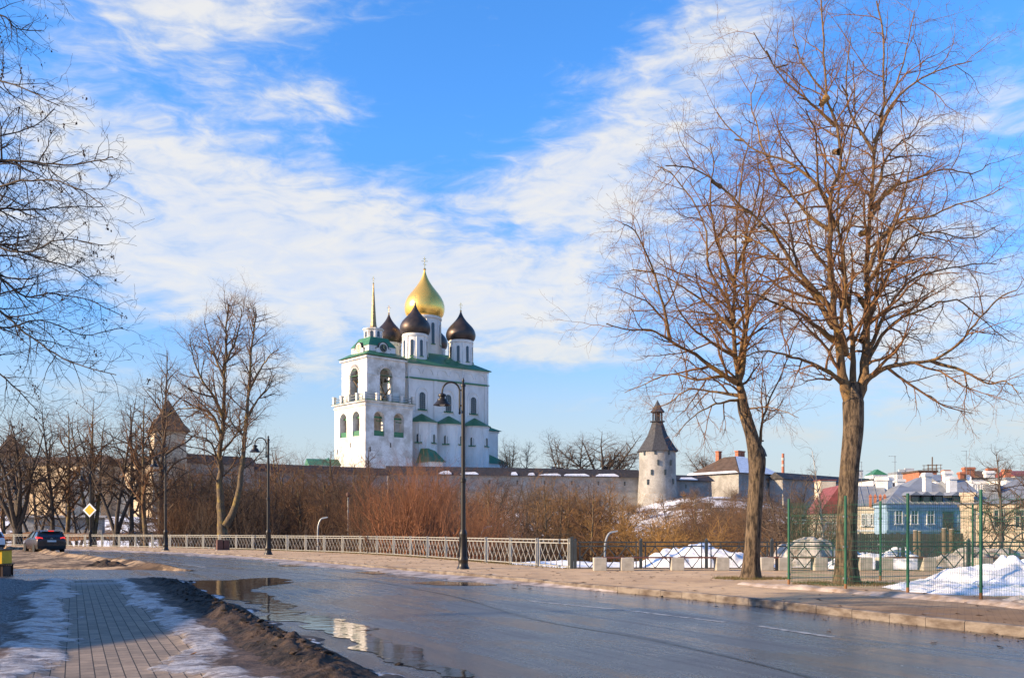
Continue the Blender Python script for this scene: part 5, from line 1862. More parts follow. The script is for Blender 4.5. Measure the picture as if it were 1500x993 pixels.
class Tree:
    def __init__(self, seed, lv):
        """lv: one dict per level: n (points), wob, trop (upward pull), dens (children per metre), t0, ang, len (lo, hi), ratio, rad"""
        self.rng = random.Random(seed)
        self.lv = lv
        self.out = [[] for _ in lv]

    def grow(self, p, d, L, r, lvl):
        P, g = self.lv[lvl], self.rng.gauss
        n = P['n']
        pts, rs, tan = [p], [r], [d]
        st = L / n
        for i in range(n):
            w = P['wob']
            d = nrm((d[0] + g(0, w), d[1] + g(0, w), d[2] + g(0, w) + P['trop'] + P.get('curl', 0) * i / n))
            p = (p[0] + d[0] * st, p[1] + d[1] * st, p[2] + d[2] * st)
            pts.append(p)
            rs.append(max(r * (1 - (i + 1) / n * P.get('taper', .75)), .0022))
            tan.append(d)
        self.out[lvl].append((pts, rs))
        self.children(pts, rs, tan, L, lvl)

    def children(self, pts, rs, tan, L, lvl, t0=None, dens=None):
        if lvl + 1 >= len(self.lv): return
        P, Cc, rng = self.lv[lvl], self.lv[lvl + 1], self.rng
        t0 = P['t0'] if t0 is None else t0
        cnt = L * (1 - t0) * (dens or P['dens'])
        cnt = int(cnt) + (rng.random() < cnt % 1)
        az = rng.random() * 6.28
        n = len(pts) - 1
        for j in range(cnt):
            t = t0 + (1 - t0) * (j + rng.random()) / max(cnt, 1)
            f = min(t * n, n - 1e-4)
            i = int(f); f -= i
            a, b = pts[i], pts[i + 1]
            p = tuple(a[q] + (b[q] - a[q]) * f for q in range(3))
            r = rs[i] + (rs[i + 1] - rs[i]) * f
            az += 2.4 + rng.gauss(0, .5)
            ang = P['ang'] + rng.gauss(0, .16)
            d = deflect(tan[i + 1] if i + 1 < len(tan) else tan[i], ang, az)
            d = nrm((d[0], d[1], d[2] + P.get('lift', 0)))
            lo, hi = Cc['len']
            l = rng.uniform(lo, hi)
            if Cc.get('shape'):
                l *= Cc['shape'](t)
            if 'ratio' in Cc: l = min(l, L * Cc['ratio'])
            if l < .05: continue
            self.grow(p, d, l, min(r * .72, Cc['rad'] * (0.6 + .6 * l / hi)), lvl + 1)

    def limb(self, pts, rs, lvl, t0=.1, dens=None):
        """explicit polyline, refined and given children"""
        P = [Vector(p) for p in pts]
        n = len(P)
        Q = [P[0] * 2 - P[1]] + P + [P[-1] * 2 - P[-2]]
        op, orr = [], []
        g = self.rng.gauss
        for i in range(1, n):
            a, b, c, d = Q[i - 1], Q[i], Q[i + 1], Q[i + 2]
            for k in range(4):
                t = k / 4
                q = 0.5 * ((2 * b) + (c - a) * t + (2 * a - 5 * b + 4 * c - d) * t * t + (3 * b - a - 3 * c + d) * t ** 3)
                w = (c - b).length * .012
                op.append((q.x + g(0, w), q.y + g(0, w), q.z + g(0, w)))
                orr.append(rs[i - 1] + (rs[i] - rs[i - 1]) * t)
        op.append(tuple(P[-1])); orr.append(rs[-1])
        tan = [nrm(tuple(op[min(i + 1, len(op) - 1)][q] - op[max(0, i - 1)][q] for q in range(3))) for i in range(len(op))]
        L = sum((Vector(op[i + 1]) - Vector(op[i])).length for i in range(len(op) - 1))
        self.out[lvl].append((op, orr))
        self.children(op, orr, tan, L, lvl, t0, dens)


def merge_meshes(name, meshes, mats):
    bm = bmesh.new()
    for i, me in enumerate(meshes):
        n0 = len(bm.faces)
        bm.from_mesh(me)
        bm.faces.ensure_lookup_table()
        for f in bm.faces[n0:] if False else list(bm.faces)[n0:]:
            f.material_index = i
    out = bpy.data.meshes.new(name)
    bm.to_mesh(out)
    bm.free()
    for m in mats: out.materials.append(m)
    for me in meshes: bpy.data.meshes.remove(me)
    return out


def trunk_mesh(pts, rs, m, k=20, lump=.06, flare=1.35, seed=0, name='trunk'):
    """thick trunk with buttresses and uneven bark"""
    P = [Vector(p) for p in pts]
    n = len(P)
    Q = [P[0] * 2 - P[1]] + P + [P[-1] * 2 - P[-2]]
    C_, R_ = [], []
    for i in range(1, n):
        a, b, c, d = Q[i - 1], Q[i], Q[i + 1], Q[i + 2]
        for q in range(10):
            t = q / 10
            C_.append(0.5 * ((2 * b) + (c - a) * t + (2 * a - 5 * b + 4 * c - d) * t * t + (3 * b - a - 3 * c + d) * t ** 3))
            R_.append(rs[i - 1] + (rs[i] - rs[i - 1]) * t)
    C_.append(P[-1]); R_.append(rs[-1])
    N = len(C_)
    V = np.zeros((N, k, 3))
    z0 = C_[0].z
    for i, c in enumerate(C_):
        h = c.z - z0
        fl = 1 + (flare - 1) * math.exp(-max(h, 0) / .28)
        for j in range(k):
            a = 2 * PI * j / k
            nz = float(fbm(np.array([a * 1.6 + 20]), np.array([c.z * .55 + seed]), 3, seed)[0])
            butt = (fl - 1) * .8 * math.cos(5 * a + seed) * .6
            r = R_[i] * (fl + butt + lump * 2.2 * nz + lump * .5 * math.cos(9 * a + 3 * nz))
            V[i, j] = (c.x + r * math.cos(a), c.y + r * math.sin(a), c.z)
    idx = np.arange(N * k).reshape(N, k)
    nx = np.roll(idx, -1, 1)
    Fq = np.stack([idx[:-1], nx[:-1], nx[1:], idx[1:]], -1).reshape(-1, 4)
    me = bpy.data.meshes.new(name)
    fill_mesh(me, V.reshape(-1, 3), Fq)
    me.polygons.foreach_set('use_smooth', np.ones(len(Fq), bool))
    me.materials.append(m)
    return me


def finish_tree(name, loc, trunk, T, mats, sides, label, cat='tree', group=None):
    """trunk: mesh or None; T.out levels become limbs and crown. mats: (limb, branch, twig)"""
    root = empty(name, loc, 0, label, cat, group)
    if trunk: mesh_obj('trunk', trunk, parent=root)
    if T.out[0]:
        mesh_obj('limbs', tubes('limbs', T.out[0], sides[0], mats[0]), parent=root)
    ms = []
    if len(T.out) > 1 and T.out[1]: ms.append((tubes('b', T.out[1], sides[1], mats[1]), mats[1]))
    tw = [q for l in T.out[2:] for q in l]
    if tw: ms.append((tubes('t', tw, 3, mats[2]), mats[2]))
    if len(ms) > 1: me = merge_meshes('crown', [a for a, _ in ms], [b for _, b in ms])
    else: me = ms[0][0]
    mesh_obj('crown', me, parent=root)
    return root


def big_lindens():
    LV = lambda s: [
        dict(n=8, wob=.06, trop=.02, dens=3.0, t0=.1, ang=.85, len=(3, 5), rad=.07, taper=.7),
        dict(n=7, wob=.16, trop=.015, dens=4.8, t0=.10, ang=.80, len=(.7, 2.7), ratio=.55, rad=.042, taper=.8, shape=lambda t: 1.1 - .45 * t),
        dict(n=5, wob=.20, trop=-.01, dens=6.6, t0=.10, ang=.75, len=(.3, 1.15), ratio=.75, rad=.0165, taper=.7, curl=-.03),
        dict(n=4, wob=.20, trop=-.02, dens=3.2, t0=.15, ang=.70, len=(.14, .50), rad=.0080, taper=.55),
        dict(n=3, wob=.18, trop=.0, dens=1, t0=.2, ang=.7, len=(.07, .20), rad=.0042, taper=.4)]
    # right tree
    d0 = 23.3
    base = PX(1241, 855, d0)
    base.z = 0.10
    loc = Vector(base)
    rr = random.Random(5)

    def tr(pts, dy, d=d0):
        """photo trace to local points; dy = how far the end lies behind (+) or before (-) the trunk"""
        n = len(pts) - 1
        out = []
        for i, (u, v) in enumerate(pts):
            q = i / n
            dd = d + dy * q ** 1.15
            out.append(PX(u, v, dd) - loc)
        return out
    T = Tree(11, LV(1))
    lin = lambda a, b, n: [a + (b - a) * i / (n - 1) for i in range(n)]
    limbs = [
        # leaders
        ([(1246, 590), (1236, 560), (1228, 500), (1218, 430), (1216, 340), (1217, 285), (1231, 242), (1225, 181), (1210, 139), (1206, 60), (1203, 0)], -.6, .165, .018),
        ([(1252, 590), (1264, 560), (1268, 500), (1270, 440), (1271, 380), (1274, 330), (1278, 266), (1281, 223), (1294, 151), (1294, 60), (1284, 2)], .7, .175, .018),
        ([(1248, 580), (1250, 530), (1246, 470), (1237, 410), (1230, 350), (1227, 300), (1240, 240), (1252, 170), (1250, 90)], 1.3, .10, .014),
        ([(1281, 225), (1262, 195), (1243, 160), (1240, 110), (1246, 55)], .4, .05, .012),
        # left limbs
        ([(1236, 563), (1222, 550), (1188, 532), (1152, 520), (1118, 514), (1090, 522)], -1.6, .085, .014),
        ([(1218, 470), (1213, 447), (1164, 393), (1134, 344), (1092, 308), (1061, 278), (1019, 248), (975, 243)], -1.0, .10, .014),
        ([(1220, 480), (1190, 430), (1150, 392), (1118, 360), (1085, 345), (1050, 350)], 1.8, .085, .013),
        ([(1222, 500), (1180, 465), (1140, 445), (1100, 430), (1065, 440)], -2.2, .07, .012),
        ([(1216, 300), (1188, 262), (1150, 235), (1110, 222), (1070, 190), (1050, 165)], 1.0, .06, .012),
        ([(1224, 185), (1188, 151), (1152, 121), (1122, 78), (1104, 48)], -.8, .045, .010),
        ([(1218, 340), (1180, 310), (1140, 262), (1115, 210), (1100, 150), (1110, 110)], 1.5, .055, .011),
        ([(1210, 140), (1180, 100), (1165, 60), (1160, 25)], .6, .03, .009),
        # right limbs
        ([(1264, 562), (1275, 552), (1300, 538), (1333, 532), (1370, 526), (1406, 501), (1436, 465), (1466, 435), (1490, 425)], -.8, .11, .014),
        ([(1362, 529), (1412, 544), (1448, 562), (1472, 558), (1492, 575)], -1.4, .05, .010),
        ([(1268, 520), (1279, 501), (1297, 459), (1327, 417), (1364, 399), (1424, 387), (1460, 387)], 1.0, .085, .012),
        ([(1271, 400), (1290, 350), (1320, 325), (1360, 318), (1400, 300), (1440, 290), (1470, 275)], -1.4, .065, .011),
        ([(1275, 320), (1303, 278), (1333, 266), (1382, 248), (1424, 254), (1450, 240)], 1.2, .06, .011),
        ([(1281, 210), (1309, 151), (1351, 115), (1394, 97), (1424, 90)], -.7, .05, .010),
        ([(1290, 170), (1318, 110), (1330, 60), (1340, 15)], .7, .035, .009),
        ([(1268, 470), (1300, 400), (1330, 350), (1372, 340), (1420, 350), (1462, 330)], 2.2, .06, .011),
        ([(1266, 540), (1300, 480), (1345, 455), (1400, 440), (1440, 470), (1478, 500)], 1.6, .06, .011),
        # towards and away from the road
        ([(1240, 520), (1232, 470), (1240, 420), (1236, 360), (1252, 310)], -3.4, .085, .013),
        ([(1262, 500), (1282, 440), (1290, 380), (1310, 320), (1330, 280)], 3.2, .085, .013),
        ([(1236, 450), (1216, 400), (1190, 360), (1180, 300), (1170, 260)], 3.0, .075, .013),
        ([(1268, 420), (1292, 380), (1320, 300), (1335, 240)], -3.0, .065, .012),
        ([(1225, 330), (1200, 270), (1195, 200), (1180, 160)], -2.4, .05, .012),
        ([(1275, 300), (1300, 230), (1330, 200), (1350, 170)], 2.6, .05, .012),
    ]
    for pts, dy, r0, r1 in limbs:
        n = len(pts)
        T.limb(tr(pts, dy), [r0 * (r1 / r0) ** ((i / (n - 1)) ** .8) for i in range(n)], 0, t0=.12)
    # broken stubs and pruning knots
    rk = random.Random(6)
    for pts, dy, r0, r1 in limbs[:12]:
        q = tr(pts, dy)
        for _ in range(3):
            i = rk.randrange(1, len(q) - 2)
            a = q[i].lerp(q[i + 1], rk.random())
            dd = Vector((rk.gauss(0, 1), rk.gauss(0, 1), rk.gauss(.3, .6))).normalized()
            l = rk.uniform(.12, .32)
            T.out[0].append(([tuple(a), tuple(a + dd * l * .5), tuple(a + dd * l)], [r0 * .55, r0 * .42, r0 * .38]))
    trunk = trunk_mesh(tr([(1240, 862), (1240, 800), (1242, 730), (1245, 680), (1250, 630), (1250, 590), (1250, 560)], 0), [.275, .25, .235, .225, .24, .25, .13], M['bark'], k=24, lump=.05, seed=3)
    finish_tree('linden_tree', loc, trunk, T, (M['bark_limb'], M['twig'], M['twig']), (9, 5), 'tallest bare linden with a thick forked trunk inside the green mesh fence')

    # left tree of the pair
    d1 = 26.0
    base = PX(1099, 846, d1)
    base.z = 0.10
    loc2 = Vector(base)

    def tr2(pts, dy):
        n = len(pts) - 1
        return [PX(u, v, d1 + dy * (i / n) ** 1.15) - loc2 for i, (u, v) in enumerate(pts)]
    T = Tree(23, LV(1))
    limbs = [
        ([(1092, 612), (1085, 570), (1080, 544), (1074, 471), (1077, 411), (1080, 338), (1086, 254), (1098, 205)], .5, .17, .016),
        ([(1083, 560), (1092, 500), (1095, 440), (1088, 380), (1100, 320), (1112, 270), (1108, 225)], -.9, .10, .014),
        ([(1079, 560), (1061, 550), (1019, 520), (983, 501), (953, 483), (922, 484), (888, 474)], -.8, .105, .014),
        ([(983, 501), (971, 447), (953, 387), (929, 338), (912, 328)], -1.0, .055, .012),
        ([(1074, 470), (1071, 453), (1037, 387), (1031, 326), (989, 260), (962, 244)], .8, .075, .012),
        ([(1072, 480), (1040, 450), (1000, 420), (960, 400), (925, 395)], 1.6, .06, .011),
        ([(1080, 525), (1040, 500), (1005, 470), (985, 430), (972, 380)], -2.0, .06, .011),
        ([(1078, 420), (1050, 350), (1040, 290), (1045, 240), (1040, 210)], -.8, .055, .011),
        ([(1078, 400), (1100, 340), (1130, 300), (1145, 260)], 1.4, .055, .011),
        ([(1076, 480), (1110, 440), (1145, 400), (1165, 370)], -1.2, .055, .011),
        ([(1076, 470), (1060, 420), (1055, 370), (1064, 320)], 3.0, .06, .012),
        ([(1082, 530), (1090, 470), (1070, 420), (1050, 390)], -3.2, .06, .012),
        ([(1086, 580), (1050, 575), (1010, 570), (980, 590), (950, 600)], 1.2, .055, .010),
        ([(1086, 585), (1055, 590), (1030, 600), (1005, 620), (990, 640)], -1.4, .045, .009),
        ([(1061, 550), (1020, 556), (985, 548), (950, 560), (915, 575)], 1.8, .05, .010),
        ([(1112, 668), (1116, 620), (1130, 580), (1150, 535), (1165, 490)], .8, .055, .012),
        ([(1090, 600), (1118, 596), (1140, 600), (1170, 612)], -.8, .03, .008),
    ]
    for pts, dy, r0, r1 in limbs:
        n = len(pts)
        T.limb(tr2(pts, dy), [r0 * (r1 / r0) ** ((i / (n - 1)) ** .8) for i in range(n)], 0, t0=.10)
    trunk = trunk_mesh(tr2([(1099, 852), (1102, 800), (1105, 750), (1108, 705), (1109, 672), (1102, 640), (1091, 605), (1086, 585)], 0), [.235, .21, .20, .20, .24, .18, .165, .12], M['bark'], k=24, lump=.06, seed=7)
    finish_tree('linden_tree', loc2, trunk, T, (M['bark_limb'], M['twig'], M['twig']), (9, 5), 'bare leaning linden on the open promenade by the benches, left of the tallest one')

    # tree at the left edge, its trunk outside the picture
    d2 = 13.5
    loc3 = PX(-235, 900, d2)
    loc3.z = .1
    LVn = LV(1)
    LVn[0]['dens'] = 7.0
    LVn[2]['rad'] = .020
    LVn[3]['rad'] = .0105
    LVn[4]['rad'] = .0065
    LVn[3]['dens'] = 4.5
    LVn[1]['len'] = (.35, 1.35)
    LVn[1]['shape'] = lambda t: 1.15 - .8 * t
    LVn[1]['rad'] = .05
    LVn[2]['len'] = (.2, .75)
    LVn[3]['len'] = (.1, .35)
    T = Tree(31, LVn)

    def tr3(pts, dy):
        n = len(pts) - 1
        return [PX(u, v, d2 + dy * (i / n)) - loc3 for i, (u, v) in enumerate(pts)]
    limbs = [
        ([(-235, 560), (-228, 380), (-215, 200), (-200, 0), (-190, -200), (-180, -330)], .3, .16, .02),
        ([(-222, 330), (-120, 275), (-50, 245), (0, 235), (37, 237), (94, 242), (140, 236), (165, 230)], -.5, .06, .007),
        ([(-222, 400), (-120, 345), (-50, 318), (0, 306), (40, 308), (90, 304), (150, 303)], 1.0, .055, .007),
        ([(-228, 460), (-120, 350), (-60, 360), (0, 406), (37, 434), (70, 431), (125, 438), (178, 462)], .4, .055, .006),
        ([(-228, 480), (-130, 410), (-60, 420), (0, 456), (37, 487), (81, 519), (125, 537), (170, 549)], -.8, .05, .006),
        ([(-210, 160), (-120, 60), (-60, 30), (0, 22), (25, 42), (60, 46)], .3, .045, .006),
        ([(-215, 220), (-120, 150), (-50, 112), (0, 119), (44, 134), (88, 156)], -.7, .045, .006),
        ([(-228, 500), (-140, 470), (-60, 500), (0, 548), (30, 575), (58, 605)], .6, .04, .006),
        ([(-218, 300), (-120, 220), (-50, 205), (0, 200), (50, 185), (80, 160)], 1.4, .045, .006),
        ([(-225, 420), (-130, 330), (-60, 300), (0, 275), (60, 262), (110, 275), (150, 300)], -1.6, .05, .006),
        ([(-226, 440), (-130, 380), (-60, 365), (0, 360), (60, 380), (110, 395), (150, 420)], 1.8, .05, .006),
        ([(-222, 380), (-130, 330), (-40, 345), (30, 370), (90, 350), (150, 360)], -1.2, .045, .006),
        ([(-228, 470), (-130, 430), (-60, 450), (0, 480), (60, 470), (120, 490), (180, 480)], 1.5, .045, .006),
        ([(-205, 60), (-120, -40), (-50, -60), (20, -50), (80, -20)], .5, .045, .006),
        # the far side of the crown
        ([(-222, 350), (-320, 250), (-420, 200), (-520, 180)], .8, .07, .010),
        ([(-226, 430), (-330, 380), (-430, 380), (-520, 400)], -.8, .07, .010),
        ([(-210, 180), (-300, 60), (-380, -20), (-440, -60)], .4, .06, .010),
        ([(-222, 360), (-190, 220), (-160, 120), (-150, 20)], 4.0, .06, .010),
        ([(-222, 400), (-200, 260), (-190, 160), (-180, 60)], -3.6, .06, .010),
    ]
    for pts, dy, r0, r1 in limbs:
        n = len(pts)
        T.limb(tr3(pts, dy), [r0 * (r1 / r0) ** ((i / (n - 1)) ** .8) for i in range(n)], 0, t0=.22)
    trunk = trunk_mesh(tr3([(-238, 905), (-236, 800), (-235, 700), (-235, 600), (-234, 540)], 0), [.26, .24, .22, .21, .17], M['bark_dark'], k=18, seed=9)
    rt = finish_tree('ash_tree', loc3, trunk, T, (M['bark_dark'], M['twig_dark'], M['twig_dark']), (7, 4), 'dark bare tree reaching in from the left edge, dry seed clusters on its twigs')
    # seed clusters hanging from twig ends near the picture side
    rs_ = random.Random(3)
    bm = bmesh.new()
    ends = [q[0][-1] for q in T.out[3] if q[0][-1][0] > 2.2]
    for e in rs_.sample(ends, min(130, len(ends))):
        for _ in range(rs_.randint(2, 6)):
            c = Vector(e) + Vector((rs_.gauss(0, .018), rs_.gauss(0, .018), -rs_.uniform(.0, .08)))
            ret = bmesh.ops.create_icosphere(bm, subdivisions=1, radius=rs_.uniform(.007, .014))
            for v in ret['verts']: v.co = Vector((v.co.x * .8, v.co.y * .8, v.co.z * 1.5)) + c
    me = bpy.data.meshes.new('seed_clusters'); bm.to_mesh(me); bm.free()
    o = mesh_obj('seed_clusters', me, M['seed'], parent=rt)
    tag(o, kind='stuff')


big_lindens()

# ------------------------------------------------------------------ trees of the valley and beyond
PROTO = {}


def proto(key, name, T, mats, sides, trunk=None, h=None):
    top = max(p[2] for l in T.out for q in l for p in q[0])
    ms = []
    lim = T.out[0]
    limb_me = tubes('limbs', lim, sides[0], mats[0])
    limb_me.name = 'trunk'
    tw = [q for l in T.out[1:] for q in l]
    if T.out[1]: ms.append((tubes('b', T.out[1], sides[1], mats[1]), mats[1]))
    t2 = [q for l in T.out[2:] for q in l]
    if t2: ms.append((tubes('t', t2, 3, mats[2]), mats[2]))
    me = merge_meshes('crown', [a for a, _ in ms], [b for _, b in ms])
    PROTO[key] = (name, limb_me, me, top)


def make_protos():
    # upright tree with a leader (three seeds), H = 12
    def leader(seed, spread=.95, wide=1.0, t0=.22, dens=2.4, tw=1.0):
        T = Tree(seed, [
            dict(n=9, wob=.05, trop=.05, dens=dens, t0=t0, ang=spread, len=(11, 12), rad=.2, taper=.9, lift=.12),
            dict(n=7, wob=.16, trop=.02, dens=2.4, t0=.15, ang=.85, len=(3.0 * wide, 4.6 * wide), rad=.085, taper=.8, shape=lambda t: max(.25, 1.15 - .9 * abs(t - .45) - .35 * t)),
            dict(n=5, wob=.2, trop=.01, dens=5.2 * tw, t0=.12, ang=.72, len=(.6, 1.9), ratio=.6, rad=.040, taper=.7),
            dict(n=4, wob=.2, trop=.02, dens=3.0, t0=.2, ang=.7, len=(.3, .85), rad=.022, taper=.6),
            dict(n=2, wob=.15, trop=0, dens=1, t0=.3, ang=.7, len=(.2, .4), rad=.016, taper=.5)])
        T.grow((0, 0, -.3), (0, 0, 1), 11.5, .21, 0)
        return T
    def vase(seed, k=4, spread=.30, H_=11.0):
        T = Tree(seed, [
            dict(n=8, wob=.07, trop=.06, dens=1.9, t0=.25, ang=.9, len=(9, 11), rad=.16, taper=.9, lift=.1),
            dict(n=6, wob=.17, trop=.02, dens=2.6, t0=.15, ang=.88, len=(2.0, 3.8), rad=.07, taper=.8, shape=lambda t: 1.15 - .7 * t),
            dict(n=5, wob=.2, trop=.01, dens=5.0, t0=.12, ang=.72, len=(.6, 1.7), ratio=.65, rad=.040, taper=.7),
            dict(n=4, wob=.2, trop=.02, dens=3.0, t0=.2, ang=.7, len=(.3, .8), rad=.021, taper=.6),
            dict(n=2, wob=.15, trop=0, dens=1, t0=.3, ang=.7, len=(.2, .4), rad=.016, taper=.5)])
        rr = T.rng
        T.out[0].append(([(0, 0, -.4), (0, 0, .3), (.02, 0, 1.0), (.03, 0.02, 1.7)], [.34, .27, .25, .22]))
        for i in range(k):
            a = 2 * PI * i / k + rr.uniform(-.4, .4)
            s = spread * rr.uniform(.5, 1.2)
            T.grow((.02, 0, 1.0 + .25 * rr.random()), nrm((math.sin(s) * math.cos(a), math.sin(s) * math.sin(a), math.cos(s))), H_ * rr.uniform(.8, 1), .17, 0)
        return T
    def shrub(seed, k=34, spread=.5, H_=5.0, tw=1.0, rad=.03, dens=2.6, base=.5):
        T = Tree(seed, [
            dict(n=6, wob=.07, trop=.03, dens=dens, t0=.18, ang=.50, len=(4, 5), rad=rad, taper=.8, lift=.25),
            dict(n=5, wob=.13, trop=.05, dens=3.4 * tw, t0=.15, ang=.55, len=(.9, 2.3), ratio=.6, rad=.018, taper=.7, shape=lambda t: 1.15 - .5 * t),
            dict(n=4, wob=.15, trop=.04, dens=2.0, t0=.15, ang=.55, len=(.4, 1.1), rad=.017, taper=.6),
            dict(n=2, wob=.12, trop=.02, dens=1, t0=.3, ang=.6, len=(.2, .5), rad=.013, taper=.5)])
        rr = T.rng
        for i in range(k):
            a = rr.random() * 6.28
            s = spread * math.sqrt(rr.random())
            T.grow((rr.gauss(0, base), rr.gauss(0, base), -.3), nrm((math.sin(s) * math.cos(a), math.sin(s) * math.sin(a), math.cos(s))), H_ * rr.uniform(.65, 1) * (1 - .25 * s), rad * rr.uniform(.6, 1.2), 0)
        return T
    def willow(seed):
        T = Tree(seed, [
            dict(n=6, wob=.10, trop=.02, dens=3.2, t0=.25, ang=.7, len=(3, 4), rad=.08, taper=.8, lift=.2),
            dict(n=5, wob=.16, trop=.0, dens=7.0, t0=.1, ang=.75, len=(.9, 1.9), rad=.03, taper=.7),
            dict(n=4, wob=.16, trop=-.03, dens=5.0, t0=.1, ang=.6, len=(.5, 1.0), rad=.020, taper=.5),
            dict(n=3, wob=.14, trop=-.10, dens=1, t0=.3, ang=.6, len=(.3, .6), rad=.015, taper=.5)])
        rr = T.rng
        for i in range(12):
            a = 2 * PI * i / 12 + rr.uniform(-.3, .3)
            s = .25 + .75 * rr.random()
            T.grow((rr.gauss(0, .15), rr.gauss(0, .15), -.2), nrm((math.sin(s) * math.cos(a), math.sin(s) * math.sin(a), math.cos(s))), 3.9 * rr.uniform(.85, 1.0) * (1 - .12 * s), .10, 0)
        return T
    B, G_, Rd = (M['bark_orange'], M['twig_brown'], M['twig_brown']), (M['bark_dark'], M['twig_grey'], M['twig_grey']), (M['twig_red'], M['twig_red'], M['twig_red'])
    proto('tall1', 'bare_tree', leader(101), B, (7, 4))
    proto('tall2', 'bare_tree', leader(102, .85, .85, .18), G_, (7, 4))
    proto('tall3', 'bare_tree', leader(103, 1.05, 1.1, .3), (M['bark_dark'], M['twig_deep'], M['twig_deep']), (7, 4))
    proto('vase1', 'bare_tree', vase(111, 4), B, (7, 4))
    proto('vase2', 'bare_tree', vase(112, 3, .25), (M['bark_dark'], M['twig_deep'], M['twig_grey']), (7, 4))
    proto('vase3', 'bare_tree', vase(113, 6, .5, 9), G_, (7, 4))
    proto('shrub_red', 'willow_shrub', shrub(121, 60, .62, 5.0, 1.0, .034, 2.4, .9), (M['twig_red'], M['twig_red'], M['twig_red']), (5, 4))
    proto('shrub_brown', 'shrub', shrub(122, 34, .6, 4.2, 1.0), (M['twig_brown'], M['twig_brown'], M['twig_brown']), (4, 3))
    proto('shrub_grey', 'shrub', shrub(123, 28, .45, 4.6, 1.0), (M['bark_dark'], M['twig_grey'], M['twig_grey']), (4, 3))
    proto('warm1', 'bare_tree', leader(104, 1.0, 1.0, .2), (M['bark_orange'], M['twig_warm'], M['twig_warm']), (7, 4))
    proto('warm2', 'bare_tree', vase(115, 5, .38, 9.5), (M['bark_orange'], M['twig_warm'], M['twig_warm']), (7, 4))
    proto('willow', 'willow_tree', willow(131), (M['bark_orange'], M['twig_gold'], M['twig_gold']), (6, 4))
    proto('birch', 'birch_tree', leader(141, .7, .55, .3, 2.6), (M['bark_birch'], M['twig_grey'], M['twig_grey']), (6, 3))


make_protos()


def plant(key, u, d, vtop, label, rz=None, group=None, wide=1.0, zb=None, cat=None, rng=random.Random(77)):
    name, tm, cm, top = PROTO[key]
    x = xu(u, d)
    z = terr1(x, d) if zb is None else zb
    if d < 230 and key not in ('willow', 'birch'): vtop = VH - (VH - vtop) * ((rng.uniform(.88, 1.26) if u < 690 else rng.uniform(.72, 1.12)) if group else 1.06)
    h = zt(vtop, d) - z
    s = h / top
    root = empty(name, (x, d, z), rng.random() * 6.28 if rz is None else rz, label, cat or ('shrub' if 'shrub' in key else 'tree'), group)
    root.scale = (s * wide, s * wide, s)
    mesh_obj('trunk', tm, parent=root)
    mesh_obj('crown', cm, parent=root)
    return root


def twin_tree():
    """tall double-stemmed tree behind the railing"""
    d = 84.0
    x = xu(328, d)
    loc = Vector((x, d, terr1(x, d)))
    T = Tree(41, [
        dict(n=8, wob=.06, trop=.02, dens=2.0, t0=.2, ang=.8, len=(3, 5), rad=.1, taper=.8),
        dict(n=6, wob=.14, trop=.06, dens=2.8, t0=.12, ang=.75, len=(2.0, 4.6), rad=.075, taper=.8, shape=lambda t: 1.15 - .6 * t),
        dict(n=5, wob=.18, trop=.03, dens=3.6, t0=.12, ang=.72, len=(.7, 2.2), ratio=.6, rad=.045, taper=.7),
        dict(n=4, wob=.2, trop=.02, dens=1.8, t0=.2, ang=.7, len=(.4, 1.1), rad=.026, taper=.6),
        dict(n=3, wob=.2, trop=.0, dens=1, t0=.2, ang=.7, len=(.2, .5), rad=.018, taper=.6)])
    tr = lambda pts, dy: [PX(u, v, d + dy * i / (len(pts) - 1)) - loc for i, (u, v) in enumerate(pts)]
    for pts, dy, r0, r1 in [
        ([(328, 800), (325, 760), (322, 720), (324, 650), (328, 580), (331, 520), (332, 470), (336, 446)], .5, .55, .05),
        ([(330, 770), (345, 740), (355, 680), (362, 600), (366, 540), (372, 480), (376, 460)], -1, .38, .05),
        ([(325, 640), (312, 610), (290, 598), (262, 600), (240, 612)], 2, .18, .03),
        ([(327, 610), (312, 580), (295, 555), (282, 520), (278, 490)], -2, .18, .03),
        ([(330, 560), (318, 530), (306, 500), (300, 470)], 2, .14, .03),
        ([(331, 530), (345, 500), (352, 470), (354, 452)], 2, .12, .03),
        ([(326, 660), (344, 640), (352, 620), (346, 600)], 3, .12, .03),
        ([(363, 610), (378, 585), (392, 570), (402, 548)], 2, .12, .03),
        ([(365, 570), (382, 540), (396, 520), (408, 512)], -2, .10, .03),
        ([(360, 640), (340, 620), (335, 590)], -3, .10, .03),
        ([(324, 690), (310, 650), (292, 640), (270, 640)], -3, .12, .03)]:
        n = len(pts)
        T.limb(tr(pts, dy), [r0 * (r1 / r0) ** (i / (n - 1)) for i in range(n)], 0, t0=.3 if r0 > .3 else .12)
    finish_tree('bare_tree', loc, None, T, (M['bark_orange'], M['twig_grey'], M['twig_brown']), (10, 4), 'very tall bare tree with twin stems behind the pale railing, left of the second lamp')


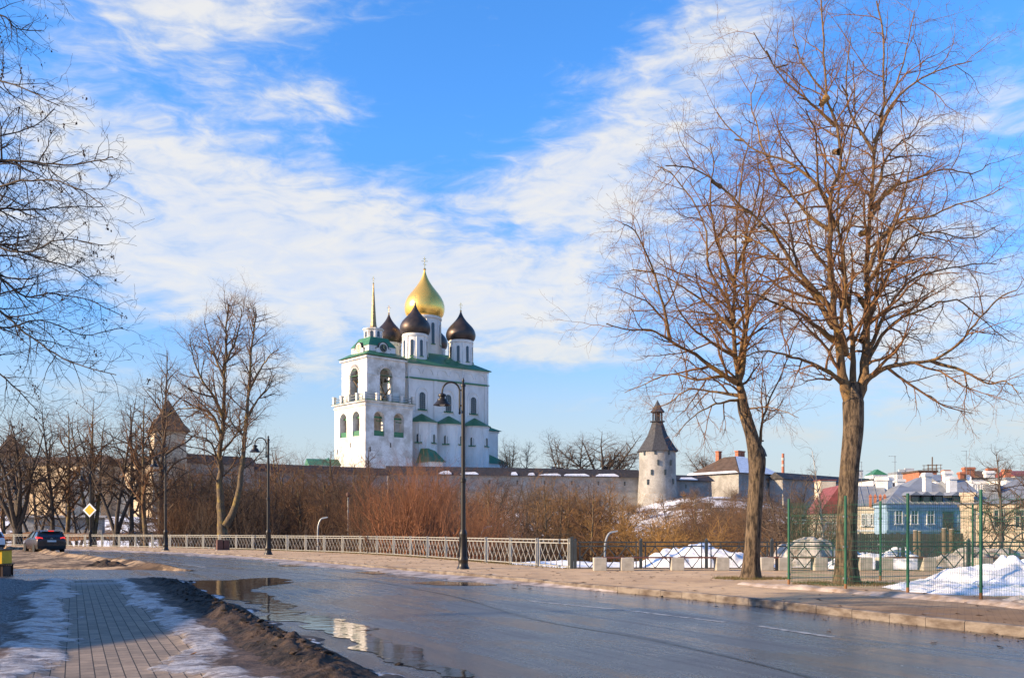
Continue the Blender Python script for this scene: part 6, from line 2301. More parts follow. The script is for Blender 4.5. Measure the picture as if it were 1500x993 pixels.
def build_valley():
    twin_tree()
    rr = random.Random(9)
    # tall trees on the left bank
    plant('tall2', 238, 94, 498, 'tall bare tree beside the pointed gate tower, just left of the twin-stemmed one', rz=2.2, wide=.85)
    plant('vase3', 24, 96, 572, 'wide dark tree with spreading low limbs at the far left, behind the road', rz=.3)
    plant('tall2', 76, 99, 588, 'slim bare tree behind the dark car', wide=.9)
    plant('tall1', 97, 104, 592, 'leaning bare tree just right of the dark car')
    plant('vase1', 137, 99, 562, 'thick-stemmed bare tree right behind the yellow diamond sign', rz=2)
    plant('vase2', 170, 93, 560, 'bare tree with three dark stems between the yellow sign and the third lamp', rz=1.0)
    plant('tall3', 192, 102, 570, 'bare tree behind the three-stemmed one, in front of the sunlit wall')
    plant('tall1', 214, 90, 576, 'bare tree with a thick dark trunk left of the third lamp')
    for u, d, v in ((-40, 97, 560), (52, 128, 612), (112, 126, 620), (205, 128, 618), (236, 118, 640), (8, 120, 615)):
        plant(rr.choice(['tall1', 'tall2', 'vase2', 'tall3']), u, d, v, 'bare tree of the crowded second row in front of the sunlit wall on the left', group='trees of the second row before the sunlit wall')
    # thicket in the middle
    for u, d, v, k in ((270, 88, 700, 'shrub_brown'), (300, 88, 716, 'shrub_grey'), (352, 92, 705, 'shrub_brown'), (378, 90, 712, 'shrub_grey'), (400, 96, 690, 'tall3'), (285, 110, 668, 'tall1'), (310, 118, 672, 'tall3'), (350, 115, 680, 'tall2'),
                       (385, 120, 672, 'vase1'), (415, 118, 680, 'tall1'), (455, 112, 672, 'tall2'), (475, 120, 680, 'vase1'), (490, 104, 684, 'tall3'), (522, 110, 668, 'tall1'), (545, 104, 690, 'vase2'), (330, 132, 690, 'vase3'), (372, 138, 688, 'vase3'), (440, 140, 690, 'vase1'), (465, 92, 700, 'shrub_brown'),
                       (495, 92, 705, 'shrub_grey'), (520, 90, 700, 'shrub_brown'), (540, 96, 705, 'shrub_red'), (265, 126, 680, 'vase3'), (250, 112, 690, 'tall3'), (505, 128, 688, 'vase3'), (535, 135, 690, 'tall1'), (425, 98, 708, 'shrub_brown')):
        plant(k, u, d, v, 'bare brown shrub of the dense thicket behind the pale railing' if 'shrub' in k else 'bare tree of the dense thicket behind the pale railing',
              group='shrubs of the thicket behind the pale railing' if 'shrub' in k else 'trees of the thicket behind the pale railing', wide=1.1)
    for i in range(34):
        u = 262 + i * 8.8 + rr.uniform(-6, 6)
        plant(rr.choice(['tall1', 'tall2', 'tall3', 'vase1', 'vase2', 'vase3']), u, rr.uniform(90, 172), rr.uniform(660, 694), 'bare tree of the dense thicket behind the pale railing', group='trees of the thicket behind the pale railing', wide=rr.uniform(1.0, 1.5))
    for i in range(13):
        u = 560 + i * 14 + rr.uniform(-8, 8)
        plant(rr.choice(['tall1', 'warm1', 'vase1', 'vase3', 'tall3']), u, rr.uniform(84, 165), rr.uniform(682, 702) + max(0, (u - 690) * .12), 'bare tree below the black-roofed wall, right of the red bush', group='trees under the black-roofed wall', wide=rr.uniform(1.0, 1.4))
    for i in range(13):
        u = 772 + i * 10 + rr.uniform(-8, 8)
        plant(rr.choice(['tall1', 'warm1', 'warm2', 'warm2', 'vase3']), u, rr.uniform(95, 165), rr.uniform(672, 716), 'thin bare tree on the river slope left of the golden willow', group='trees on the river slope left of the golden willow', wide=rr.uniform(.9, 1.3))
    for i in range(12):
        plant(rr.choice(['shrub_brown', 'shrub_grey', 'vase3', 'warm2']), 992 + i * 11 + rr.uniform(-6, 6), rr.uniform(170, 222), rr.uniform(712, 732), 'bare growth on the snowy slope around the leaning linden', group='trees on the snowy slope', wide=rr.uniform(1.2, 1.8), cat='tree')
    for i in range(18):
        u = 975 + i * 13 + rr.uniform(-8, 8)
        plant(rr.choice(['tall1', 'tall2', 'vase1', 'vase3', 'shrub_brown']), u, rr.uniform(80, 165), rr.uniform(698, 750), 'bare growth on the snowy slope around the leaning linden', group='trees on the snowy slope', wide=rr.uniform(.9, 1.3), cat='tree')
    plant('vase1', 432, 104, 634, 'tallest bare tree of the thicket, rising between the second lamp and the bell tower', rz=.4, wide=.8)
    plant('tall2', 506, 100, 660, 'slender bare tree rising in front of the bell tower')
    # the big red willow bush
    plant('shrub_red', 614, 56, 640, 'big red-brown willow bush behind the pale railing below the cathedral', rz=.2, wide=1.05)
    plant('shrub_brown', 556, 68, 690, 'smaller brown bush left of the big red one, below the bell tower', rz=2.2)
    plant('shrub_red', 668, 66, 684, 'red-brown willow bush behind the nearest street lamp', rz=4.0)
    for u, d, v, k in ((690, 72, 700, 'shrub_brown'), (720, 84, 690, 'tall1'), (735, 78, 722, 'shrub_brown'), (700, 100, 684, 'vase1'), (675, 92, 690, 'vase3'), (742, 96, 690, 'tall3'), (725, 116, 692, 'vase1'), (760, 100, 716, 'shrub_grey'), (768, 110, 705, 'tall2'),
                       (640, 108, 700, 'vase1'), (600, 112, 700, 'vase3'), (575, 100, 700, 'vase1')):
        plant(k, u, d, v, 'brown shrub below the black-roofed wall, right of the red bush' if 'shrub' in k else 'bare tree below the black-roofed wall, right of the red bush',
              group='shrubs under the black-roofed wall' if 'shrub' in k else 'trees under the black-roofed wall')
    # slope under the centre wall
    for u, d, v, k in ((784, 140, 700, 'tall2'), (800, 170, 708, 'tall2'), (822, 118, 684, 'tall1'), (846, 130, 694, 'tall3'), (864, 126, 690, 'tall1'), (884, 122, 700, 'vase1'), (900, 150, 695, 'warm1'), (838, 108, 732, 'shrub_brown'),
                       (900, 108, 730, 'shrub_brown'), (858, 150, 705, 'vase1'), (780, 118, 735, 'shrub_grey'), (760, 130, 735, 'tall3'), (915, 180, 716, 'tall1')):
        plant(k, u, d, v, 'brown shrub on the river slope between the black-roofed wall and the benches' if 'shrub' in k else 'thin bare tree on the river slope left of the golden willow',
              group='shrubs on the river slope' if 'shrub' in k else 'trees on the river slope left of the golden willow', wide=.9)
    plant('willow', 950, 112, 711, 'round golden-twigged willow below the tent-roofed tower', rz=.5, wide=1.05)
    plant('willow', 1000, 104, 745, 'low golden-brown willow between the tent-roofed tower and the leaning linden', rz=2.0, wide=1.1)
    plant('willow', 1072, 72, 778, 'low rusty-gold bush behind the dark fence, left of the leaning trunk', rz=1.0, wide=1.8)
    plant('willow', 1140, 76, 780, 'low rusty-gold bush behind the dark fence, right of the leaning trunk', rz=3.0, wide=1.7)
    plant('willow', 560, 78, 776, 'low dry bush at the foot of the red willow', rz=3.0, wide=1.7)
    for u, d, v, k in ((990, 130, 735, 'vase3'), (1018, 145, 690, 'tall2'), (1036, 150, 716, 'tall1'), (1052, 140, 684, 'vase2'), (1075, 150, 705, 'tall1'), (1092, 130, 720, 'vase3'), (1040, 118, 735, 'shrub_brown'), (1000, 116, 740, 'shrub_brown'), (1062, 112, 740, 'vase3'),
                       (1128, 130, 722, 'tall3'), (1145, 112, 690, 'vase3'), (1165, 108, 672, 'tall2'), (960, 112, 742, 'shrub_brown')):
        plant(k, u, d, v, 'brown shrub on the snowy slope around the leaning linden' if 'shrub' in k else 'bare growth on the snowy slope around the leaning linden',
              group='shrubs on the snowy slope' if 'shrub' in k else 'trees on the snowy slope', wide=1.0)
    plant('vase3', 1178, 92, 690, 'yellowish-brown bare bush tree in front of the red-roofed house', wide=.8)
    plant('birch', 1207, 100, 650, 'thin white birch just left of the big forked trunk', rz=1.0, wide=.75)
    for i in range(13):
        plant(rr.choice(['shrub_brown', 'shrub_brown', 'vase3', 'warm2']), 922 + i * 8 + rr.uniform(-4, 4), rr.uniform(196, 226), rr.uniform(722, 734), 'brown brush growing against the foot of the tent-roofed tower', group='brush at the foot of the tent-roofed tower', wide=rr.uniform(1.5, 2.2), cat='shrub')
    # trees inside the fortress
    for u, v, k, w, lab in ((748, 642, 'vase1', .8, 'small bare tree beside the cathedral wall, above the black roof'), (770, 652, 'tall2', .8, 'thin bare tree above the black roof, right of the cathedral'), (822, 634, 'vase2', 1.0, 'left one of the tall round-crowned trees rising over the black roof'),
                       (850, 640, 'tall3', 1.1, 'middle one of the tall trees rising over the black roof'), (880, 637, 'vase3', 1.5, 'broad round-crowned tree rising over the black roof, right of its neighbours'), (908, 660, 'vase3', 1.0, 'lower round tree over the black roof, next to the tent-roofed tower'), (1040, 664, 'vase3', 1.2, 'bare tree crown behind the snowy-roofed white building'),
                       (735, 668, 'tall1', .8, 'low bare tree right at the cathedral side chapel')):
        plant(k, u, 282, v - 12, lab, wide=w * 1.3, zb=14)
    # right edge trees
    plant('vase2', 1425, 46, 706, 'twisted bare young tree behind the green mesh fence in front of the beige building', rz=.2, wide=1.2)
    plant('tall3', 1466, 44, 640, 'crooked bare tree near the right edge in front of the beige building', rz=1.2, wide=1.2)
    plant('tall2', 1508, 70, 640, 'bare tree crown at the right picture edge')
    plant('tall1', 1462, 220, 664, 'small bare tree far off among the roofs on the right')
    # rows of trees on the skyline
    for i in range(14):
        plant(rr.choice(['tall1', 'vase3', 'vase1']), 1320 + i * 16 + rr.uniform(-5, 5), 330 + rr.uniform(-20, 40), 690 + rr.uniform(0, 6), 'tiny bare tree of the skyline row behind the far roofs', group='skyline trees behind the far roofs', zb=5)
    # undergrowth: stems nobody could count
    T = Tree(55, [dict(n=4, wob=.10, trop=.02, dens=2.6, t0=.2, ang=.55, len=(1, 2), rad=.02, taper=.8, lift=.15),
                  dict(n=3, wob=.15, trop=.03, dens=1.6, t0=.2, ang=.6, len=(.5, 1.4), rad=.018, taper=.6),
                  dict(n=2, wob=.15, trop=.02, dens=1, t0=.2, ang=.6, len=(.3, .6), rad=.014, taper=.6)])
    for i in range(2300):
        d = rr.uniform(70, 168) if rr.random() < .8 else rr.uniform(52, 80)
        u = rr.uniform(-60, 1220)
        x = xu(u, d)
        yr = float(np.interp(x, np.r_[rail_xs, 4.0, 30, 60], np.r_[rail_ys, 39, 41, 44]))
        if d < yr + 4: continue
        if u > 690 and rr.random() < .7: continue
        s = rr.uniform(0, .85); a = rr.random() * 6.28
        T.grow((x, d, terr1(x, d) - .1), (math.sin(s) * math.cos(a), math.sin(s) * math.sin(a), math.cos(s)), rr.uniform(.8, 2.8), .03, 0)
    lo = tubes('a', T.out[0] + T.out[1] + T.out[2], 3, M['twig_grey'])
    tag(mesh_obj('undergrowth', lo), kind='stuff')


build_valley()

# ------------------------------------------------------------------ street lamps
def street_lamp(loc, rz, label, hgt=6.62):
    """pole with a swan neck reaching towards local -X"""
    root = empty('street_lamp', loc, rz, label, 'street lamp', 'swan-neck street lamps along the promenade')
    b = MB()
    b.lathe([(r_ * .78, z_) for r_, z_ in [(.30, -.1), (.30, .06), (.27, .10), (.22, .18), (.205, .30), (.225, .34), (.225, .40), (.19, .46), (.155, 1.15), (.175, 1.22), (.175, 1.28), (.13, 1.36), (.10, 1.42)]], 16)
    for k in range(8):
        a = 2 * PI * k / 8
        b.bar((.152 * math.cos(a), .152 * math.sin(a), .48), (.124 * math.cos(a), .124 * math.sin(a), 1.14), .025)
    b.build('base', M['iron'], root, smooth=True)
    p = MB()
    k = hgt / 7
    p.lathe([(.085, 1.4), (.08, 3.0), (.105, 3.02), (.105, 3.12), (.07, 3.15), (.062, 6.62 * k), (.085, 6.64 * k), (.085, 6.7 * k), (.03, 6.78 * k), (.05, 6.84 * k), (.01, 6.95 * k)], 14)
    p.build('pole', M['iron'], root, smooth=True)
    a = MB()
    zt_ = 6.45 * k
    R_ = .30
    ax = -.12
    pts = [(ax, 0, 5.75 * k), (ax, 0, zt_)]
    for i in range(1, 13):
        an = PI * i / 12
        pts.append((ax - R_ + R_ * math.cos(an), 0, zt_ + R_ * 1.1 * math.sin(an)))
    pts.append((ax - 2 * R_, 0, zt_ - .08))
    a.tube(pts, .032, 8)
    for z in (5.95 * k, 6.5 * k):
        a.bar((ax, 0, z), (0, 0, z), .05)
    a.lathe([(.01, 5.62 * k), (.045, 5.68 * k), (.03, 5.76 * k)], 8, ax, 0)
    a.build('arm', M['iron'], root, smooth=True)
    x = ax - 2 * R_
    z = zt_ - .06
    s = MB()
    s.lathe([(.035, z + .02), (.06, z), (.135, z - .03), (.145, z - .09), (.10, z - .11), (.10, z - .17), (.175, z - .20), (.185, z - .25), (.21, z - .29), (.29, z - .375), (.305, z - .40), (.275, z - .40), (.17, z - .28), (.04, z - .26)], 24, x, 0)
    s.build('lamp_shade', M['iron'], root, smooth=True, auto=30)
    g = MB()
    g.lathe([(.12, z - .28), (.115, z - .36), (.07, z - .42), (.01, z - .435)], 14, x, 0)
    g.build('bulb', mat('lamp_glass', (.55, .55, .52), .2), root, smooth=True)
    return root


street_lamp((xu(678.5, 32.6), 32.6, .06), R(-2), 'nearest black swan-neck street lamp, standing in front of the cathedral')
street_lamp((xu(393, 52.5), 52.5, .10), R(4), 'black swan-neck street lamp to the right of the twin-stemmed tree')
street_lamp((xu(242.5, 64.5), 64.5, .10), R(14), 'black swan-neck street lamp in front of the pointed gate tower')
street_lamp((xu(132.5, 82), 82, .10), R(20), 'black swan-neck street lamp carrying the yellow diamond sign')
street_lamp((xu(31, 97), 97, .0), R(20), 'farthest black street lamp, left of the dark car', 6.6)

# priority road sign on the fourth lamp
o = empty('road_sign', (xu(132.5, 82), 82 - .16, zt(747, 82)), R(-6), 'yellow diamond priority sign with a white border on the lamp pole', 'road sign')
b = MB(); b.box(-.43, .43, -.02, .0, -.43, .43); s_ = b.build('plate', M['sign_white'], o); s_.rotation_euler = (0, R(45), 0)
b = MB(); b.box(-.315, .315, -.026, -.021, -.315, .315); y_ = b.build('yellow_face', M['sign_yellow'], o); y_.rotation_euler = (0, R(45), 0)
b = MB(); b.box(-.06, .06, .0, .10, -.3, .3); b.build('bracket', M['galv'], o)


def park_lamp(u, d, vtop, vlow, label, bend=True):
    x = xu(u, d)
    z0 = terr1(x, d)
    h = zt(vtop, d) - z0
    root = empty('park_lamp', (x, d, z0), R(-3), label, 'street lamp', 'grey lamps down by the river')
    p = MB()
    if bend:
        pts = [(0, 0, -.2), (0, 0, h - 1.2)] + [(.45 - .45 * math.cos(PI * .5 * i / 6), 0, h - 1.2 + 1.1 * math.sin(PI * .5 * i / 6)) for i in range(1, 7)]
        p.tube(pts, .07, 8)
        p.build('pole', M['galv'], root, smooth=True)
        hd = MB()
        hd.add([(.40, -.10, h - .16), (.85, -.08, h - .06), (.85, .08, h - .06), (.40, .10, h - .16), (.40, -.07, h - .03), (.82, -.05, h + .03), (.82, .05, h + .03), (.40, .07, h - .03)], [(3, 2, 1, 0), (4, 5, 6, 7), (0, 1, 5, 4), (1, 2, 6, 5), (2, 3, 7, 6), (3, 0, 4, 7)])
        hd.build('lamp_head', M['galv'], root)
    else:
        p.lathe([(.10, -.2), (.08, h - .4)], 8)
        p.build('pole', M['galv'], root, smooth=True)
        hd = MB()
        hd.lathe([(.05, h - .4), (.2, h - .3), (.2, h), (.02, h + .08)], 8)
        hd.build('lamp_head', M['bin_rust'], root)
    return root


park_lamp(465.5, 80, 757, 0, 'grey curved lamp down the bank right of the second street lamp')
park_lamp(704, 72, 770, 0, 'grey curved lamp down the bank right of the nearest street lamp')
park_lamp(886, 62, 777, 0, 'grey curved lamp seen through the dark fence behind the benches')
park_lamp(510, 90, 722, 0, 'straight thin grey pole below the bell tower', bend=False)


# ------------------------------------------------------------------ pale railing
def pale_panel():
    """one bay, 2.3 m long from x=0"""
    L = 2.30
    f = MB()
    for z in (1.05, .93, .13): f.box(.0, L, -.02, .02, z - .02, z + .02)
    for x in (.04, L - .04): f.box(x - .02, x + .02, -.018, .018, .15, 1.03)
    for i in range(1, 6):
        x = L * i / 6
        f.box(x - .012, x + .012, -.012, .012, .95, 1.03)
    # wavy rods crossing in lozenges
    n = 5
    w = (L - .12) / n
    for i in range(n):
        xa = .06 + w * i
        for s in (0, 1):
            pts = []
            for k in range(9):
                t = k / 8
                q = t if s == 0 else 1 - t
                pts.append((xa + w * (.5 + .5 * math.sin((q - .5) * PI)), .012 * (1 if s else -1), .15 + .76 * t))
            f.tube(pts, .011, 4, cap=False)
    me = bpy.data.meshes.new('panel')
    me.from_pydata(f.v, [], f.f)
    me.materials.append(M['rail_light'])
    p = MB()
    for dx in (-.075, .055):
        p.box(dx, dx + .035, -.035, .035, -.15, 1.10)
    p.box(-.075, .09, -.012, .012, .1, .16)
    p.box(-.075, .09, -.012, .012, .9, .96)
    pm = bpy.data.meshes.new('post')
    pm.from_pydata(p.v, [], p.f)
    pm.materials.append(M['rail_light'])
    return me, pm


def build_pale_railing():
    me, pm = pale_panel()
    C0 = smooth_curve(RAIL, .1)
    cum = [0]
    for i in range(1, len(C0)): cum.append(cum[-1] + (C0[i] - C0[i - 1]).length)
    def at(s):
        i = int(np.searchsorted(cum, s))
        return C0[min(max(i, 0), len(C0) - 1)]
    root = empty('railing', (C0[0].x, C0[0].y, 0), 0, 'long pale metal railing with lozenge lattice running along the promenade under the trees', 'railing')
    step = 2.46
    s = 0.0
    while s + step < cum[-1]:
        a, b = at(s), at(s + step)
        d = b - a
        ang = math.atan2(d.y, d.x)
        po = mesh_obj('post', pm, parent=root, loc=(a.x - C0[0].x, a.y - C0[0].y, .06), rz=ang)
        pa = mesh_obj('panel', me, parent=root, loc=(a.x - C0[0].x + .08 * math.cos(ang), a.y - C0[0].y + .08 * math.sin(ang), .06), rz=ang)
        s += step
    e = MB(); e.box(-.06, .06, -.05, .05, -.1, 1.16); e.build('end_post', M['rail_dark'], root, loc=(.06, -.05, .06))


build_pale_railing()


def build_dark_fence():
    L = 2.10
    f = MB()
    for z in (.98, .84, .07): f.box(0, L, -.022, .022, z - .022, z + .022)
    for x in (.08, L - .08): f.box(x - .018, x + .018, -.016, .016, .09, .96)
    n = 3
    w = (L - .2) / n
    for i in range(n):
        x0 = .10 + w * i
        xm = x0 + w / 2
        f.box(xm - .012, xm + .012, -.012, .012, .86, .96)
        for (a, b) in (((x0 - .0, .42), (xm, .82)), ((xm, .82), (x0 + w, .42)), ((x0, .50), (xm, .09)), ((xm, .09), (x0 + w, .50))):
            f.bar((a[0], 0, a[1]), (b[0], 0, b[1]), .030)
        f.bar((x0 + w * .0, .0, .46), (x0 + w * .10, 0, .36), .022)
    me = bpy.data.meshes.new('panel'); me.from_pydata(f.v, [], f.f); me.materials.append(M['rail_dark'])
    p = MB()
    p.box(-.05, .05, -.05, .05, -.15, 1.05)
    p.lathe([(.05, 1.05), (.035, 1.09), (.01, 1.12)], 8)
    pm = bpy.data.meshes.new('post'); pm.from_pydata(p.v, [], p.f); pm.materials.append(M['rail_dark'])
    x0, y0 = 2.12, 32.95
    root = empty('metal_fence', (x0, y0, .05), 0, 'dark grey metal fence with diamond pattern behind the concrete benches', 'fence')
    for i in range(10):
        mesh_obj('post', pm, parent=root, loc=(i * 2.26 + .06, 0, 0))
        mesh_obj('panel', me, parent=root, loc=(i * 2.26 + .14, 0, 0))
    # gate arch at the right end
    g = MB()
    g.tube([(16.2 + .95 * math.cos(PI * k / 10), .4, .75 + .65 * math.sin(PI * k / 10)) for k in range(11)], .025, 6)
    for x in (15.25, 17.15): g.bar((x, .4, .0), (x, .4, .75), .04)
    g.build('arch', M['rail_dark'], root)


build_dark_fence()


def bench(u0, u1, d, label, rz=0.0, kind=0):
    x0, x1 = xu(u0, d), xu(u1, d)
    L = x1 - x0
    root = empty('bench', (x0, d, .118), rz, label, 'bench', 'low concrete benches along the dark fence')
    for x in ((0, L - .42) if not kind else (L - .36,)):
        b = MB()
        b.box(x, x + .42, 0, .48, 0, .43)
        o = b.build('support', M['concrete'], root)
        bv = o.modifiers.new('b', 'BEVEL'); bv.width = .015; bv.segments = 2
    s = MB()
    for k in range(4):
        y = .03 + k * .115
        s.box(.30 if not kind else -.1, L - .30, y, y + .09, .40, .445)
    s.build('seat', M['bench_wood'], root)
    return root


bench(870, 929, 31.0, 'short concrete bench at the left end, next to the railing corner')
bench(931, 1000, 31.2, 'concrete bench second from the left with a dark red seat', kind=1)
bench(1001, 1066, 31.2, 'concrete bench just left of the leaning linden', kind=1)
bench(1115, 1160, 31.2, 'short concrete bench just right of the leaning linden trunk')
bench(1163, 1210, 31.2, 'concrete bench seen through the first green mesh panel', kind=1)
bench(1212, 1276, 31.2, 'concrete bench seen behind the big forked trunk', kind=1)
bench(1290, 1372, 31.2, 'concrete bench behind the snow heap, right of the big trunk')
bench(1436, 1520, 30.6, 'concrete bench at the right edge behind the green mesh fence')


# ------------------------------------------------------------------ green mesh fence
def build_mesh_fence():
    pts = [Vector((6.72, 23.2, 0)), Vector((7.40, 21.2, 0)), Vector((8.22, 19.85, 0)), Vector((8.88, 18.1, 0)), Vector((9.6, 16.1, 0)), Vector((10.3, 14.2, 0))]
    back = [Vector((6.72, 23.2, 0)), Vector((9.64, 25.0, 0)), Vector((13.4, 27.8, 0)), Vector((16.6, 30, 0))]
    root = empty('mesh_fence', (pts[0].x, pts[0].y, .11), 0, 'green welded mesh fence on round green posts enclosing the tallest linden', 'fence')
    o0 = pts[0]
    Hh = 1.98
    def panel(a, b):
        d = (b - a)
        L = d.length
        t = d.normalized()
        n = Vector((-t.y, t.x, 0)) * .035
        m = MB()
        k = int(L / .055)
        for i in range(1, k):
            q = a - o0 + t * (L * i / k) + n
            m.bar((q.x, q.y, .06), (q.x, q.y, Hh), .0034)
        for z in np.arange(.08, Hh + .01, .2):
            zz = float(z)
            q0, q1 = a - o0 + n * 1.12, b - o0 + n * 1.12
            m.bar((q0.x, q0.y, zz), (q1.x, q1.y, zz), .0042)
        for zc in (.25, .92, 1.6):
            for dz in (-.05, .05):
                q0, q1 = a - o0 + n * 1.3, b - o0 + n * 1.3
                m.bar((q0.x, q0.y, zc + dz), (q1.x, q1.y, zc + dz), .0048)
        m.build('mesh_panel', M['mesh_green'], root)
    def post(q):
        p = MB()
        p.tube([(q.x - o0.x, q.y - o0.y, .13), (q.x - o0.x, q.y - o0.y, 2.08)], .031, 10)
        po = p.build('post', M['mesh_green'], root, smooth=True)
        c = MB()
        c.tube([(q.x - o0.x, q.y - o0.y, -.2), (q.x - o0.x, q.y - o0.y, .129)], .033, 10)
        c.build('post_foot', M['rust'], po)
        c = MB()
        for z in (.25, .95, 1.62):
            c.box(q.x - o0.x - .045, q.x - o0.x + .045, q.y - o0.y - .012, q.y - o0.y + .05, z - .02, z + .02)
        c.build('clip', M['galv'], po)
    for i, q in enumerate(pts): post(q)
    for q in back[1:]: post(q)
    for i in range(len(pts) - 1): panel(pts[i], pts[i + 1])
    for i in range(len(back) - 1): panel(back[i], back[i + 1])


build_mesh_fence()


# ------------------------------------------------------------------ snow heaps
def heap(name, label, x0, x1, y0, y1, h, m, seed, z=.10, rough=.35, kind=None, n=70, peak=None, pw=1.6):
    X, Y = np.meshgrid(np.linspace(-1.1, 1.1, n), np.linspace(-1.1, 1.1, n))
    cx, cy = peak or (0, 0)
    r = np.sqrt(X ** 2 + Y ** 2)
    rp = np.sqrt((X - cx) ** 2 + (Y - cy) ** 2)
    wx, wy = (x1 - x0) / 2, (y1 - y0) / 2
    edge = 1 - sstep(r + fbm(X * 2.2, Y * 2.2, 3, seed) * .5, .45, 1.0)
    Z = edge * (np.exp(-(rp * pw) ** 2 * .8) * .75 + .25)
    nz = fbm(X * wx * .9, Y * wy * .9, 5, seed + 3)
    Z = Z * h * (1 + nz * rough * 4) + edge * np.abs(fbm(X * wx * 2.2, Y * wy * 2.2, 4, seed + 5)) * (.35 + .3 * h) * rough * 2.2 - .06 * (1 - edge)
    o = grid_obj(name, X * wx, Y * wy, Z, m)
    o.location = ((x0 + x1) / 2, (y0 + y1) / 2, z)
    tag(o, label, 'snow heap', kind=kind)
    return o


heap('snow_heap', 'large white snow heap inside the green mesh fence at the right edge', 8.3, 19.5, 18.9, 24.6, .5, M['snow'], 3, n=160, peak=(-.25, .1), rough=.5)
heap('snow_patch', None, 7.9, 13.0, 18.0, 23.5, .13, M['snow'], 5, kind='stuff', n=90, rough=.5)
heap('snow_patch', None, 8.6, 10.4, 14.5, 18.6, .10, M['snow_dirty'], 15, kind='stuff', n=60, rough=.5)
heap('snow_heap', 'dirty brown snow heap behind the dark fence, left of the big forked trunk', 9.4, 13.4, 34.8, 39, 1.05, M['snow_dirty'], 8, z=0, n=110, rough=.28)
heap('snow_heap', 'dirty snow heap behind the dark fence at the right, beyond the white one', 14.8, 20.5, 33.8, 38, .8, M['snow_dirty'], 12, z=0, n=110)
heap('snow_heap', 'white snow bank behind the second and third benches', 3.6, 10.5, 33.3, 37.5, .62, M['snow'], 17, z=.0, n=100)
heap('snow_heap', 'broken white snow bank behind the bench at the big forked trunk', 10.2, 15.5, 32.0, 34.8, .62, M['snow'], 19, z=.05, n=100)
heap('snow_heap', 'small dirty snow heap beside the yellow bin at the left edge', -17.9, -15.4, 27.2, 29.4, .32, M['snow_dirty'], 22, z=.04, n=50)
# snow crust along the fence foot and on the ground behind the railing corner
X, Y = np.meshgrid(np.linspace(0.0, 21, 120), np.linspace(33.4, 42, 60))
Z = .02 + fbm(X * .7, Y * .7, 4, 41) * .35 + .02 - .45 * (1 - sstep(X + (Y - 33) * .45, 2.2, 3.4))
tag(grid_obj('snow_cover', X, Y, Z, M['snow']), kind='stuff')
pts = [Vector((5.6, 23.2, 0)), Vector((6.9, 20.4, 0)), Vector((7.6, 18.9, 0)), Vector((8.3, 17.2, 0)), Vector((8.9, 15.4, 0)), Vector((9.6, 13.3, 0))]
cc = smooth_curve([(p.x, p.y) for p in pts], .12)
cols = 14
X = np.zeros((len(cc), cols)); Y = X.copy(); Zp = X.copy()
for i, q in enumerate(cc):
    t = (cc[min(i + 1, len(cc) - 1)] - cc[max(0, i - 1)]).normalized()
    ln = Vector((-t.y, t.x, 0))
    for j in range(cols):
        r = j / (cols - 1) * 2 - 1
        w = .34 + .1 * math.sin(q.y * 2.1)
        X[i, j] = q.x + ln.x * r * w; Y[i, j] = q.y + ln.y * r * w
        Zp[i, j] = .118 + .10 * (1 - r * r) - .03
Zp = Zp + fbm(X * 2.5, Y * 2.5, 4, 6) * .10
tag(grid_obj('dirty_ice', X, Y, Zp, mat('crust_ice', (.50, .40, .32), .7, var=.5, scale=2.5, col2=(.26, .17, .10), bump=.6, bscale=12)), kind='stuff')


def grass_tuft_ring(cx, cy, rad, n, seed):
    rr = random.Random(seed)
    m = MB()
    for _ in range(n):
        a = rr.random() * 6.28
        r = rad * (.55 + .75 * rr.random())
        x, y = cx + r * math.cos(a) * 1.4, cy + r * math.sin(a)
        h = rr.uniform(.03, .10)
        dx, dy = rr.gauss(0, .035), rr.gauss(0, .035)
        w = .006
        m.add([(x - w, y, .11), (x + w, y, .11), (x + dx, y + dy, .11 + h)], [(0, 1, 2)])
    return m


g = MB()
for (cx, cy, r, n, s) in ((8.17, 23.2, .75, 1500, 1), (6.48, 25.9, .6, 1200, 2)):
    q = grass_tuft_ring(cx, cy, r, n, s)
    g.add(q.v, q.f)
# rough grass along the foot of the pale railing
rr = random.Random(4)
for q in rail_c:
    if q.y > 70: break
    for _ in range(34):
        x, y = q.x - abs(rr.gauss(0, .25)) * .9 - .05, q.y - abs(rr.gauss(0, .25)) * .5
        h = rr.uniform(.03, .12)
        g.add([(x - .007, y, .11), (x + .007, y, .11), (x + rr.gauss(0, .05), y + rr.gauss(0, .05), .11 + h)], [(0, 1, 2)])
tag(g.build('grass', M['grass']), kind='stuff')

# dry hedge strip on the far bank at the left
X, Y = np.meshgrid(np.linspace(-75, -36, 160), np.linspace(101, 104, 12))
Z = 1.25 + fbm(X * .6, Y * .6, 4, 9) * .6 - ((Y - 102.5) / 1.5) ** 2 * .8 - .0
tag(grid_obj('hedge', X, Y, Z, M['hedge']), 'low clipped rusty-brown hedge behind the railing on the far left', 'hedge')

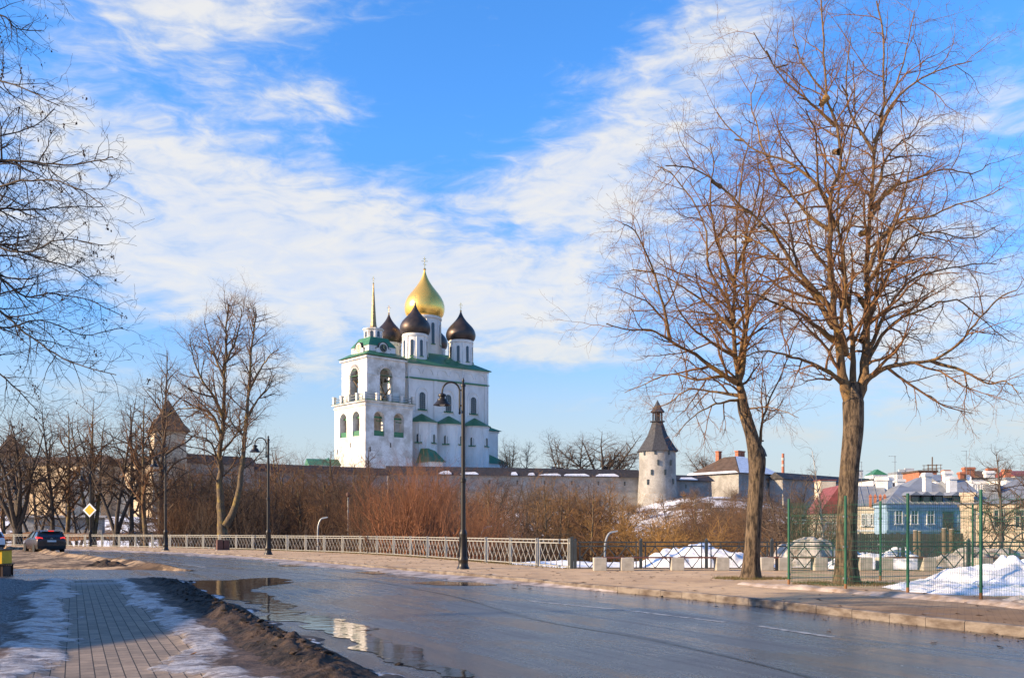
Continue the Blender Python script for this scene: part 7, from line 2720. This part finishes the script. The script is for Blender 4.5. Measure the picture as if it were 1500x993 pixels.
# timber posts and a dark board fence below the blue house
d = 47.0
for (u, v, dd, lab) in ((1341, 777, 47, 'left one of the two slim timber posts below the blue house'), (1346.5, 778, 47.6, 'right one of the two slim timber posts below the blue house'), (1383, 774, 46, 'thick timber post with a pale top below the balcony'), (1394, 775, 46.5, 'thick timber post behind the pale-topped one, right of it')):
    x = xu(u, dd)
    z0 = terr1(x, dd)
    h = zt(v, dd) - z0
    r = empty('timber_post', (x, dd, z0), 0, lab, 'post')
    b = MB(); b.tube([(0, 0, -.4), (.02, 0, h * .5), (0, 0, h)], [.13, .125, .12], 10); b.build('shaft', M['wood'], r, smooth=True)
    b = MB(); b.lathe([(.125, h - .002), (.10, h + .03), (.01, h + .035)], 10); b.build('top', M['concrete'], r)
d = 66.0
x0, x1 = xu(1255, d), xu(1412, d)
r = empty('board_fence', (x0, d, -3.0), 0, 'dark weathered board fence in front of the cream and blue houses', 'fence')
b = MB()
n = int((x1 - x0) / .16)
ht = zt(781, d) + 3.0
rr = random.Random(1)
for i in range(n):
    b.box(i * .16, i * .16 + .145, -.012, .012, -1, ht + rr.uniform(-.05, .05))
b.build('boards', mat('dark_boards', (.055, .045, .038), .85, var=.4, scale=3, stretch=(3, 3, .3)), r)
b = MB()
for z in (.6, ht - .4): b.box(0, n * .16, .013, .07, z, z + .1)
b.build('rail', M['wood'], r)


# ------------------------------------------------------------------ cars
def car(loc, rz, paint, label, lights=True):
    """hatchback, local +Y is forward, origin under the middle; 4.3 x 1.8 x 1.49 m"""
    root = empty('car', loc, rz, label, 'car')
    # body: rings across the width at stations along the length (rear to front)
    st = [(-2.12, .30, .52, .66, .78), (-2.14, .24, .62, .82, .84), (-2.10, .20, .82, .98, .87), (-1.98, .18, .95, 1.06, .89), (-1.3, .17, .97, 1.02, .905), (-.4, .17, .95, .99, .91), (.6, .17, .93, .97, .905), (1.1, .18, .90, .95, .89), (1.7, .20, .80, .86, .87), (2.0, .22, .70, .76, .80), (2.13, .30, .58, .64, .68)]
    b = MB()
    n = 0
    rings = []
    for (y, zb, zs, zt_, hw) in st:
        ring = [(-hw * .86, zb), (-hw * .98, zb + .10), (-hw, zb + (zs - zb) * .5), (-hw * .985, zs), (-hw * .86, zt_), (0, zt_ + .015), (hw * .86, zt_), (hw * .985, zs), (hw, zb + (zs - zb) * .5), (hw * .98, zb + .10), (hw * .86, zb)]
        rings.append([(x, y, z) for x, z in ring])
    k = len(rings[0])
    vs = [p for r_ in rings for p in r_]
    fs = []
    for i in range(len(rings) - 1):
        for j in range(k):
            j2 = (j + 1) % k
            fs.append((i * k + j, i * k + j2, (i + 1) * k + j2, (i + 1) * k + j))
    fs.append(tuple(range(k)))
    fs.append(tuple((len(rings) - 1) * k + j for j in reversed(range(k))))
    b.add(vs, fs)
    body = b.build('body', paint, root, smooth=True, auto=35)
    sd = body.modifiers.new('s', 'SUBSURF'); sd.levels = 1; sd.render_levels = 2
    # cabin (dark glass) and roof shell
    cab = MB()
    cs = [(-2.02, 1.02, .76, 1.02, .76), (-1.86, 1.00, .79, 1.26, .66), (-1.62, 1.0, .81, 1.43, .60), (-.6, .98, .82, 1.47, .60), (.2, .97, .81, 1.43, .60), (.75, .96, .80, 1.20, .67), (1.12, .95, .78, .97, .74)]
    rings = [[(-w0, y, z0 - .1), (-w0 * .995, y, z0), (-w1, y, z1 - .03), (-w1 * .8, y, z1), (w1 * .8, y, z1), (w1, y, z1 - .03), (w0 * .995, y, z0), (w0, y, z0 - .1)] for (y, z0, w0, z1, w1) in cs]
    k = 8
    vs = [p for r_ in rings for p in r_]
    fs = [(i * k + j, i * k + (j + 1) % k, (i + 1) * k + (j + 1) % k, (i + 1) * k + j) for i in range(len(rings) - 1) for j in range(k)]
    fs += [tuple(range(k)), tuple((len(rings) - 1) * k + j for j in reversed(range(k)))]
    cab.add(vs, fs)
    cab.build('window', M['glass_dark'], root, smooth=True, auto=50)
    rf = MB()
    rs_ = [(-1.95, 1.405, .60), (-1.62, 1.45, .62), (-.6, 1.49, .62), (.2, 1.45, .62), (.40, 1.36, .62)]
    vs = []
    for (y, z, w) in rs_: vs += [(-w, y, z - .05), (-w * .85, y, z), (w * .85, y, z), (w, y, z - .05), (w * .8, y, z - .03), (-w * .8, y, z - .03)]
    k = 6
    rf.add(vs, [(i * k + j, i * k + (j + 1) % k, (i + 1) * k + (j + 1) % k, (i + 1) * k + j) for i in range(len(rs_) - 1) for j in range(k)] + [(0, 1, 2, 3, 4, 5), tuple((len(rs_) - 1) * k + j for j in range(k))])
    rf.build('roof', paint, root, smooth=True)
    pl = MB()
    for s in (-1, 1):
        pl.bar((s * .66, -1.70, 1.36), (s * .80, -2.0, 1.0), .10, .07)
        pl.bar((s * .615, -1.60, 1.42), (s * .615, .25, 1.42), .05, .05)
        pl.bar((s * .625, -.55, 1.42), (s * .83, -.6, .98), .07, .05)
        pl.bar((s * .625, .25, 1.41), (s * .80, 1.12, .97), .06, .05)
    pl.build('pillar', paint, root)
    # rear lights, plate, bumper
    for s in (-1, 1):
        l = MB()
        l.add([(s * .52, -2.115, .90), (s * .84, -2.04, .92), (s * .885, -1.80, .97), (s * .86, -1.82, 1.07), (s * .80, -2.02, 1.06), (s * .52, -2.075, 1.00)] + [(s * .52, -1.95, .90), (s * .80, -1.8, .92), (s * .80, -1.7, 1.0), (s * .52, -1.9, 1.0)],
              [(0, 1, 4, 5), (1, 2, 3, 4), (0, 5, 9, 6), (3, 8, 4), (4, 8, 9, 5), (0, 6, 7, 1), (1, 7, 2), (2, 7, 8, 3)])
        l.build('tail_light', M['red_lamp'] if lights else M['red_glass'], root)
        w = MB()
        w.box(*sorted((s * .62, s * .78)), -2.16, -2.08, .36, .42)
        w.build('reflector', M['red_glass'], root)
        mr = MB()
        mr.lathe([(.02, -.06), (.09, -.05), (.11, 0), (.09, .06), (.02, .07)], 8)
        mo = mr.build('mirror', paint, root, smooth=True, loc=(s * 1.0, .85, 1.0))
    hb = MB()
    hb.box(-.16, .16, -1.99, -1.93, 1.40, 1.455)
    hb.build('brake_light', M['red_lamp'] if lights else M['red_glass'], root)
    p = MB(); p.box(-.26, .26, -2.178, -2.12, .72, .835); po = p.build('number_plate', M['plate'], root)
    bp = MB()
    bp.add([(-.84, -2.17, .28), (.84, -2.17, .28), (.84, -2.17, .46), (-.84, -2.17, .46), (-.86, -1.95, .26), (.86, -1.95, .26), (.88, -1.95, .48), (-.88, -1.95, .48)], [(0, 1, 2, 3), (4, 5, 1, 0), (3, 2, 6, 7), (0, 3, 7, 4), (1, 5, 6, 2), (5, 4, 7, 6)])
    bp.build('bumper', M['tyre'], root)
    # badge: two small chevrons
    em = MB()
    for z in (.93, .975):
        em.bar((-.075, -2.135, z - .03), (0, -2.14, z + .012), .022)
        em.bar((.075, -2.135, z - .03), (0, -2.14, z + .012), .022)
    em.build('emblem', M['rim'], root)
    an = MB(); an.bar((0.05, -1.45, 1.44), (.05, -1.62, 1.62), .018); an.box(-.10, -.02, -1.5, -1.3, 1.46, 1.56); an.build('aerial', M['rim'], root)
    ex = MB(); ex.tube([(-.5, -2.2, .22), (-.5, -1.9, .22)], .035, 8); ex.build('exhaust', M['rim'], root)
    for (sx, y) in ((-1, -1.30), (1, -1.30), (-1, 1.32), (1, 1.32)):
        t = MB()
        prof = [(.20, -.10), (.29, -.105), (.318, -.07), (.318, .07), (.29, .105), (.20, .10)]
        t.lathe(prof, 24)
        wo = t.build('wheel', M['tyre'], root, smooth=True, loc=(sx * .80, y, .318))
        wo.rotation_euler = (0, R(90), 0)
        r_ = MB()
        r_.lathe([(.205, -.08), (.205, .08)], 20)
        for q in range(5):
            a = 2 * PI * q / 5
            r_.bar((0, 0, sx * .085), (.20 * math.cos(a), .20 * math.sin(a), sx * .085), .06, .02)
        r_.lathe([(.01, .06 * sx), (.2, .05 * sx)], 16)
        r_.build('rim', M['rim'], wo)
        ar = MB()
        ar.lathe([(.335, -.09), (.36, -.10), (.36, .10), (.335, .09)], 20, 0, 0, -.05, PI + .05)
        ao = ar.build('wheel_arch', M['tyre'], root, loc=(sx * .80, y, .318))
        ao.rotation_euler = (R(90), 0, R(90))
    return root


car((xu(62, 61.5) - .62, 63.0, 0.0), R(38), M['car_brown'], 'dark brown hatchback with lit tail lights driving away along the road')
car((xu(-20, 66) - 1.55, 68.5, 0.0), R(42), M['car_white'], 'white hatchback just leaving at the left edge, only its tail in view', lights=False)

# bin at the left edge
o = empty('litter_bin', (xu(-7, 30.2), 30.2, .02), 0, 'yellow litter bin on a dark ribbed base at the left edge', 'litter bin')
b = MB(); b.box(-.38, .37, -.3, .3, .37, .78); b.build('box', M['yellow'], o)
b = MB(); b.box(-.44, .44, -.36, .36, .33, .368); b.box(-.42, .41, -.34, .34, .782, .83); b.build('lid', M['iron'], o)
b = MB()
for k in range(11):
    x = -.38 + k * .076
    for y in (-.32, .30): b.box(x - .026, x + .026, y, y + .02, -.02, .33)
b.box(-.36, .36, -.29, .29, 0, .3)
b.build('ribbed_base', M['bin_brown'], o)
# litter urn by the railing
o = empty('litter_bin', (xu(326, 65.5), 65.5, .11), R(30), 'small square dull red litter bin at the foot of the railing by the twin-stemmed tree', 'litter bin')
b = MB(); b.box(-.42, -.02, -.28, .28, 0, .72, .02); b.box(.02, .42, -.28, .28, 0, .68, .02); b.build('box', M['bin_rust'], o)
b = MB(); b.box(-.45, .45, -.31, .31, -.03, .03); b.build('foot', M['concrete'], o)

# unseen house added beyond the left edge, only to shade the near pavement
house('unseen plain house added left of the picture to shade the near pavement', -27.5, 6.6, 8.0, 15.5, 0, 5.7, R(0), M['cream'], M['roof_brown'], 'gable', 2.0, .4, [(2, 1.2, .9, 1.4), (5, 1.2, .9, 1.4)], ridge_axis='y', seams=False)
